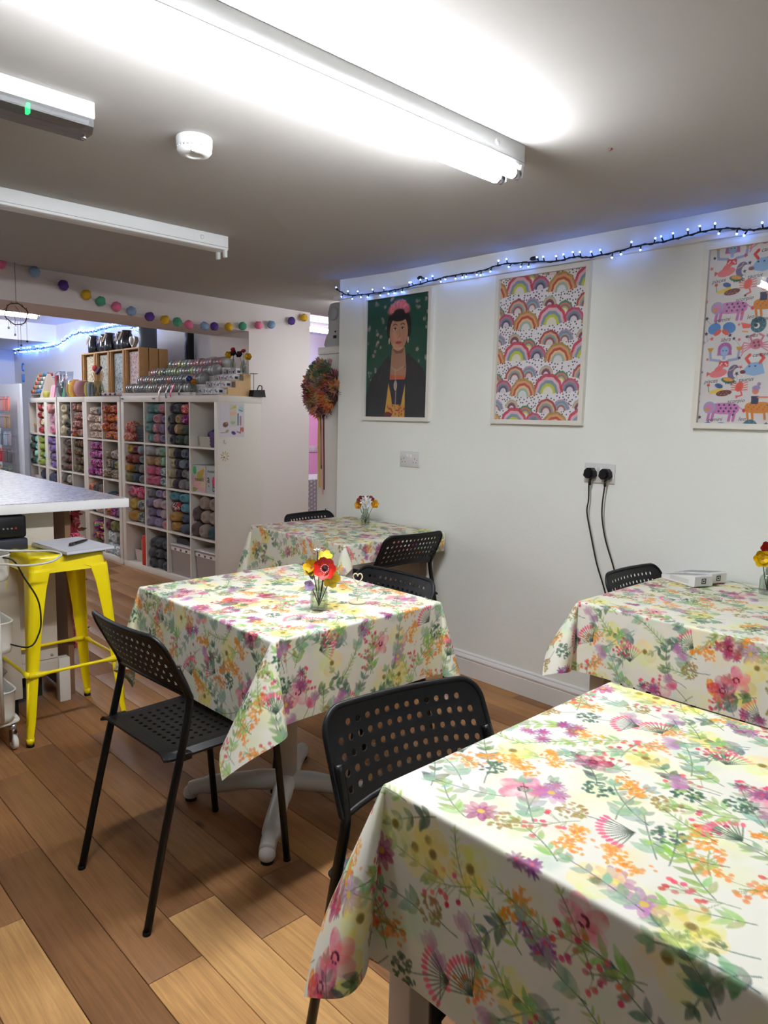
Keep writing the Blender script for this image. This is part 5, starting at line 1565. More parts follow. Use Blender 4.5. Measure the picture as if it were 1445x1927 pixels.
def fill(u, c, row, cols, depth=.055, wid=None, u0=0.0, u1=1.0, hmax=None, bands=()):
    """cols: viewer's left to right, each a list of colours from bottom to top"""
    n = len(cols); w = CW[u]*(u1-u0); cw = w/n; H = hmax or CH-.01
    r = random.Random(u*100+c*10+row)
    cn = cellname(u, c, row)
    for i, colr in enumerate(cols):
        k = len(colr); h = min(H/k, cw*1.08) if k > 1 else min(H, cw*.95)
        rz = h/2; z = 0
        for j, cname in enumerate(colr):
            uu = u0+(i+.5)/n*(u1-u0)
            ln = r.uniform(.062, .072)
            P = CP[u](c, row, uu+r.uniform(-.012, .012), z+rz*1.0, ln+.006+r.uniform(-.02, .016))
            hz = ['left', 'middle', 'right'] if n == 3 else (['left', 'right'] if n == 2 else (['left', 'centre left', 'centre right', 'right'] if n == 4 else ['middle']))
            vt = {1: [''], 2: ['lower ', 'upper '], 3: ['bottom ', 'middle ', 'top '], 4: ['bottom ', 'lower middle ', 'upper middle ', 'top ']}[k]
            yarn(cname, P, (ln, cw*.505*r.uniform(.94, 1.06), rz*r.uniform(1.0, 1.06)), (0, r.uniform(-.10, .10), CR_[u]+r.uniform(-.28, .28)), '%s yarn ball, %s%s, %s' % (cname, vt[j], hz[i], cn), '%s yarn, %s' % (cname, cn), (i, j) in bands)
            z += h
# unit nearest the pier (viewer's left column is 3)
fill(1, 2, 0, [['teal']*4, ['pink', 'pink', 'pink', 'teal'], ['lilac', 'lilac', 'lilac', 'pink']], bands=())
fill(1, 1, 0, [['aubergine', 'aubergine', 'charcoal', 'aubergine'], ['forest', 'tan', 'tan', 'charcoal'], ['forest', 'forest', 'magenta and purple', 'red and pink striped']], bands={(0, 0), (0, 2)})
fill(1, 3, 1, [['olive', 'mustard', 'rust red', 'gold'], ['dark blue', 'charcoal', 'rust red', 'burgundy'], ['grey', 'grey', 'grey blue', 'grey blue']])
fill(1, 2, 1, [['hot pink', 'hot pink', 'tan', 'white'], ['hot pink', 'hot pink', 'tan', 'white'], ['blue grey flecked', 'blue grey flecked', 'mint', 'mint']])
fill(1, 1, 1, [['cream']*4, ['aubergine']*4, ['grey', 'grey', 'grey blue', 'grey blue'], ['grey', 'grey', 'navy', 'navy']])
fill(1, 3, 2, [['mustard', 'gold', 'pink and red'], ['grey and moss', 'grey and moss', 'pink and red']])
fill(1, 2, 2, [['lilac', 'lilac', 'lilac', 'grey'], ['lavender', 'lavender', 'pale pink', 'lavender'], ['salmon', 'pale pink', 'pale pink', 'pale pink']])
fill(1, 1, 2, [['mustard', 'mustard', 'red and white', 'aqua'], ['dark blue', 'dark blue', 'aqua', 'aqua']])
fill(1, 0, 2, [['brown', 'brown'], ['beige', 'beige', 'beige'], ['petrol', 'beige', 'beige']], bands={(0, 1), (2, 1)})
fill(1, 2, 3, [['charcoal', 'charcoal', 'charcoal'], ['charcoal', 'charcoal', 'charcoal'], ['charcoal', 'charcoal', 'charcoal']], u0=.08, hmax=.26)
# second unit
fill(2, 1, 0, [['cream and rose']*4, ['cream and rose']*4, ['cream and rose', 'cream and rose', 'cream and rose', 'grey blue']], hmax=.29)
fill(2, 0, 0, [['orange and navy']*4]*3, hmax=.31)
fill(2, 1, 1, [['magenta and purple']*4]*3)
fill(2, 0, 1, [['olive and grey']*3, ['olive and grey', 'charcoal', 'pale pink'], ['olive and grey', 'olive', 'olive and grey']], hmax=.26, bands={(1, 1)})
fill(2, 1, 2, [['dark blue', 'dark blue', 'orange and navy'], ['cream and rose', 'taupe', 'charcoal'], ['beige', 'beige', 'taupe']], hmax=.28)
fill(2, 0, 2, [['orange and navy', 'dark blue'], ['magenta and purple', 'petrol'], ['lilac', 'red']], hmax=.22)
fill(2, 1, 3, [['olive', 'rainbow purple', 'rainbow purple'], ['rainbow purple', 'rainbow purple', 'rainbow purple']], u0=.15, hmax=.28)
fill(2, 0, 3, [['white and aqua', 'white and aqua', 'burgundy'], ['white and aqua', 'white', 'olive'], ['white and aqua', 'grey', 'olive']])
# third unit
fill(3, 1, 0, [['cream', 'cream', 'cream'], ['black', 'black', 'black', 'black']])
fill(3, 0, 0, [['orange and navy', 'muted rainbow', 'muted rainbow', 'muted rainbow']]+[['muted rainbow']*4]*2)
fill(3, 1, 1, [['taupe', 'taupe', 'taupe', 'brown'], ['maroon', 'maroon', 'maroon', 'brown']], bands={(0, 3)})
fill(3, 0, 1, [['dark green and wine']*4]*3)
fill(3, 1, 2, [['dark grey', 'dark grey', 'dark grey'], ['light grey', 'light grey', 'light grey']])
fill(3, 0, 2, [['sky blue', 'sky blue'], ['sky blue', 'sky blue'], ['sky blue', 'sky blue']], hmax=.2)
# fourth and fifth unit
fill(4, 0, 0, [['baby pink', 'baby pink', 'peach pink'], ['hot pink', 'baby pink', 'baby pink', 'peach pink']], bands={(1, 3)})
fill(4, 0, 1, [['dark purple', 'dark purple', 'violet', 'violet'], ['violet']*4, ['violet']*4])
fill(4, 0, 2, [['royal blue', 'navy'], ['royal blue', 'sky blue', 'navy']], hmax=.30)
fill(5, 0, 0, [['red']*4, ['pale yellow']*4], bands={(0, 3)})
fill(5, 1, 1, [['bottle green']*4, ['pale aqua']*4])
fill(5, 0, 1, [['lime', 'lime', 'lime', 'lime'], ['pale aqua', 'pale aqua', 'lime', 'lime']])
fill(5, 0, 2, [['navy', 'white', 'navy'], ['cyan', 'cyan', 'navy']], hmax=.3)

# ---- other things in the cells
def box_at(name, label, cat, u, c, row, u0, u1, h, d0, d1, m, taper=0.0, open_top=False, wall=.004, grp=None, z0=.001):
    w = CW[u]*(u1-u0)
    P = CP[u](c, row, (u0+u1)/2, z0, d0)
    t = thing(name, label, cat, P, CR_[u], grp)
    D = d1-d0
    if open_top:
        outer0 = [(taper, -w/2+taper, 0), (D-taper, -w/2+taper, 0), (D-taper, w/2-taper, 0), (taper, w/2-taper, 0)]
        outer1 = [(0, -w/2, h), (D, -w/2, h), (D, w/2, h), (0, w/2, h)]
        in1 = [(wall, -w/2+wall, h), (D-wall, -w/2+wall, h), (D-wall, w/2-wall, h), (wall, w/2-wall, h)]
        in0 = [(taper+wall, -w/2+taper+wall, wall), (D-taper-wall, -w/2+taper+wall, wall), (D-taper-wall, w/2-taper-wall, wall), (taper+wall, w/2-taper-wall, wall)]
        q = MB(); vs = outer0+outer1+in1+in0; fs = [(3, 2, 1, 0)]
        for k in range(4):
            k2 = (k+1) % 4; fs += [(k, k2, 4+k2, 4+k), (4+k, 4+k2, 8+k2, 8+k), (8+k, 8+k2, 12+k2, 12+k)]
        fs.append((12, 13, 14, 15)); q.add(vs, fs); q.build('body', m, t)
    else:
        MB().box(0, D, -w/2, w/2, 0, h, bev=.003).build('body', m, t)
    return t, w, D
DKB = mat('dark_woven_basket', (52, 52, 58), .7, bump=.5, bscale=120)
t, w, D = box_at('basket', 'dark grey plastic basket in the top row, fourth column', 'basket', 1, 3, 0, .46, .99, .135, .03, .33, DKB, .008, True)
for k in range(5): MB().box(-.003, .001, -w/2+.008, w/2-.008, .015+.022*k, .026+.022*k).build('slat', DKB, t)
yarn('red and pink striped', CP[1](3, 0, .22, .115, .05), (.06, .055, .055), (0, .3, .4), 'red and pink striped yarn hank beside the dark basket', 'striped hanks'); yarn('red and pink striped', CP[1](3, 0, .24, .042, .04), (.06, .075, .042), (0, 0, .2), 'red and pink striped yarn hank lying below the other hank', 'striped hanks')
t, w, D = box_at('plastic_tub', 'clear white tub in the top row nearest the pier', 'tub', 1, 0, 0, .04, .80, .075, .06, .30, mat('milky_plastic', (196, 190, 176), .4), .012, True)
q = MB(); r_ = random.Random(8)
for k in range(7): q.sphere((r_.uniform(-.05, .05), r_.uniform(-.06, .03), r_.uniform(0, .03)), r_.uniform(.03, .05), 10, 7, sc=(1, 1, .6))
tag(q.build('folded_fabric', mat('deep_blue_cloth', (44, 30, 110), .8), loc=CP[1](0, 0, .52, .085, .14)), 'crumpled dark blue fabric lying in the clear tub', 'fabric')
t, w, D = box_at('basket', 'purple woven basket in the top row nearest the pier', 'basket', 1, 0, 0, .72, .99, .115, .02, .22, mat('purple_woven', (84, 52, 104), .7, bump=.5, bscale=150), .006, True)
for k in range(4): MB().box(-.003, .001, -w/2+.006, w/2-.006, .012+.024*k, .028+.024*k).build('slat', mat('purple_slat', (76, 46, 96), .7), t)
# craft boxes with printed fronts
PRINTM = mat_attr('box_print', .5)
FRONT = Matrix(((0, 0, -1, -.0012), (-1, 0, 0, 0), (0, 1, 0, 0), (0, 0, 0, 1)))
def front_print(t, cv, w, h):
    M = FRONT.copy(); M[2][3] = h/2
    return print_sheet('printed_front', cv, w, h, t, M, PRINTM)
def front_text(t, s, size, y, z, m):
    M = Matrix(((0, 0, -1, -.0024), (-1, 0, 0, -y), (0, 1, 0, z), (0, 0, 0, 1)))
    return text_mesh(s, size, m, 'lettering', t, M)
INK2 = mat('ink_black', (34, 36, 40), .6)
GREYBOX = mat('box_grey', (166, 170, 168), .6)
t, w, D = box_at('craft_box', 'craft box printed with a yellow bird and pink shapes', 'box', 1, 0, 1, .02, .56, .205, .02, .20, GREYBOX)
cv = Canvas(w-.004, .201, .0022, (176, 178, 180)); W_ = w-.004
cv.poly([(0, .02), (W_, 0), (W_, .13), (0, .12)], (206, 158, 160)); cv.poly([(.055, .10), (.13, .10), (.165, .20), (.12, .17), (.06, .15)], (190, 140, 44)); cv.poly([(.05, .085), (.14, .09), (.135, .14), (.06, .145)], (150, 150, 60)); cv.poly([(W_*.6, .04), (W_, .03), (W_, .09), (W_*.7, .11)], (200, 178, 150)); cv.poly([(0, 0), (.03, 0), (.075, .03), (0, .035)], (140, 140, 64)); cv.ell(.026, .165, .022, .032, 0, (40, 176, 84)); cv.ell(.155, .185, .012, .010, 0, (226, 168, 110))
front_print(t, cv, w-.004, .201); front_text(t, 'mouldd', .040, .0, .098, INK2)
t, w, D = box_at('craft_box', 'grey craft box printed with large letters a and b', 'box', 1, 0, 1, .575, .985, .205, .02, .20, GREYBOX)
cv = Canvas(w-.004, .201, .0022, (166, 172, 172)); cv.ell(.098, .095, .022, .036, 0, (212, 46, 116)); front_print(t, cv, w-.004, .201)
front_text(t, 'mouldd', .030, .0, .168, INK2); front_text(t, 'a', .085, -.036, .108, INK2); front_text(t, '+', .04, -.03, .055, INK2); front_text(t, 'b', .085, .036, .045, INK2)
t, w, D = box_at('plastic_tub', 'clear white tub of cards in the bottom row', 'tub', 1, 3, 3, .16, .74, .105, .05, .30, mat('milky_plastic2', (196, 186, 178), .4), .012, True)
P = CP[1](3, 3, .56, .07, .10)
for k, (dy, dz, wd, hh, col) in enumerate(((.045, .02, .08, .11, (222, 150, 140)), (-.02, .015, .075, .115, (232, 214, 150)))):
    q = MB(); q.box(-.004, .004, -wd/2, wd/2, 0, hh); o_ = q.build('greeting_card', mat('card_%d' % k, col, .6), loc=P+Vector((k*.012-.02, dy-.02, dz)), rotz=BA); tag(o_, ('pink pattern card standing in the tub', 'yellow pattern card standing in the tub')[k], 'card')
q = MB(); q.box(-.004, .004, -.045, .045, 0, .13); tag(q.build('greeting_card', mat('card_white', (190, 196, 198), .6), loc=P+Vector((.10, -.05, .10)), rotz=BA), 'white booklet standing behind the cards in the tub', 'card')
t, w, D = box_at('folder', 'red folder standing upright in the bottom row', 'folder', 1, 3, 3, .80, .97, .255, .005, .24, mat('red_folder', (188, 44, 26), .5))
for c, lb in ((1, 'clear plastic storage box in the bottom row, second column'), (0, 'clear plastic storage box in the bottom row nearest the pier')):
    t, w, D = box_at('storage_box', lb, 'storage box', 1, c, 3, .09 if c else .14, .97, .235, .015, .34, mat('frosted_plastic', (178, 168, 164), .35, trans=.25), .012, True)
    MB().box(-.002, .0, -w/2+.01, w/2, .195, .222).build('white_strip', mat('white_tape', (222, 212, 212), .5), t)
    for k in range(3): MB().box(-.0035, -.002, -w/2+.05+.08*k, -w/2+.075+.08*k, .20, .216).build('sticker', mat('dark_label', (90, 80, 84), .6), t)
    MB().box(-.006, D+.004, -w/2-.004, w/2+.004, .236, .246, bev=.003).build('lid', mat('lid_plastic', (206, 202, 202), .3), t)
q = MB(); q.prism([(-.10, 0), (.12, 0), (.12, .045), (-.02, .05)], 0, .20, axis='x')
tag(q.build('plastic_bag', mat('dark_bag', (44, 44, 52), .4), loc=CP[1](1, 3, .55, .249, .05), rotz=BA), 'dark plastic bag lying on the clear storage box', 'bag')
t, w, D = box_at('craft_box', 'brown box with orange lid in the far end shelf', 'box', 5, 1, 0, .12, .72, .075, .04, .26, mat('kraft', (150, 122, 104), .7))
MB().box(-.003, D+.003, -w/2-.003, w/2+.003, .076, .10, bev=.002).build('lid', mat('orange_lid', (206, 150, 60), .6), t)
t, w, D = box_at('craft_box', 'narrow pale blue box beside the brown box in the far shelf', 'box', 5, 1, 0, .75, .95, .09, .03, .2, mat('pale_blue_box', (170, 190, 226), .6))
o_ = MB().box(-.10, .10, -.001, .001, -.02, .02).build('wall_sticker', mat('teal_ink', (120, 170, 170), .6)); o_.location = CP[5](1, 0, .45, .19, .35); o_.rotation_euler = (0, 0, R(86)); tag(o_, 'teal lettering sticker inside the far end shelf', 'sticker')
t, w, D = box_at('gift_bag', 'white patterned bag in the third row of the far shelf', 'bag', 5, 1, 2, .1, .9, .22, .03, .2, mat('floral_bag', (196, 190, 196), .7, var=.4, vscale=60))
t, w, D = box_at('storage_box', 'dark brown storage box in the fifth column behind the table edge', 'storage box', 2, 0, 2, .05, .95, .09, .20, .36, mat('brown_box', (84, 62, 58), .6))
# ================================================================== on top of the shelves
M1 = Matrix.Translation(U1) @ Matrix.Rotation(BA, 4, 'Z')
def top1(x, y, z): return M1 @ Vector((x, y, z))
WOODL = mat('light_pine', (206, 170, 122), .6, var=.12, vscale=40)
WOODC = mat('crate_pine', (190, 146, 94), .65, var=.15, vscale=30)
# --- stepped ribbon stand with reels
t = thing('ribbon_stand', 'white stepped stand holding ribbon reels on the shelf', 'stand', top1(.01, .30, 1.471), BA)
for k in range(4):
    MB().box(.005+.075*k, .080+.075*k, 0, 1.14, 0, .018+.068*k).build('step', mat('white_card', (208, 202, 200), .6), t)
MB().box(-.004, .004, 0, 1.14, 0, .024).build('front_lip', mat('white_card2', (206, 200, 198), .6), t)
flange = sheet_glass('reel_plastic', (190, 190, 190), .15, .10)
FLG = mat('reel_side_grey', (150, 150, 150), .25)
reel = MB(); reel.lathe([(.010, -.5), (1.0, -.5), (1.0, -.44), (.90, -.42)], 18, (0, 0, 0), 'y', 0); reel.lathe([(.90, -.42), (.93, 0), (.90, .42)], 18, (0, 0, 0), 'y', 1, caps=False); reel.lathe([(.90, .42), (1.0, .44), (1.0, .5), (.01, .5)], 18, (0, 0, 0), 'y', 0)
RB = mat_objcol('satin_ribbon', .3, 'plain')
reel_me = reel.mesh('ribbon_reel'); reel_me.materials.append(FLG); reel_me.materials.append(RB)
RC = {'grey': (118, 122, 124), 'cream': (206, 196, 170), 'dark grey': (70, 76, 82), 'silver': (170, 172, 172), 'taupe': (140, 126, 116), 'dusty pink': (184, 128, 134), 'pale green': (154, 178, 142), 'green': (122, 158, 120), 'yellow': (196, 190, 110), 'pink': (206, 110, 140), 'rose': (176, 104, 118), 'coral': (196, 104, 88), 'blue grey': (110, 130, 146), 'mauve': (150, 126, 140), 'lime green': (160, 196, 120)}
rowcol = [['grey', 'dark grey', 'dark grey', 'cream', 'grey', 'blue grey', 'grey', 'blue grey', 'grey', 'silver', 'silver', 'taupe', 'grey', 'taupe', 'taupe', 'cream', 'taupe', 'taupe', 'grey', 'dusty pink', 'pink', 'grey', 'grey', 'dark grey', 'silver', 'silver'],
          ['silver', 'dusty pink', 'rose', 'grey', 'taupe', 'coral', 'green', 'taupe', 'dark grey', 'grey', 'blue grey', 'taupe', 'coral', 'coral', 'blue grey', 'blue grey', 'grey', 'blue grey', 'grey', 'silver', 'mauve', 'coral', 'rose', 'grey', 'silver'],
          ['coral', 'dusty pink', 'mauve', 'yellow', 'grey', 'dark grey', 'green', 'pale green', 'pale green', 'lime green', 'lime green', 'silver', 'grey', 'taupe', 'green', 'lime green', 'silver', 'silver', 'pink', 'mauve', 'grey', 'silver', 'silver'],
          ['green', 'taupe', 'dusty pink', 'yellow', 'yellow', 'pale green', 'silver', 'rose', 'rose', 'dusty pink', 'rose', 'rose', 'mauve', 'dusty pink', 'mauve', 'rose', 'rose']]
rowy = [(1.40, .42), (1.33, .36), (1.25, .30), (1.08, .30)]
ORDN = ['first', 'second', 'third', 'fourth', 'fifth', 'sixth', 'seventh', 'eighth', 'ninth', 'tenth', 'eleventh', 'twelfth', 'thirteenth', 'fourteenth', 'fifteenth', 'sixteenth', 'seventeenth', 'eighteenth', 'nineteenth', 'twentieth', 'twenty-first', 'twenty-second', 'twenty-third', 'twenty-fourth', 'twenty-fifth', 'twenty-sixth']
STEPN = ['lowest', 'second', 'third', 'highest']
for k in range(4):
    y0, y1 = rowy[k]; n = len(rowcol[k]); st = (y0-y1)/n
    for i, cn in enumerate(rowcol[k]):
        o_ = bpy.data.objects.new('ribbon_reel', reel_me); COL.objects.link(o_)
        rad = rnd.uniform(.039, .045)
        o_.location = top1(.01+.0425+.075*k, y0-st*(i+.5), 1.471+.018+.068*k+rad); o_.scale = (rad, st*.94, rad); o_.rotation_euler = (0, 0, BA)
        o_.color = L4(RC[cn]); tag(o_, '%s ribbon reel, %s from the left on the %s step of the ribbon stand' % (cn, ORDN[i], STEPN[k]), 'ribbon reel', '%s reels, %s step' % (cn, STEPN[k]))
        if k == 0 and i in (15, 18, 20, 23):
            cu = {15: (206, 180, 160), 18: (70, 74, 80), 20: (232, 70, 140), 23: (40, 40, 46)}[i]
            tail = MB(); r_ = 1.0; zz = {15: -2.6, 18: -1.9, 20: -1.75, 23: -1.4}[i]
            P = [(-.95, 0, .3), (-1.05, 0, -.2), (-1.35, 0.03, -.6), (-1.42, .12, zz*.7), (-1.36, .02, zz)]
            vs = []; fs = []
            for p in P: vs += [(p[0], p[1]-.28, p[2]), (p[0], p[1]+.28, p[2])]
            for j in range(len(P)-1): fs.append((2*j, 2*j+1, 2*j+3, 2*j+2))
            tail.add(vs, fs, 0, True); tail.build('ribbon_end', mat('ribbon_tail_%d' % i, cu, .35), o_)
# --- stepped pine stand with stamp boxes
t = thing('stepped_display', 'light pine stepped stand with small white boxes', 'stand', top1(.02, .045, 1.471), BA)
prof = [(.03, 0), (.30, 0), (.30, .165), (.235, .165), (.235, .115), (.165, .115), (.165, .062), (.095, .062), (.095, .010), (.03, .010)]
q = MB(); q.prism([(a, b) for a, b in prof], 0, .012, axis='y'); q.build('side_board', WOODL, t)
q = MB(); q.prism([(a, b) for a, b in prof], .285, .297, axis='y'); q.build('side_board', WOODL, t)
for a, z in ((.095, .062), (.165, .115), (.235, .165)):
    MB().box(a-.004, a+.067, .010, .287, z-.010, z+.001).build('step_board', WOODL, t)
STW = mat('stamp_box_white', (206, 206, 212), .5); STI = mat('stamp_print', (52, 52, 62), .6); STP = mat('stamp_pink', (196, 96, 120), .6)
for k, (a, z) in enumerate(((.030, .011), (.097, .063), (.167, .116), (.237, .166))):
    for i in range(4 if k < 3 else 3):
        if k == 3 and i < 2: pass
        y = .235-.066*i
        b_ = thing('stamp_box', 'small white printed box, %s from the left on the %s step of the pine stand' % (ORDN[i], STEPN[k]), 'box', M1 @ Vector((.02+a+.003, .045+y, 1.471+z)), BA, 'white boxes, %s step' % STEPN[k])
        MB().box(0, .055, 0, .058, 0, .046).build('carton', STW, b_)
        for j in range(3):
            MB().box(-.0008, 0, .008+.016*j, .018+.016*j, .010+.006*((i+j) % 3), .022+.006*((i+j*2) % 3)).build('printed_mark', STP if (k+i+j) % 5 == 0 else STI, b_)
        MB().box(.012, .04, -.0008, 0, .012, .03).build('printed_mark', STI, b_)
# --- flowers in glass: general builder
def petal_mesh(name, w=.5, cup=.25, tip=.0):
    V = []; F = []
    for i in range(5):
        t_ = i/4; ww = w*math.sin(math.pi*min(1, .12+t_*.80))**.8 if i else .06
        for j in range(3): V.append((t_, (j-1)*ww*.5*2*.5*2, cup*t_*t_+.12*abs(j-1)+(-.25*max(0, t_-.7)*tip)))
    for i in range(4):
        for j in range(2): a = i*3+j; F.append((a, a+1, a+4, a+3))
    q = MB(); q.add(V, F, 0, True); me = q.mesh(name); me.materials.append(mat_objcol('silk_petal', .45, 'plain')); return me
PET_R = petal_mesh('petal', .52, .35, .6); PET_N = petal_mesh('petal', .22, .2, .4)
CORE = MB().sphere((0, 0, 0), 1, 10, 6, sc=(1, 1, .5)).mesh('flower_centre'); CORE.materials.append(PLAIN)
BEAD = MB()
for k in range(14):
    a = 2*math.pi*k/14; BEAD.sphere((1.5*math.cos(a), 1.5*math.sin(a), .5+.15*(k % 2)), .22, 5, 4)
BEAD = BEAD.mesh('stamens'); BEAD.materials.append(PLAIN)
LEAFG = mat('glossy_leaf', (28, 70, 36), .3)
def flower(label, base, head, r, color, core, n=6, shape=PET_R, face=None, layers=1, beads=None, leaf=False, group=None):
    base = Vector(base); head = Vector(head)
    t = thing('artificial_flower', label, 'flower', base, 0, group)
    d = head-base
    MB().tube(smooth_path([(0, 0, 0), tuple(d*.5+Vector((.004, .003, 0))), tuple(d)], 4), .0016, 6).build('stem', STEMM, t)
    ax = Vector(face).normalized() if face else d.normalized()
    Q = ax.to_track_quat('Z', 'Y')
    for l in range(layers):
        for k in range(n):
            o_ = link('petal', shape, t); o_.rotation_mode = 'QUATERNION'
            from mathutils import Quaternion
            o_.rotation_quaternion = Q @ Quaternion((0, 0, 1), 2*math.pi*(k+.5*l)/n) @ Quaternion((0, 1, 0), -.25*l-.1)
            s = r*(1-.3*l); o_.scale = (s, s, s); o_.location = d+ax*.002*l
            c = [min(255, max(0, v*(1-.10*((k+l) % 3)))) for v in color]; o_.color = L4(c)
    if core:
        o_ = link('flower_centre', CORE, t); o_.rotation_mode = 'QUATERNION'; o_.rotation_quaternion = Q; o_.scale = (r*.22,)*3; o_.location = d+ax*r*.10; o_.color = L4(core)
    if beads:
        o_ = link('stamens', BEAD, t); o_.rotation_mode = 'QUATERNION'; o_.rotation_quaternion = Q; o_.scale = (r*.22,)*3; o_.location = d+ax*r*.10; o_.color = L4(beads)
    if leaf:
        l = MB(); l.add([(0, 0, 0), (.010, .004, .012), (.006, .006, .034), (-.004, .004, .052), (-.012, 0, .03), (-.010, -.002, .010)], [(0, 1, 2, 3, 4, 5)]); o_ = l.build('leaf', LEAFG, t, tuple(d*.75)); o_.rotation_euler = (0, -1.1, .6)
    return t
def bottle(label, P, h=.090, r=.026, neck=.013):
    t = thing('glass_bottle', label, 'vase', P)
    MB().lathe([(r*.9, 0), (r, .004), (r, h*.60), (r*.92, h*.68), (neck*1.1, h*.80), (neck, h*.84), (neck, h*.95), (neck*1.15, h), (neck*.9, h), (neck*.85, h*.86), (r*.86, h*.66), (r*.93, h*.58), (r*.93, .010), (0, .008)], 22).build('glass', VASEGLASS, t)
    for k in range(8):
        a = 2*math.pi*k/8; MB().tube([(r*.99*math.cos(a), r*.99*math.sin(a), h*.10), (r*.99*math.cos(a), r*.99*math.sin(a), h*.56)], .0012, 5).build('facet_rib', VASEGLASS, t)
    return t
# middle table
V2 = Vector((1.352, 1.692, TZ+.0035))
bottle('small glass bottle of artificial flowers on the middle table', V2)
toc = Vector((-.69, -.72, .25))
b2 = V2+Vector((0, 0, .012))
RT = Vector((.72, -.69, 0))      # picture-right direction
def at2(V, r, u, f=0): return V+RT*r+Vector((0, 0, u))+Vector((-.69, -.72, 0))*f
flower('red artificial anemone with black centre in the middle table bottle', b2, at2(V2, .018, .130, .012), .036, (206, 34, 22), (26, 18, 26), 7, PET_R, toc, 1, (225, 215, 225))
flower('yellow artificial flower low right in the middle table bottle', b2, at2(V2, .034, .100, .004), .030, (238, 206, 40), (200, 150, 40), 5, PET_R, (-.3, -.9, -.1), 1)
flower('yellow artificial flower at upper left in the middle table bottle', b2, at2(V2, -.022, .128, -.004), .028, (240, 190, 30), (190, 90, 30), 6, PET_R, (-.9, -.3, .3), 2, None, True)
flower('yellow artificial flower behind the anemone in the middle table bottle', b2, at2(V2, .016, .158, -.014), .024, (244, 226, 70), (220, 190, 60), 5, PET_R, (-.5, -.5, .8), 1)
flower('white artificial spray standing tallest in the middle table bottle', b2, at2(V2, -.006, .180, 0), .016, (238, 238, 240), None, 5, PET_N, (0, 0, 1), 2)
flower('small lilac artificial flower at the neck of the middle table bottle', b2, at2(V2, -.026, .080, .014), .018, (196, 170, 220), (150, 110, 180), 5, PET_R, (-.8, -.5, -.1), 1)
# heart card holder
HW = mat('pale_wood', (222, 206, 176), .6)
t = thing('heart_card_holder', 'wooden heart card holder on a round base, middle table', 'card holder', (1.500, 1.682, TZ+.003))
MB().lathe([(.026, 0), (.028, .002), (.028, .005), (.026, .007)], 24).build('base', HW, t)
MB().tube([(0, 0, .006), (0, 0, .062)], .0016, 6).build('stem', HW, t)
hp = []
for k in range(40):
    a = 2*math.pi*k/40
    x = 16*math.sin(a)**3; z = 13*math.cos(a)-5*math.cos(2*a)-2*math.cos(3*a)-math.cos(4*a)
    hp.append((RT.x*x*.0009, RT.y*x*.0009, .080+z*.00125))
MB().tube(hp, .0022, 6, closed=True).build('heart', HW, t)
# far table
V3 = Vector((2.665, 2.935, TZ+.0035)); b3 = V3+Vector((0, 0, .012))
bottle('small glass bottle of artificial flowers on the farthest table', V3, .092, .024)
flower('white artificial daisy in the farthest table bottle', b3, at2(V3, .003, .128, .012), .036, (240, 240, 240), (220, 200, 90), 11, PET_N, (-.6, -.6, .5), 2)
flower('dark red artificial flower left in the farthest table bottle', b3, at2(V3, -.022, .135), .028, (128, 22, 38), (60, 12, 24), 6, PET_R, (-.8, -.2, .5), 2)
flower('dark red artificial flower behind the daisy, farthest table bottle', b3, at2(V3, .022, .138, -.012), .026, (136, 26, 44), (60, 12, 24), 6, PET_R, (-.3, -.6, .7), 2)
flower('orange yellow artificial flower right in the farthest table bottle', b3, at2(V3, .046, .118), .026, (228, 168, 30), (200, 90, 20), 6, PET_R, (-.3, -.9, .2), 2)
flower('orange yellow artificial flower left in the farthest table bottle', b3, at2(V3, -.036, .112, .006), .025, (226, 158, 28), (200, 90, 20), 6, PET_R, (-.9, -.3, .2), 2)
# right table
V4 = Vector((2.722, .872, TZ+.0035)); b4 = V4+Vector((0, 0, .012))
bottle('glass bottle of artificial flowers on the table by the right wall', V4, .092, .027)
flower('yellow artificial flower at the left of the right table bottle', b4, at2(V4, -.030, .128, .006), .032, (240, 200, 20), (200, 120, 30), 6, PET_R, (-.9, -.4, .1), 2)
flower('red artificial flower in the right table bottle', b4, at2(V4, -.010, .158, .0), .030, (180, 28, 20), (40, 12, 12), 6, PET_R, (-.7, -.5, .5), 2)
flower('dark red artificial flower at the right edge, right table bottle', b4, at2(V4, .022, .160, .0), .030, (120, 14, 26), (40, 8, 12), 6, PET_R, (-.5, -.7, .4), 2)
flower('lilac artificial spray tallest in the right table bottle', b4, at2(V4, .012, .198, -.01), .018, (214, 200, 226), None, 5, PET_N, (0, 0, 1), 2)
# payment terminals
TERM = mat('white_device', (228, 228, 228), .3)
def terminal(label, loc, rot):
    t = thing('payment_terminal', label, 'payment terminal', loc, rot, 'white payment terminals')
    # local y: from low end (+) to the marked end (-)
    q = MB(); q.prism([(.085, .004), (.085, .018), (-.078, .046), (-.085, .040), (-.085, .006), (-.08, .002), (.08, .002)], -.042, .042, axis='x'); q.build('body', TERM, t)
    q = MB(); q.box(-.0428, -.042, -.055, .04, .010, .026); q.build('side_panel', mat('device_grey', (206, 206, 208), .35), t)
    for x0, x1, z0, z1 in ((-.010, .010, .030, .033), (-.010, .010, .013, .016), (-.010, -.007, .016, .030), (.007, .010, .016, .030), (-.003, .003, .020, .026)):
        MB().box(x0, x1, -.0858, -.085, z0, z1).build('square_mark', INK2, t)
    q = MB(); q.add([(-.034, .075, .0206), (.034, .075, .0206), (.034, -.07, .0455), (-.034, -.07, .0455)], [(0, 1, 2, 3)]); q.build('screen', mat('dark_screen', (70, 74, 78), .15), t)
    return t
terminal('white payment terminal lying in front on the right table', (2.676, 1.141, TZ+.003), R(-23))
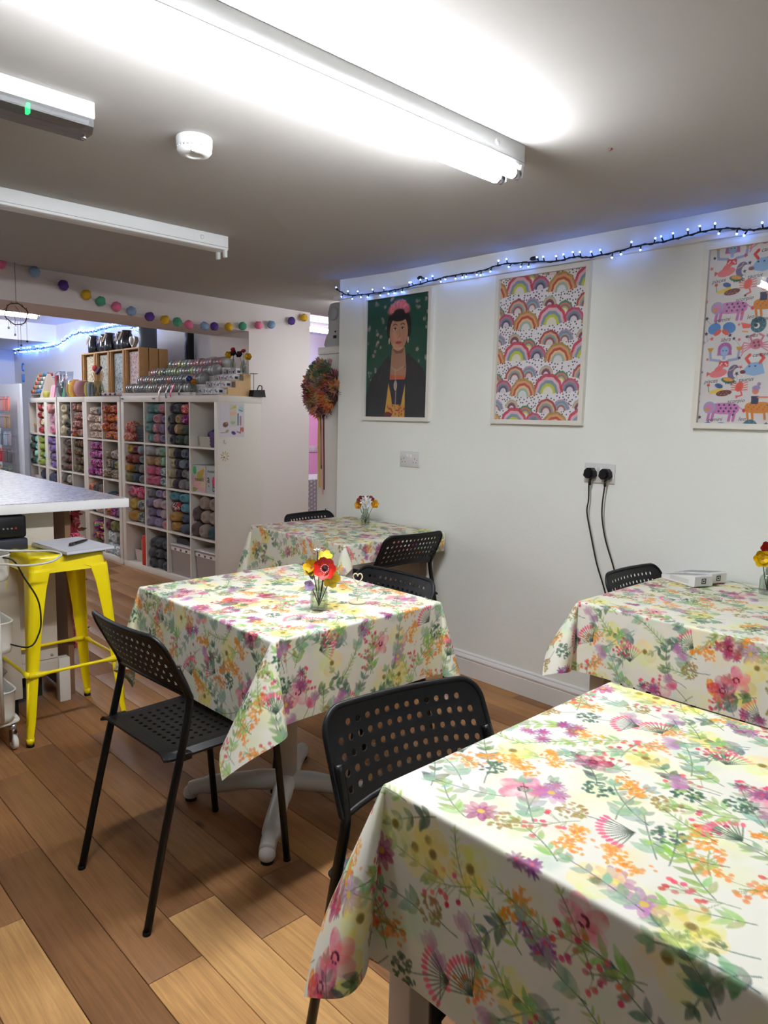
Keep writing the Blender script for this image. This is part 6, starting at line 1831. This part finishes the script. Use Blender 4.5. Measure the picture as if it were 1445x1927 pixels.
terminal('white payment terminal lying behind the other on the right table', (2.772, 1.130, TZ+.003), R(-20))

# --- vases on the pine stand, black bag
for k, (yy, xx, lb) in enumerate(((.195, .275, 'left'), (.075, .275, 'right'))):
    P = top1(xx, yy, 1.471+.167) if k else top1(xx-.01, yy, 1.471+.166+.047)
    h_ = .10 if k else .07
    bottle('small glass bottle with flowers on the pine stand, %s one' % lb, P, h_, .024 if k else .02)
    bb = P+Vector((0, 0, .01)); zt = h_+.035
    flower('yellow artificial flower in the %s bottle on the pine stand' % lb, bb, at2(P, .035 if k else -.032, zt-.01), .030, (222, 176, 30), (210, 110, 30), 6, PET_R, (-.5, -.7, .2), 2)
    flower('dark burgundy artificial flower in the %s bottle on the pine stand' % lb, bb, at2(P, -.028 if k else .006, zt+.005), .028, (52, 20, 30), None, 6, PET_R, (-.7, -.5, .3), 2)
    flower('red artificial flower in the %s bottle on the pine stand' % lb, bb, at2(P, .002, zt+.03), .020, (176, 24, 40), None, 6, PET_R, (-.6, -.6, .6), 2)
P = top1(-.002, .36, 1.471)
bottle('tiny glass bottle with blue and yellow flower on the shelf edge', P+Vector((.012, 0, 0)), .075, .014, .009)
flower('blue artificial flower in the tiny bottle on the shelf edge', P+Vector((.012, 0, .01)), at2(P, -.004, .118), .026, (36, 74, 150), (200, 150, 40), 6, PET_R, (-.7, -.6, .4), 2)
flower('amber artificial flower in the tiny bottle on the shelf edge', P+Vector((.012, 0, .01)), at2(P, .028, .098), .024, (196, 138, 44), (90, 40, 20), 6, PET_R, (-.5, -.7, .2), 2)
t = thing('handbag', 'small black bag on the shelf behind the pine stand', 'bag', top1(.36, .02, 1.471), BA)
q = MB(); q.prism([(-.06, 0), (.06, 0), (.05, .055), (-.05, .05)], -.03, .03, axis='y'); q.build('body', mat('black_leather', (26, 22, 24), .5), t)
MB().tube(smooth_path([(.0, 0, .05), (.02, 0, .085), (.045, 0, .08), (.045, 0, .05)], 5), .004, 6).build('handle', mat('black_leather', (26, 22, 24), .5), t)
t = thing('black_flower', 'black artificial bloom leaning beside the pine stand', 'flower', top1(.33, .02, 1.471+.10), BA)
for k in range(6):
    o_ = link('petal', PET_R, t, (0, 0, .07)); o_.scale = (.032,)*3; o_.rotation_euler = (0, .3, k*1.05); o_.color = L4((28, 26, 32))
MB().tube([(0, 0, -.10), (0, 0, .07)], .002, 6).build('stem', STEMM, t)

# --- crates with fabric, on the second and third unit
CV = {}
def fabric_canvas(seed, base, dots):
    c = Canvas(.26, .37, .0045, base); r = random.Random(seed)
    for k in range(420): c.ell(r.uniform(0, .26), r.uniform(0, .37), r.uniform(.003, .008), r.uniform(.002, .005), r.uniform(0, 3), r.choice(dots), .9)
    return c
fabs = [((206, 198, 176), [(122, 116, 96), (188, 160, 110), (90, 90, 86), (226, 222, 210)]), ((190, 190, 182), [(70, 72, 76), (120, 120, 118), (226, 226, 222)]), ((186, 198, 206), [(44, 54, 72), (90, 110, 130), (226, 230, 232)]), ((222, 208, 210), [(176, 60, 84), (110, 96, 110), (206, 140, 150), (236, 232, 232)])]
fabn = ['beige', 'grey', 'blue', 'red and pink']
for k in range(4):
    y1 = 7.345-.322*k; y0 = y1-.316
    t = thing('wooden_crate', 'pine crate standing on end with %s patterned fabric' % fabn[k], 'crate', (2.835, (y0+y1)/2, 1.471), 0, 'pine crates on the shelf')
    hw = (y1-y0)/2; Hc, Dc = .425, .27
    for s in (-1, 1):
        for j in range(3):
            MB().box(j*.092, j*.092+.084, s*hw-(.012 if s > 0 else 0), s*hw+(0 if s > 0 else .012), 0, Hc, bev=.002).build('side_slat', WOODC, t)
        MB().box(.005, .275, s*(hw-.024)-.011, s*(hw-.024)+.011, .001, .03).build('corner_batten', WOODC, t)
        for xx in (.02, .25): MB().box(xx-.012, xx+.012, s*(hw-.0235)-.0115, s*(hw-.0235)+.0115, .03, Hc-.013).build('corner_batten', WOODC, t)
    for z in (0, Hc-.012):
        for j in range(3): MB().box(j*.092, j*.092+.084, -hw+.012, hw-.012, z, z+.012).build('end_slat', WOODC, t)
    MB().box(.262, .27, -hw+.013, hw-.013, .012, Hc-.012).build('back_board', WOODC, t)
    f = thing('folded_fabric', '%s patterned fabric stacked in the pine crate' % fabn[k], 'fabric', (2.865, (y0+y1)/2, 1.484), 0, 'patterned fabrics in crates')
    cw = hw*2-.085
    MB().box(.006, .17, -cw/2, cw/2, 0, .385, bev=.008).build('bolt', mat('fabric_base_%d' % k, fabs[k][0], .8), f)
    M = FRONT.copy(); M[0][3] = .0045; M[2][3] = .192
    print_sheet('pattern', fabric_canvas(k, *fabs[k]), cw-.01, .37, f, M, mat_attr('fabric_print', .85))
# on the crates: metal mugs with tags, heart vase, pot
ZC = 1.471+.4255
STEEL = mat('dark_polished_steel', (88, 90, 94), .18, metal=1.0)
for k, (y, x) in enumerate(((7.18, 2.90), (6.98, 2.93), (6.80, 2.90), (6.60, 2.93), (6.44, 2.90))):
    t = thing('metal_jug', ['polished dark metal jug leftmost on the crates', 'polished dark metal jug, second on the crates', 'polished dark metal jug, third on the crates', 'polished dark metal jug, fourth on the crates', 'polished dark metal jug beside the heart vase'][k], 'jug', (x, y, ZC), 0, 'metal jugs on the crates')
    MB().lathe([(.050, 0), (.056, .01), (.058, .06), (.050, .12), (.040, .15), (.044, .17), (.041, .17), (.036, .15), (.0, .14)], 20).build('body', STEEL, t)
    MB().tube(smooth_path([(0, -.045, .15), (0, -.085, .13), (0, -.088, .08), (0, -.056, .05)], 5), .005, 6).build('handle', STEEL, t)
    q = MB(); q.box(-.002, 0, -.018, .018, 0, .075); o_ = q.build('paper_tag', mat('kraft_tag', (150, 120, 92), .7), t, (-.064, .03, .085)); o_.rotation_euler = (.25, .3, 0)
t = thing('heart_vase', 'white heart-shaped vase on the crates with dark leaves', 'vase', (2.88, 6.26, ZC))
hpoly = []
for k in range(36):
    a = 2*math.pi*k/36; hpoly.append((16*math.sin(a)**3*.0036, .060+(13*math.cos(a)-5*math.cos(2*a)-2*math.cos(3*a)-math.cos(4*a))*.0036))
q = MB(); q.prism(hpoly, -.018, .018, axis='x', smooth=False); q.sphere((0, 0, .065), .05, 14, 10, sc=(.75, .8, .9)); q.build('body', mat('white_ceramic', (206, 202, 198), .3, var=.08, vscale=20), t)
t = thing('plant_pot', 'slate blue cylindrical pot on the crates', 'pot', (2.95, 6.13, ZC))
MB().lathe([(.072, 0), (.076, .006), (.076, .176), (.070, .18), (.068, .17), (.0, .165)], 24).build('pot', mat('slate_blue', (86, 96, 110), .5), t)
t = thing('dark_twigs', 'dark leafy twigs rising behind the heart vase', 'plant', (2.98, 6.30, ZC))
r_ = random.Random(12)
MB().lathe([(.028, 0), (.035, .08), (.03, .08), (.0, .07)], 12).build('holder', STEEL, t)
for k in range(10):
    a = r_.uniform(0, 6.28); l = r_.uniform(.1, .22); p = (l*.6*math.cos(a)*.6, l*.7*math.sin(a), .08+l*r_.uniform(.5, .95))
    q = MB(); q.tube(smooth_path([(0, 0, .07), (p[0]*.3, p[1]*.3, p[2]*.7+.02), p], 4), .0022, 5); q.add([p, (p[0]+.02, p[1]+.02, p[2]+.01), (p[0]+.01, p[1]+.06*math.sin(a), p[2]+.012), (p[0]-.015, p[1]+.01, p[2])], [(0, 1, 2, 3)]); q.build('twig', mat('dark_leaf', (30, 32, 32), .5), t)

# --- balls and jars standing in front of the crates
for k, (y, x, col, rr, hh, lb) in enumerate(((7.33, 2.745, (232, 208, 60), .045, .075, 'lemon yellow'), (7.235, 2.74, (240, 162, 26), .055, .085, 'orange'), (7.10, 2.745, (226, 168, 176), .075, .080, 'soft pink'))):
    o_ = yarn('white', Vector((x, y, 1.471+hh)), (hh, rr, rr), (0, math.pi/2, 0), 'large %s yarn cake standing on the shelf before the crates' % lb, 'yarn cakes on the shelf'); o_.color = L4(col)
for k, (y, col, lb) in enumerate(((6.965, (214, 196, 90), 'small yellow and green'), (6.90, (150, 168, 176), 'pale blue and white'))):
    o_ = yarn('white', Vector((2.745, y, 1.471+.07)), (.07, .035, .035), (0, math.pi/2, 0), '%s yarn cone standing on the shelf' % lb, 'yarn cones on the shelf'); o_.color = L4(col)
t = thing('glass_jar', 'glass jar of wooden sticks on the shelf before the crates', 'jar', (2.745, 6.74, 1.471))
MB().lathe([(.05, 0), (.055, .005), (.055, .10), (.04, .13), (.042, .145), (.038, .145), (.036, .13), (.05, .10), (.05, .01), (0, .008)], 20).build('glass', VASEGLASS, t)
r_ = random.Random(5)
for k in range(9):
    a = r_.uniform(0, 6.28); q = MB(); tip = (.05*math.cos(a), .085*math.sin(a), .19+r_.uniform(0, .05)); q.tube([(.02*math.cos(a+3), .03*math.sin(a+3), .012), tip], .0035, 6); 
    s = q.build('wooden_stick', WOODL, bpy.data.objects.get('none')); s.location = (2.745, 6.74, 1.471); tag(s, 'wooden stick leaning %s in the glass jar' % ['far right', 'left', 'to the back', 'slightly right', 'forward', 'slightly left', 'upright', 'right', 'far left'][k], 'stick', 'sticks in the jar')
q = MB(); q.sphere((0, 0, 0), .036, 12, 8, sc=(.5, 1.3, .8)); tag(q.build('felt_bird', mat('red_felt', (196, 54, 66), .9), loc=(2.72, 6.735, 1.73)), 'red felt shape on a stick in the jar', 'ornament')
q = MB(); q.prism([(-.06, .03), (.05, -.03), (.06, 0), (-.03, .045)], -.012, .012, axis='x'); tag(q.build('felt_bird', mat('plum_felt', (66, 36, 62), .9), loc=(2.72, 6.645, 1.70)), 'dark plum felt shape on a stick in the jar', 'ornament')
t = thing('lace_trim', 'white trimming with dark dots lying over the shelf edge', 'trimming', (2.668, 6.13, 1.472))
r_ = random.Random(6)
for k in range(8):
    q = MB(); q.sphere((0, 0, 0), 1, 10, 6, sc=(1, 1, .6)); o_ = q.build('lace_lobe', mat('lace_white', (206, 200, 206), .8), t, (.012+.012*(k % 2), .05*k, .014)); o_.scale = (.03, .032, .026)
    q = MB(); q.sphere((0, 0, 0), .009, 8, 6); q.build('dark_dot', mat('dot_plum', (56, 36, 60), .7), t, (-.014+.012*(k % 2), .05*k+.006, .014))
# packets and bags farther left
CEL = sheet_glass('cellophane', (232, 236, 244), .12, .10)
for k, (y, hh, cont, lb) in enumerate(((7.76, .24, (70, 84, 80), 'dark green'), (7.55, .23, (186, 138, 66), 'golden'))):
    t = thing('cellophane_bag', 'clear cellophane bag with %s filling on the shelf' % lb, 'bag', (2.80, y, 1.471))
    q = MB(); q.sphere((0, 0, .085), .085, 14, 10, sc=(.55, .62, .98)); q.build('filling', mat('fill_%d' % k, cont, .8), t)
    rs_ = []
    for (sx_, sy_, z) in ((.055, .07, .001), (.06, .075, .08), (.052, .072, .16), (.02, .05, .19), (.012, .075, hh), (.010, .08, hh+.03)):
        rs_.append([(sx_*math.cos(a)*(1+.12*math.sin(5*a)), sy_*math.sin(a)*(1+.08*math.cos(4*a)), z) for a in np.linspace(0, 2*math.pi, 18, endpoint=False)])
    rings(rs_, 0).build('wrapper', CEL, t)
for k, (y, w, h_, col, lb) in enumerate(((7.90, .06, .13, (226, 150, 168), 'pink card packet leaning on the shelf'), (7.98, .03, .12, (206, 204, 206), 'white card packet leaning beside the pink packet'), (7.66, .05, .11, (52, 118, 70), 'green paper cone on the shelf before the bags'))):
    q = MB(); q.prism([(-w, 0), (w, 0), (w*.75, h_), (-w*.75 if k != 2 else w*.4, h_)], -.006, .006, axis='x'); o_ = q.build('card_packet', mat('packet_%d' % k, col, .6), loc=(2.74+.015*k, y, 1.471)); o_.rotation_euler = (0, .18, 0); tag(o_, lb, 'packet')
t = thing('packet_rack', 'hanging rack of dark red and white packets on the shelf', 'rack', (2.90, 8.08, 1.471))
MB().tube(smooth_path([(0, -.16, 0), (0, -.16, .25), (0, .16, .26), (0, .16, 0)], 4), .004, 6).build('frame', CHROME, t)
for k in range(7):
    col = [(150, 50, 66), (96, 34, 46), (60, 20, 30), (206, 202, 206), (70, 60, 70), (214, 212, 216), (130, 70, 80)][k]
    q = MB(); q.box(-.003, .003, -.02, .02, 0, .13); o_ = q.build('hanging_packet', mat('hang_%d' % k, col, .6), loc=(2.885, 8.20-.042*k, 1.585)); tag(o_, ['wine red packet hanging leftmost on the packet rack', 'dark red packet, second on the packet rack', 'blackish red packet, third on the packet rack', 'white packet, fourth on the packet rack', 'grey packet, fifth on the packet rack', 'white packet, sixth on the packet rack', 'dusty red packet hanging rightmost on the packet rack'][k], 'packet')
t = tag(MB().lathe([(.035, 0), (.045, .01), (.045, .06), (.03, .07), (0, .07)], 14).build('candle', mat('olive_wax', (150, 146, 60), .5), loc=(2.76, 8.09, 1.471)), 'olive green candle on the far shelf', 'candle')
t = thing('thread_rack', 'tilted rack of sewing thread reels at the far end of the shelves', 'rack', (2.80, 8.42, 1.471), a4)
q = MB(); q.prism([(-.05, 0), (.12, 0), (.16, .05), (.06, .26), (.03, .26)], -.012, .012, axis='y'); q.build('side_arm', mat('rack_beige', (186, 172, 156), .6), t, (0, -.16, 0))
q = MB(); q.prism([(-.05, 0), (.12, 0), (.16, .05), (.06, .26), (.03, .26)], -.012, .012, axis='y'); q.build('side_arm', mat('rack_beige', (186, 172, 156), .6), t, (0, .22, 0))
TRC = [(130, 44, 36), (206, 128, 52), (196, 90, 96), (120, 150, 130), (80, 116, 110), (64, 96, 140), (70, 130, 180), (60, 110, 160)]
spool = MB().lathe([(.3, -.5), (1, -.5), (1, -.42), (.8, -.38), (.8, .38), (1, .42), (1, .5), (.3, .5)], 12, (0, 0, 0), 'x').mesh('thread_reel'); spool.materials.append(PLAIN)
for r in range(5):
    MB().box(-.02, .10, -.15, .21, -.004, .0).build('shelf_strip', STW, t, (-.03+.022*r, 0, .045+.047*r))
    for k in range(8):
        o_ = bpy.data.objects.new('thread_reel', spool); COL.objects.link(o_)
        L_ = Vector((-.02+.022*r, .19-.046*k, .069+.047*r)); o_.location = Matrix.Translation((2.80, 8.42, 1.471)) @ Matrix.Rotation(a4, 4, 'Z') @ L_
        o_.scale = (.05, .02, .02); c = TRC[(k+(r == 4)*1) % 8] if not (r in (1, 2, 3) and k in (5, 6)) else (214, 206, 186); o_.color = L4(c)
        tag(o_, 'thread reel, %s from the left in the %s row of the thread rack' % (ORDN[k], ['lowest', 'second', 'third', 'fourth', 'highest'][r]), 'thread reel', 'thread reels, row %s' % ['one', 'two', 'three', 'four', 'five'][r])

# --- leaflet and flower sticker on the end panel of the nearest shelf
t = thing('leaflet', 'white leaflet with small pictures pinned to the shelf end', 'leaflet', top1(.012, 0, 1.17), BA)
cv = Canvas(.215, .245, .003, (206, 200, 208)); r_ = random.Random(1)
cv.poly([(.085, .08), (.145, .08), (.145, .235), (.085, .235)], (196, 196, 182)); cv.poly([(.09, .2), (.145, .215), (.14, .235)], (206, 170, 60)); cv.poly([(.088, .16), (.145, .16), (.145, .185), (.088, .185)], (222, 176, 152)); cv.ell(.115, .105, .022, .012, 0, (150, 176, 150)); cv.ell(.185, .205, .024, .024, 0, (170, 196, 196)); cv.stroke([(.168, .2), (.2, .19)], .006, (70, 120, 130))
cv.ell(.05, .09, .024, .018, .3, (110, 70, 60)); cv.ell(.06, .10, .012, .01, .3, (150, 110, 80)); cv.ell(.12, .03, .02, .012, -.3, (66, 40, 110)); cv.stroke([(.15, .04), (.18, .03), (.185, .07)], .007, (150, 70, 60)); cv.ell(.2, .055, .012, .018, 0, (196, 100, 80)); cv.stroke([(.16, .17), (.16, .09)], .012, (90, 110, 120)); cv.stroke([(.182, .15), (.182, .09)], .012, (150, 110, 110)); cv.stroke([(.01, .03), (.07, .035)], .004, (120, 110, 130)); cv.ell(.065, .045, .015, .008, .4, (150, 140, 96))
MB().box(0, .215, -.0012, -.0002, 0, .245).build('paper', mat('leaflet_paper', (206, 200, 208), .6), t)
print_sheet('printed_front', cv, .215, .245, t, Matrix(((1, 0, 0, .1075), (0, 0, -1, -.0016), (0, 1, 0, .1225), (0, 0, 0, 1))), PRINTM)
t = thing('flower_sticker', 'faded flower sticker on the shelf end below the leaflet', 'sticker', top1(.055, -.0006, 1.03), BA)
for k in range(9):
    a = 2*math.pi*k/9
    q = MB(); q.M = Matrix.Rotation(-a, 4, 'Y'); q.add([(.008, 0, 0), (.03, 0, -.006), (.042, 0, 0), (.03, 0, .006)], [(0, 1, 2, 3)]); q.build('petal_mark', mat('sticker_tan', (186, 168, 130), .6), t)
MB().lathe([(0, -.001), (.005, -.001), (.005, 0)], 8, (-.006, 0, -.006), 'y').build('dark_dot', INK2, t)
t = thing('hook', 'small metal hook on the shelf end under the leaflet', 'hook', top1(.05, -.001, 1.15), BA)
MB().tube([(0, -.003, 0), (.0, -.006, -.025), (.008, -.008, -.03), (.010, -.008, -.018)], .0022, 6).build('wire', CHROME, t)
for (x, y, lb) in ((-.002, .90, 'nearest the pier'), (-.002, 1.42, 'at its left end')):
    o_ = MB().box(-.003, 0, -.02, .02, -.0035, .0035).build('black_clip', BLACKP, loc=top1(x, y, 1.447), rotz=BA); tag(o_, 'black clip on the shelf top edge %s' % lb, 'clip')

# --- black metal upright behind the reels
t = thing('metal_upright', 'black perforated metal upright behind the ribbon reels', 'post', (3.20, 5.86, 0))
MB().box(-.028, .028, -.035, .035, 0, 2.075, bev=.003).build('post', BLACKM, t)
for k in range(9): MB().lathe([(.006, -.0285), (.006, -.0278)], 8, (0, .012*(-1)**k, 1.45+.07*k), 'x').build('hole_mark', mat('steel_grey', (90, 92, 96), .5), t)
# --- folded board leaning on the pier
t = thing('folding_board', 'grey folding board leaning against the pier beside the shelf', 'board', (3.235, 4.80, 0), BA)
q = MB(); q.M = Matrix.Rotation(-.10, 4, 'Y'); q.box(-.012, .012, -.02, .09, 0, 1.02, bev=.003); q.build('panel', mat('slate_board', (96, 98, 104), .5), t)
q = MB(); q.M = Matrix.Rotation(-.16, 4, 'Y'); q.box(.018, .040, -.02, .09, 0, 1.0, bev=.003); q.build('panel', mat('pale_board', (176, 168, 160), .5), t)

# --- letters on the shop wall, spinner rack with packets
t = thing('wall_letters', 'two blue cut-out letters on the far shop wall', 'letters'); t.matrix_world = wall_mx(10.45, 1.84, 3.26)
BLU = mat('bright_blue_letters', (40, 140, 230), .4)
text_mesh('c', .24, BLU, 'letter', t, Matrix.Translation((0, .085, .004)), depth=.004); text_mesh('u', .24, BLU, 'letter', t, Matrix.Translation((0, -.06, .004)), depth=.004)
t = thing('spinner_rack', 'floor-standing display rack of packets at the far left', 'rack', (2.62, 8.86, 0))
MB().box(-.012, .012, -.36, .36, .35, 1.62).build('panel', mat('rack_white', (206, 210, 222), .5), t)
MB().box(-.2, .2, -.36, .36, 0, .05).build('base', BLACKM, t); MB().box(-.02, .02, -.02, .02, .05, .35).build('post', BLACKM, t)
for k in range(6): MB().tube([(-.13, -.34, .50+.19*k), (-.13, .34, .50+.19*k)], .003, 5).build('rail', CHROME, t)
PKC = {'coral': (206, 120, 110), 'dusky pink': (196, 150, 156), 'mauve grey': (150, 138, 150), 'blue grey': (150, 166, 190), 'red': (166, 44, 58), 'charcoal': (84, 82, 84), 'dark green': (86, 104, 88), 'kraft': (150, 124, 100), 'white': (214, 212, 220)}
rows_ = [(1.46, ['white', 'coral', 'coral', 'dusky pink', 'coral', 'coral']), (1.27, ['white', 'dusky pink', 'mauve grey', 'mauve grey', 'kraft', 'kraft']), (1.08, ['dark green', 'blue grey', 'blue grey', 'charcoal', 'blue grey', 'mauve grey']), (.89, ['white', 'dusky pink', 'red', 'red', 'charcoal', 'charcoal']), (.70, ['red', 'kraft', 'kraft', 'dark green', 'dark green', 'dark green']), (.52, ['kraft', 'charcoal', 'dark green', 'dark green', 'kraft', 'dark green'])]
for j, (z, cl) in enumerate(rows_):
    for k, cn in enumerate(cl):
        q = MB(); q.box(-.010, .010, -.045, .045, -.135, 0, bev=.004); q.box(-.002, .002, -.045, .045, 0, .02)
        o_ = q.build('hanging_packet', mat('packet_'+cn.replace(' ', '_'), PKC[cn], .4), loc=(2.50+.006*(k % 2), 9.15-.115*k, z)); tag(o_, '%s packet, %s from the left in the %s row of the spinner rack' % (cn, ORDN[k], ['top', 'second', 'third', 'fourth', 'fifth', 'bottom'][j]), 'packet', '%s packets, rack row %s' % (cn, ['one', 'two', 'three', 'four', 'five', 'six'][j]))

# ================================================================== cabinet in the alcove, sewing machine, wreath
t = thing('tall_cabinet', 'tall white cabinet beyond the end of the right wall', 'cabinet', (2.93, 3.46, 0))
MB().box(0, .40, 0, .242, .04, 1.722, bev=.0015).build('body', SHELFM, t); MB().box(-.003, .403, -.003, .245, 1.724, 1.768, bev=.002).build('top_panel', SHELFM, t); MB().box(.02, .38, .01, .23, 0, .04).build('plinth', SHELFM, t)
MB().lathe([(0, -.002), (.005, -.002), (.005, 0)], 8, (0, .15, .74), 'x').build('screw_hole', INK2, t)
SWM = mat('sewing_grey', (176, 176, 178), .4)
t = thing('sewing_machine', 'grey sewing machine standing on the tall cabinet', 'sewing machine', (2.955, 3.462, 1.769))
q = MB(); q.prism(smooth_path([(.03, 0, 0), (.205, 0, 0), (.20, .06, 0), (.178, .10, 0), (.178, .20, 0), (.165, .255, 0), (.14, .268, 0), (.085, .268, 0), (.06, .25, 0), (.045, .1, 0)], 3) and [(p[0], p[1]) for p in smooth_path([(.03, 0, 0), (.205, 0, 0), (.20, .06, 0), (.178, .10, 0), (.178, .20, 0), (.165, .255, 0), (.14, .268, 0), (.085, .268, 0), (.06, .25, 0), (.045, .1, 0)], 3)], 0, .12, axis='x'); q.build('pillar', SWM, t)
MB().box(.12, .36, .05, .17, .185, .262, bev=.015).build('arm', SWM, t); MB().box(.10, .36, .04, .19, 0, .065, bev=.008).build('bed', SWM, t); MB().box(.30, .36, .06, .16, .10, .19, bev=.01).build('head', SWM, t)
MB().lathe([(.038, -.014), (.042, -.010), (.042, 0), (.03, 0)], 24, (0, .125, .205), 'x').build('hand_wheel', mat('wheel_grey', (164, 164, 168), .4), t)
MB().box(-.002, .002, .095, .125, .052, .070).build('power_socket', BLACKP, t); MB().box(-.002, .002, .10, .112, .088, .098).build('power_socket', BLACKP, t)
MB().tube([(.2, .1, .262), (.2, .1, .30)], .004, 6).build('spool_pin', SWM, t)
tag(MB().box(0, .12, 0, .03, 0, .24, bev=.004).build('fabric_box', mat('plum_fabric', (92, 62, 104), .8), loc=(3.0, 3.462, 1.769)), 'plum fabric box beside the sewing machine', 'box')
t = thing('tulle_wreath', 'orange and mauve tulle wreath hanging on the tall cabinet', 'wreath', (2.895, 3.590, 1.505))
MB().tube([(0, .115*math.cos(a), .135*math.sin(a)) for a in np.linspace(0, 2*math.pi, 30, endpoint=False)], .012, 6, closed=True).build('hoop', RUST, t)
q = MB(); r_ = random.Random(4)
for k in range(26):
    a = r_.uniform(0, 6.28); e = r_.uniform(.1, 1.2); d = Vector((-abs(math.cos(e))*1.0, math.sin(e)*math.cos(a), math.sin(e)*math.sin(a)))
    s = d.orthogonal().normalized()*.09; n_ = d.cross(s).normalized()*.06
    q.add([(0, 0, 0), tuple(d*.75+s), tuple(d*1.0+n_), tuple(d*.75-s)], [(0, 1, 2), (0, 2, 3)])
tuft = q.mesh('tulle_tuft'); tuft.materials.append(mat_objcol('tulle', .9, 'plain'))
for k in range(120):
    a = 2*math.pi*k/40+r_.uniform(-.1, .1); rr = [.045, .095, .128][k % 3]
    o_ = link('tulle_tuft', tuft, t, (-.02, rr*math.cos(a), rr*1.12*math.sin(a))); o_.scale = (r_.uniform(.050, .070),)*3; o_.rotation_euler = (a+r_.uniform(-.5, .5), r_.uniform(-.5, .5), r_.uniform(-.6, .6))
    top_ = math.sin(a) > .55
    o_.color = L4(r_.choice(((80, 120, 92), (120, 140, 100), (170, 130, 130), (196, 160, 90)) if top_ else ((206, 120, 60), (196, 104, 60), (170, 110, 126), (140, 84, 96), (190, 140, 120), (96, 56, 62), (214, 140, 84), (176, 150, 90))))
for k, (y, w, z1, col) in enumerate(((.022, .020, -.62, (196, 160, 84)), (-.012, .012, -.66, (206, 150, 146)), (-.028, .008, -.63, (70, 22, 32)), (.0, .008, -.50, (90, 70, 50)))):
    q = MB(); P = smooth_path([(-.02-.004*k, y, -.13), (-.028, y-.004, -.3), (-.018, y+.003, -.45), (-.026-.002*k, y-.016, z1)], 4); vs = []; fs = []
    for p in P: vs += [(p[0], p[1]-w/2, p[2]), (p[0]-.004, p[1]+w/2, p[2])]
    for j in range(len(P)-1): fs.append((2*j, 2*j+1, 2*j+3, 2*j+2))
    q.add(vs, fs, 0, True); q.build('ribbon', mat('wreath_ribbon_%d' % k, col, .35), t)

# ================================================================== table in the pink room
t = thing('side_table', 'table under a grey dotted cloth in the pink room', 'table', (4.62, 5.83, 0))
MB().box(-.36, .36, -.26, .26, .70, .727).build('tabletop', TABW, t)
for sx_ in (-1, 1):
    for sy_ in (-1, 1): MB().box(sx_*.33-.02, sx_*.33+.02, sy_*.23-.02, sy_*.23+.02, 0, .70).build('leg', TABW, t)
dc = Canvas(.16, .16, .004, (150, 152, 150), tile=True)
for i in range(4):
    for j in range(4): dc.ell(.02+.04*i, .02+.04*j+(i % 2)*.02, .009, .009, 0, (226, 228, 226))
cloth('grey cloth with white dots on the pink room table', 4.25, 4.99, 5.56, 6.10, .73, (.5, .5, .5, .5), {}, .012, (3.5, 5.6, 5, 6.7), (.0, .0), .05, (.03, 9, 0), dc, 1.0, 'dotted cloth')
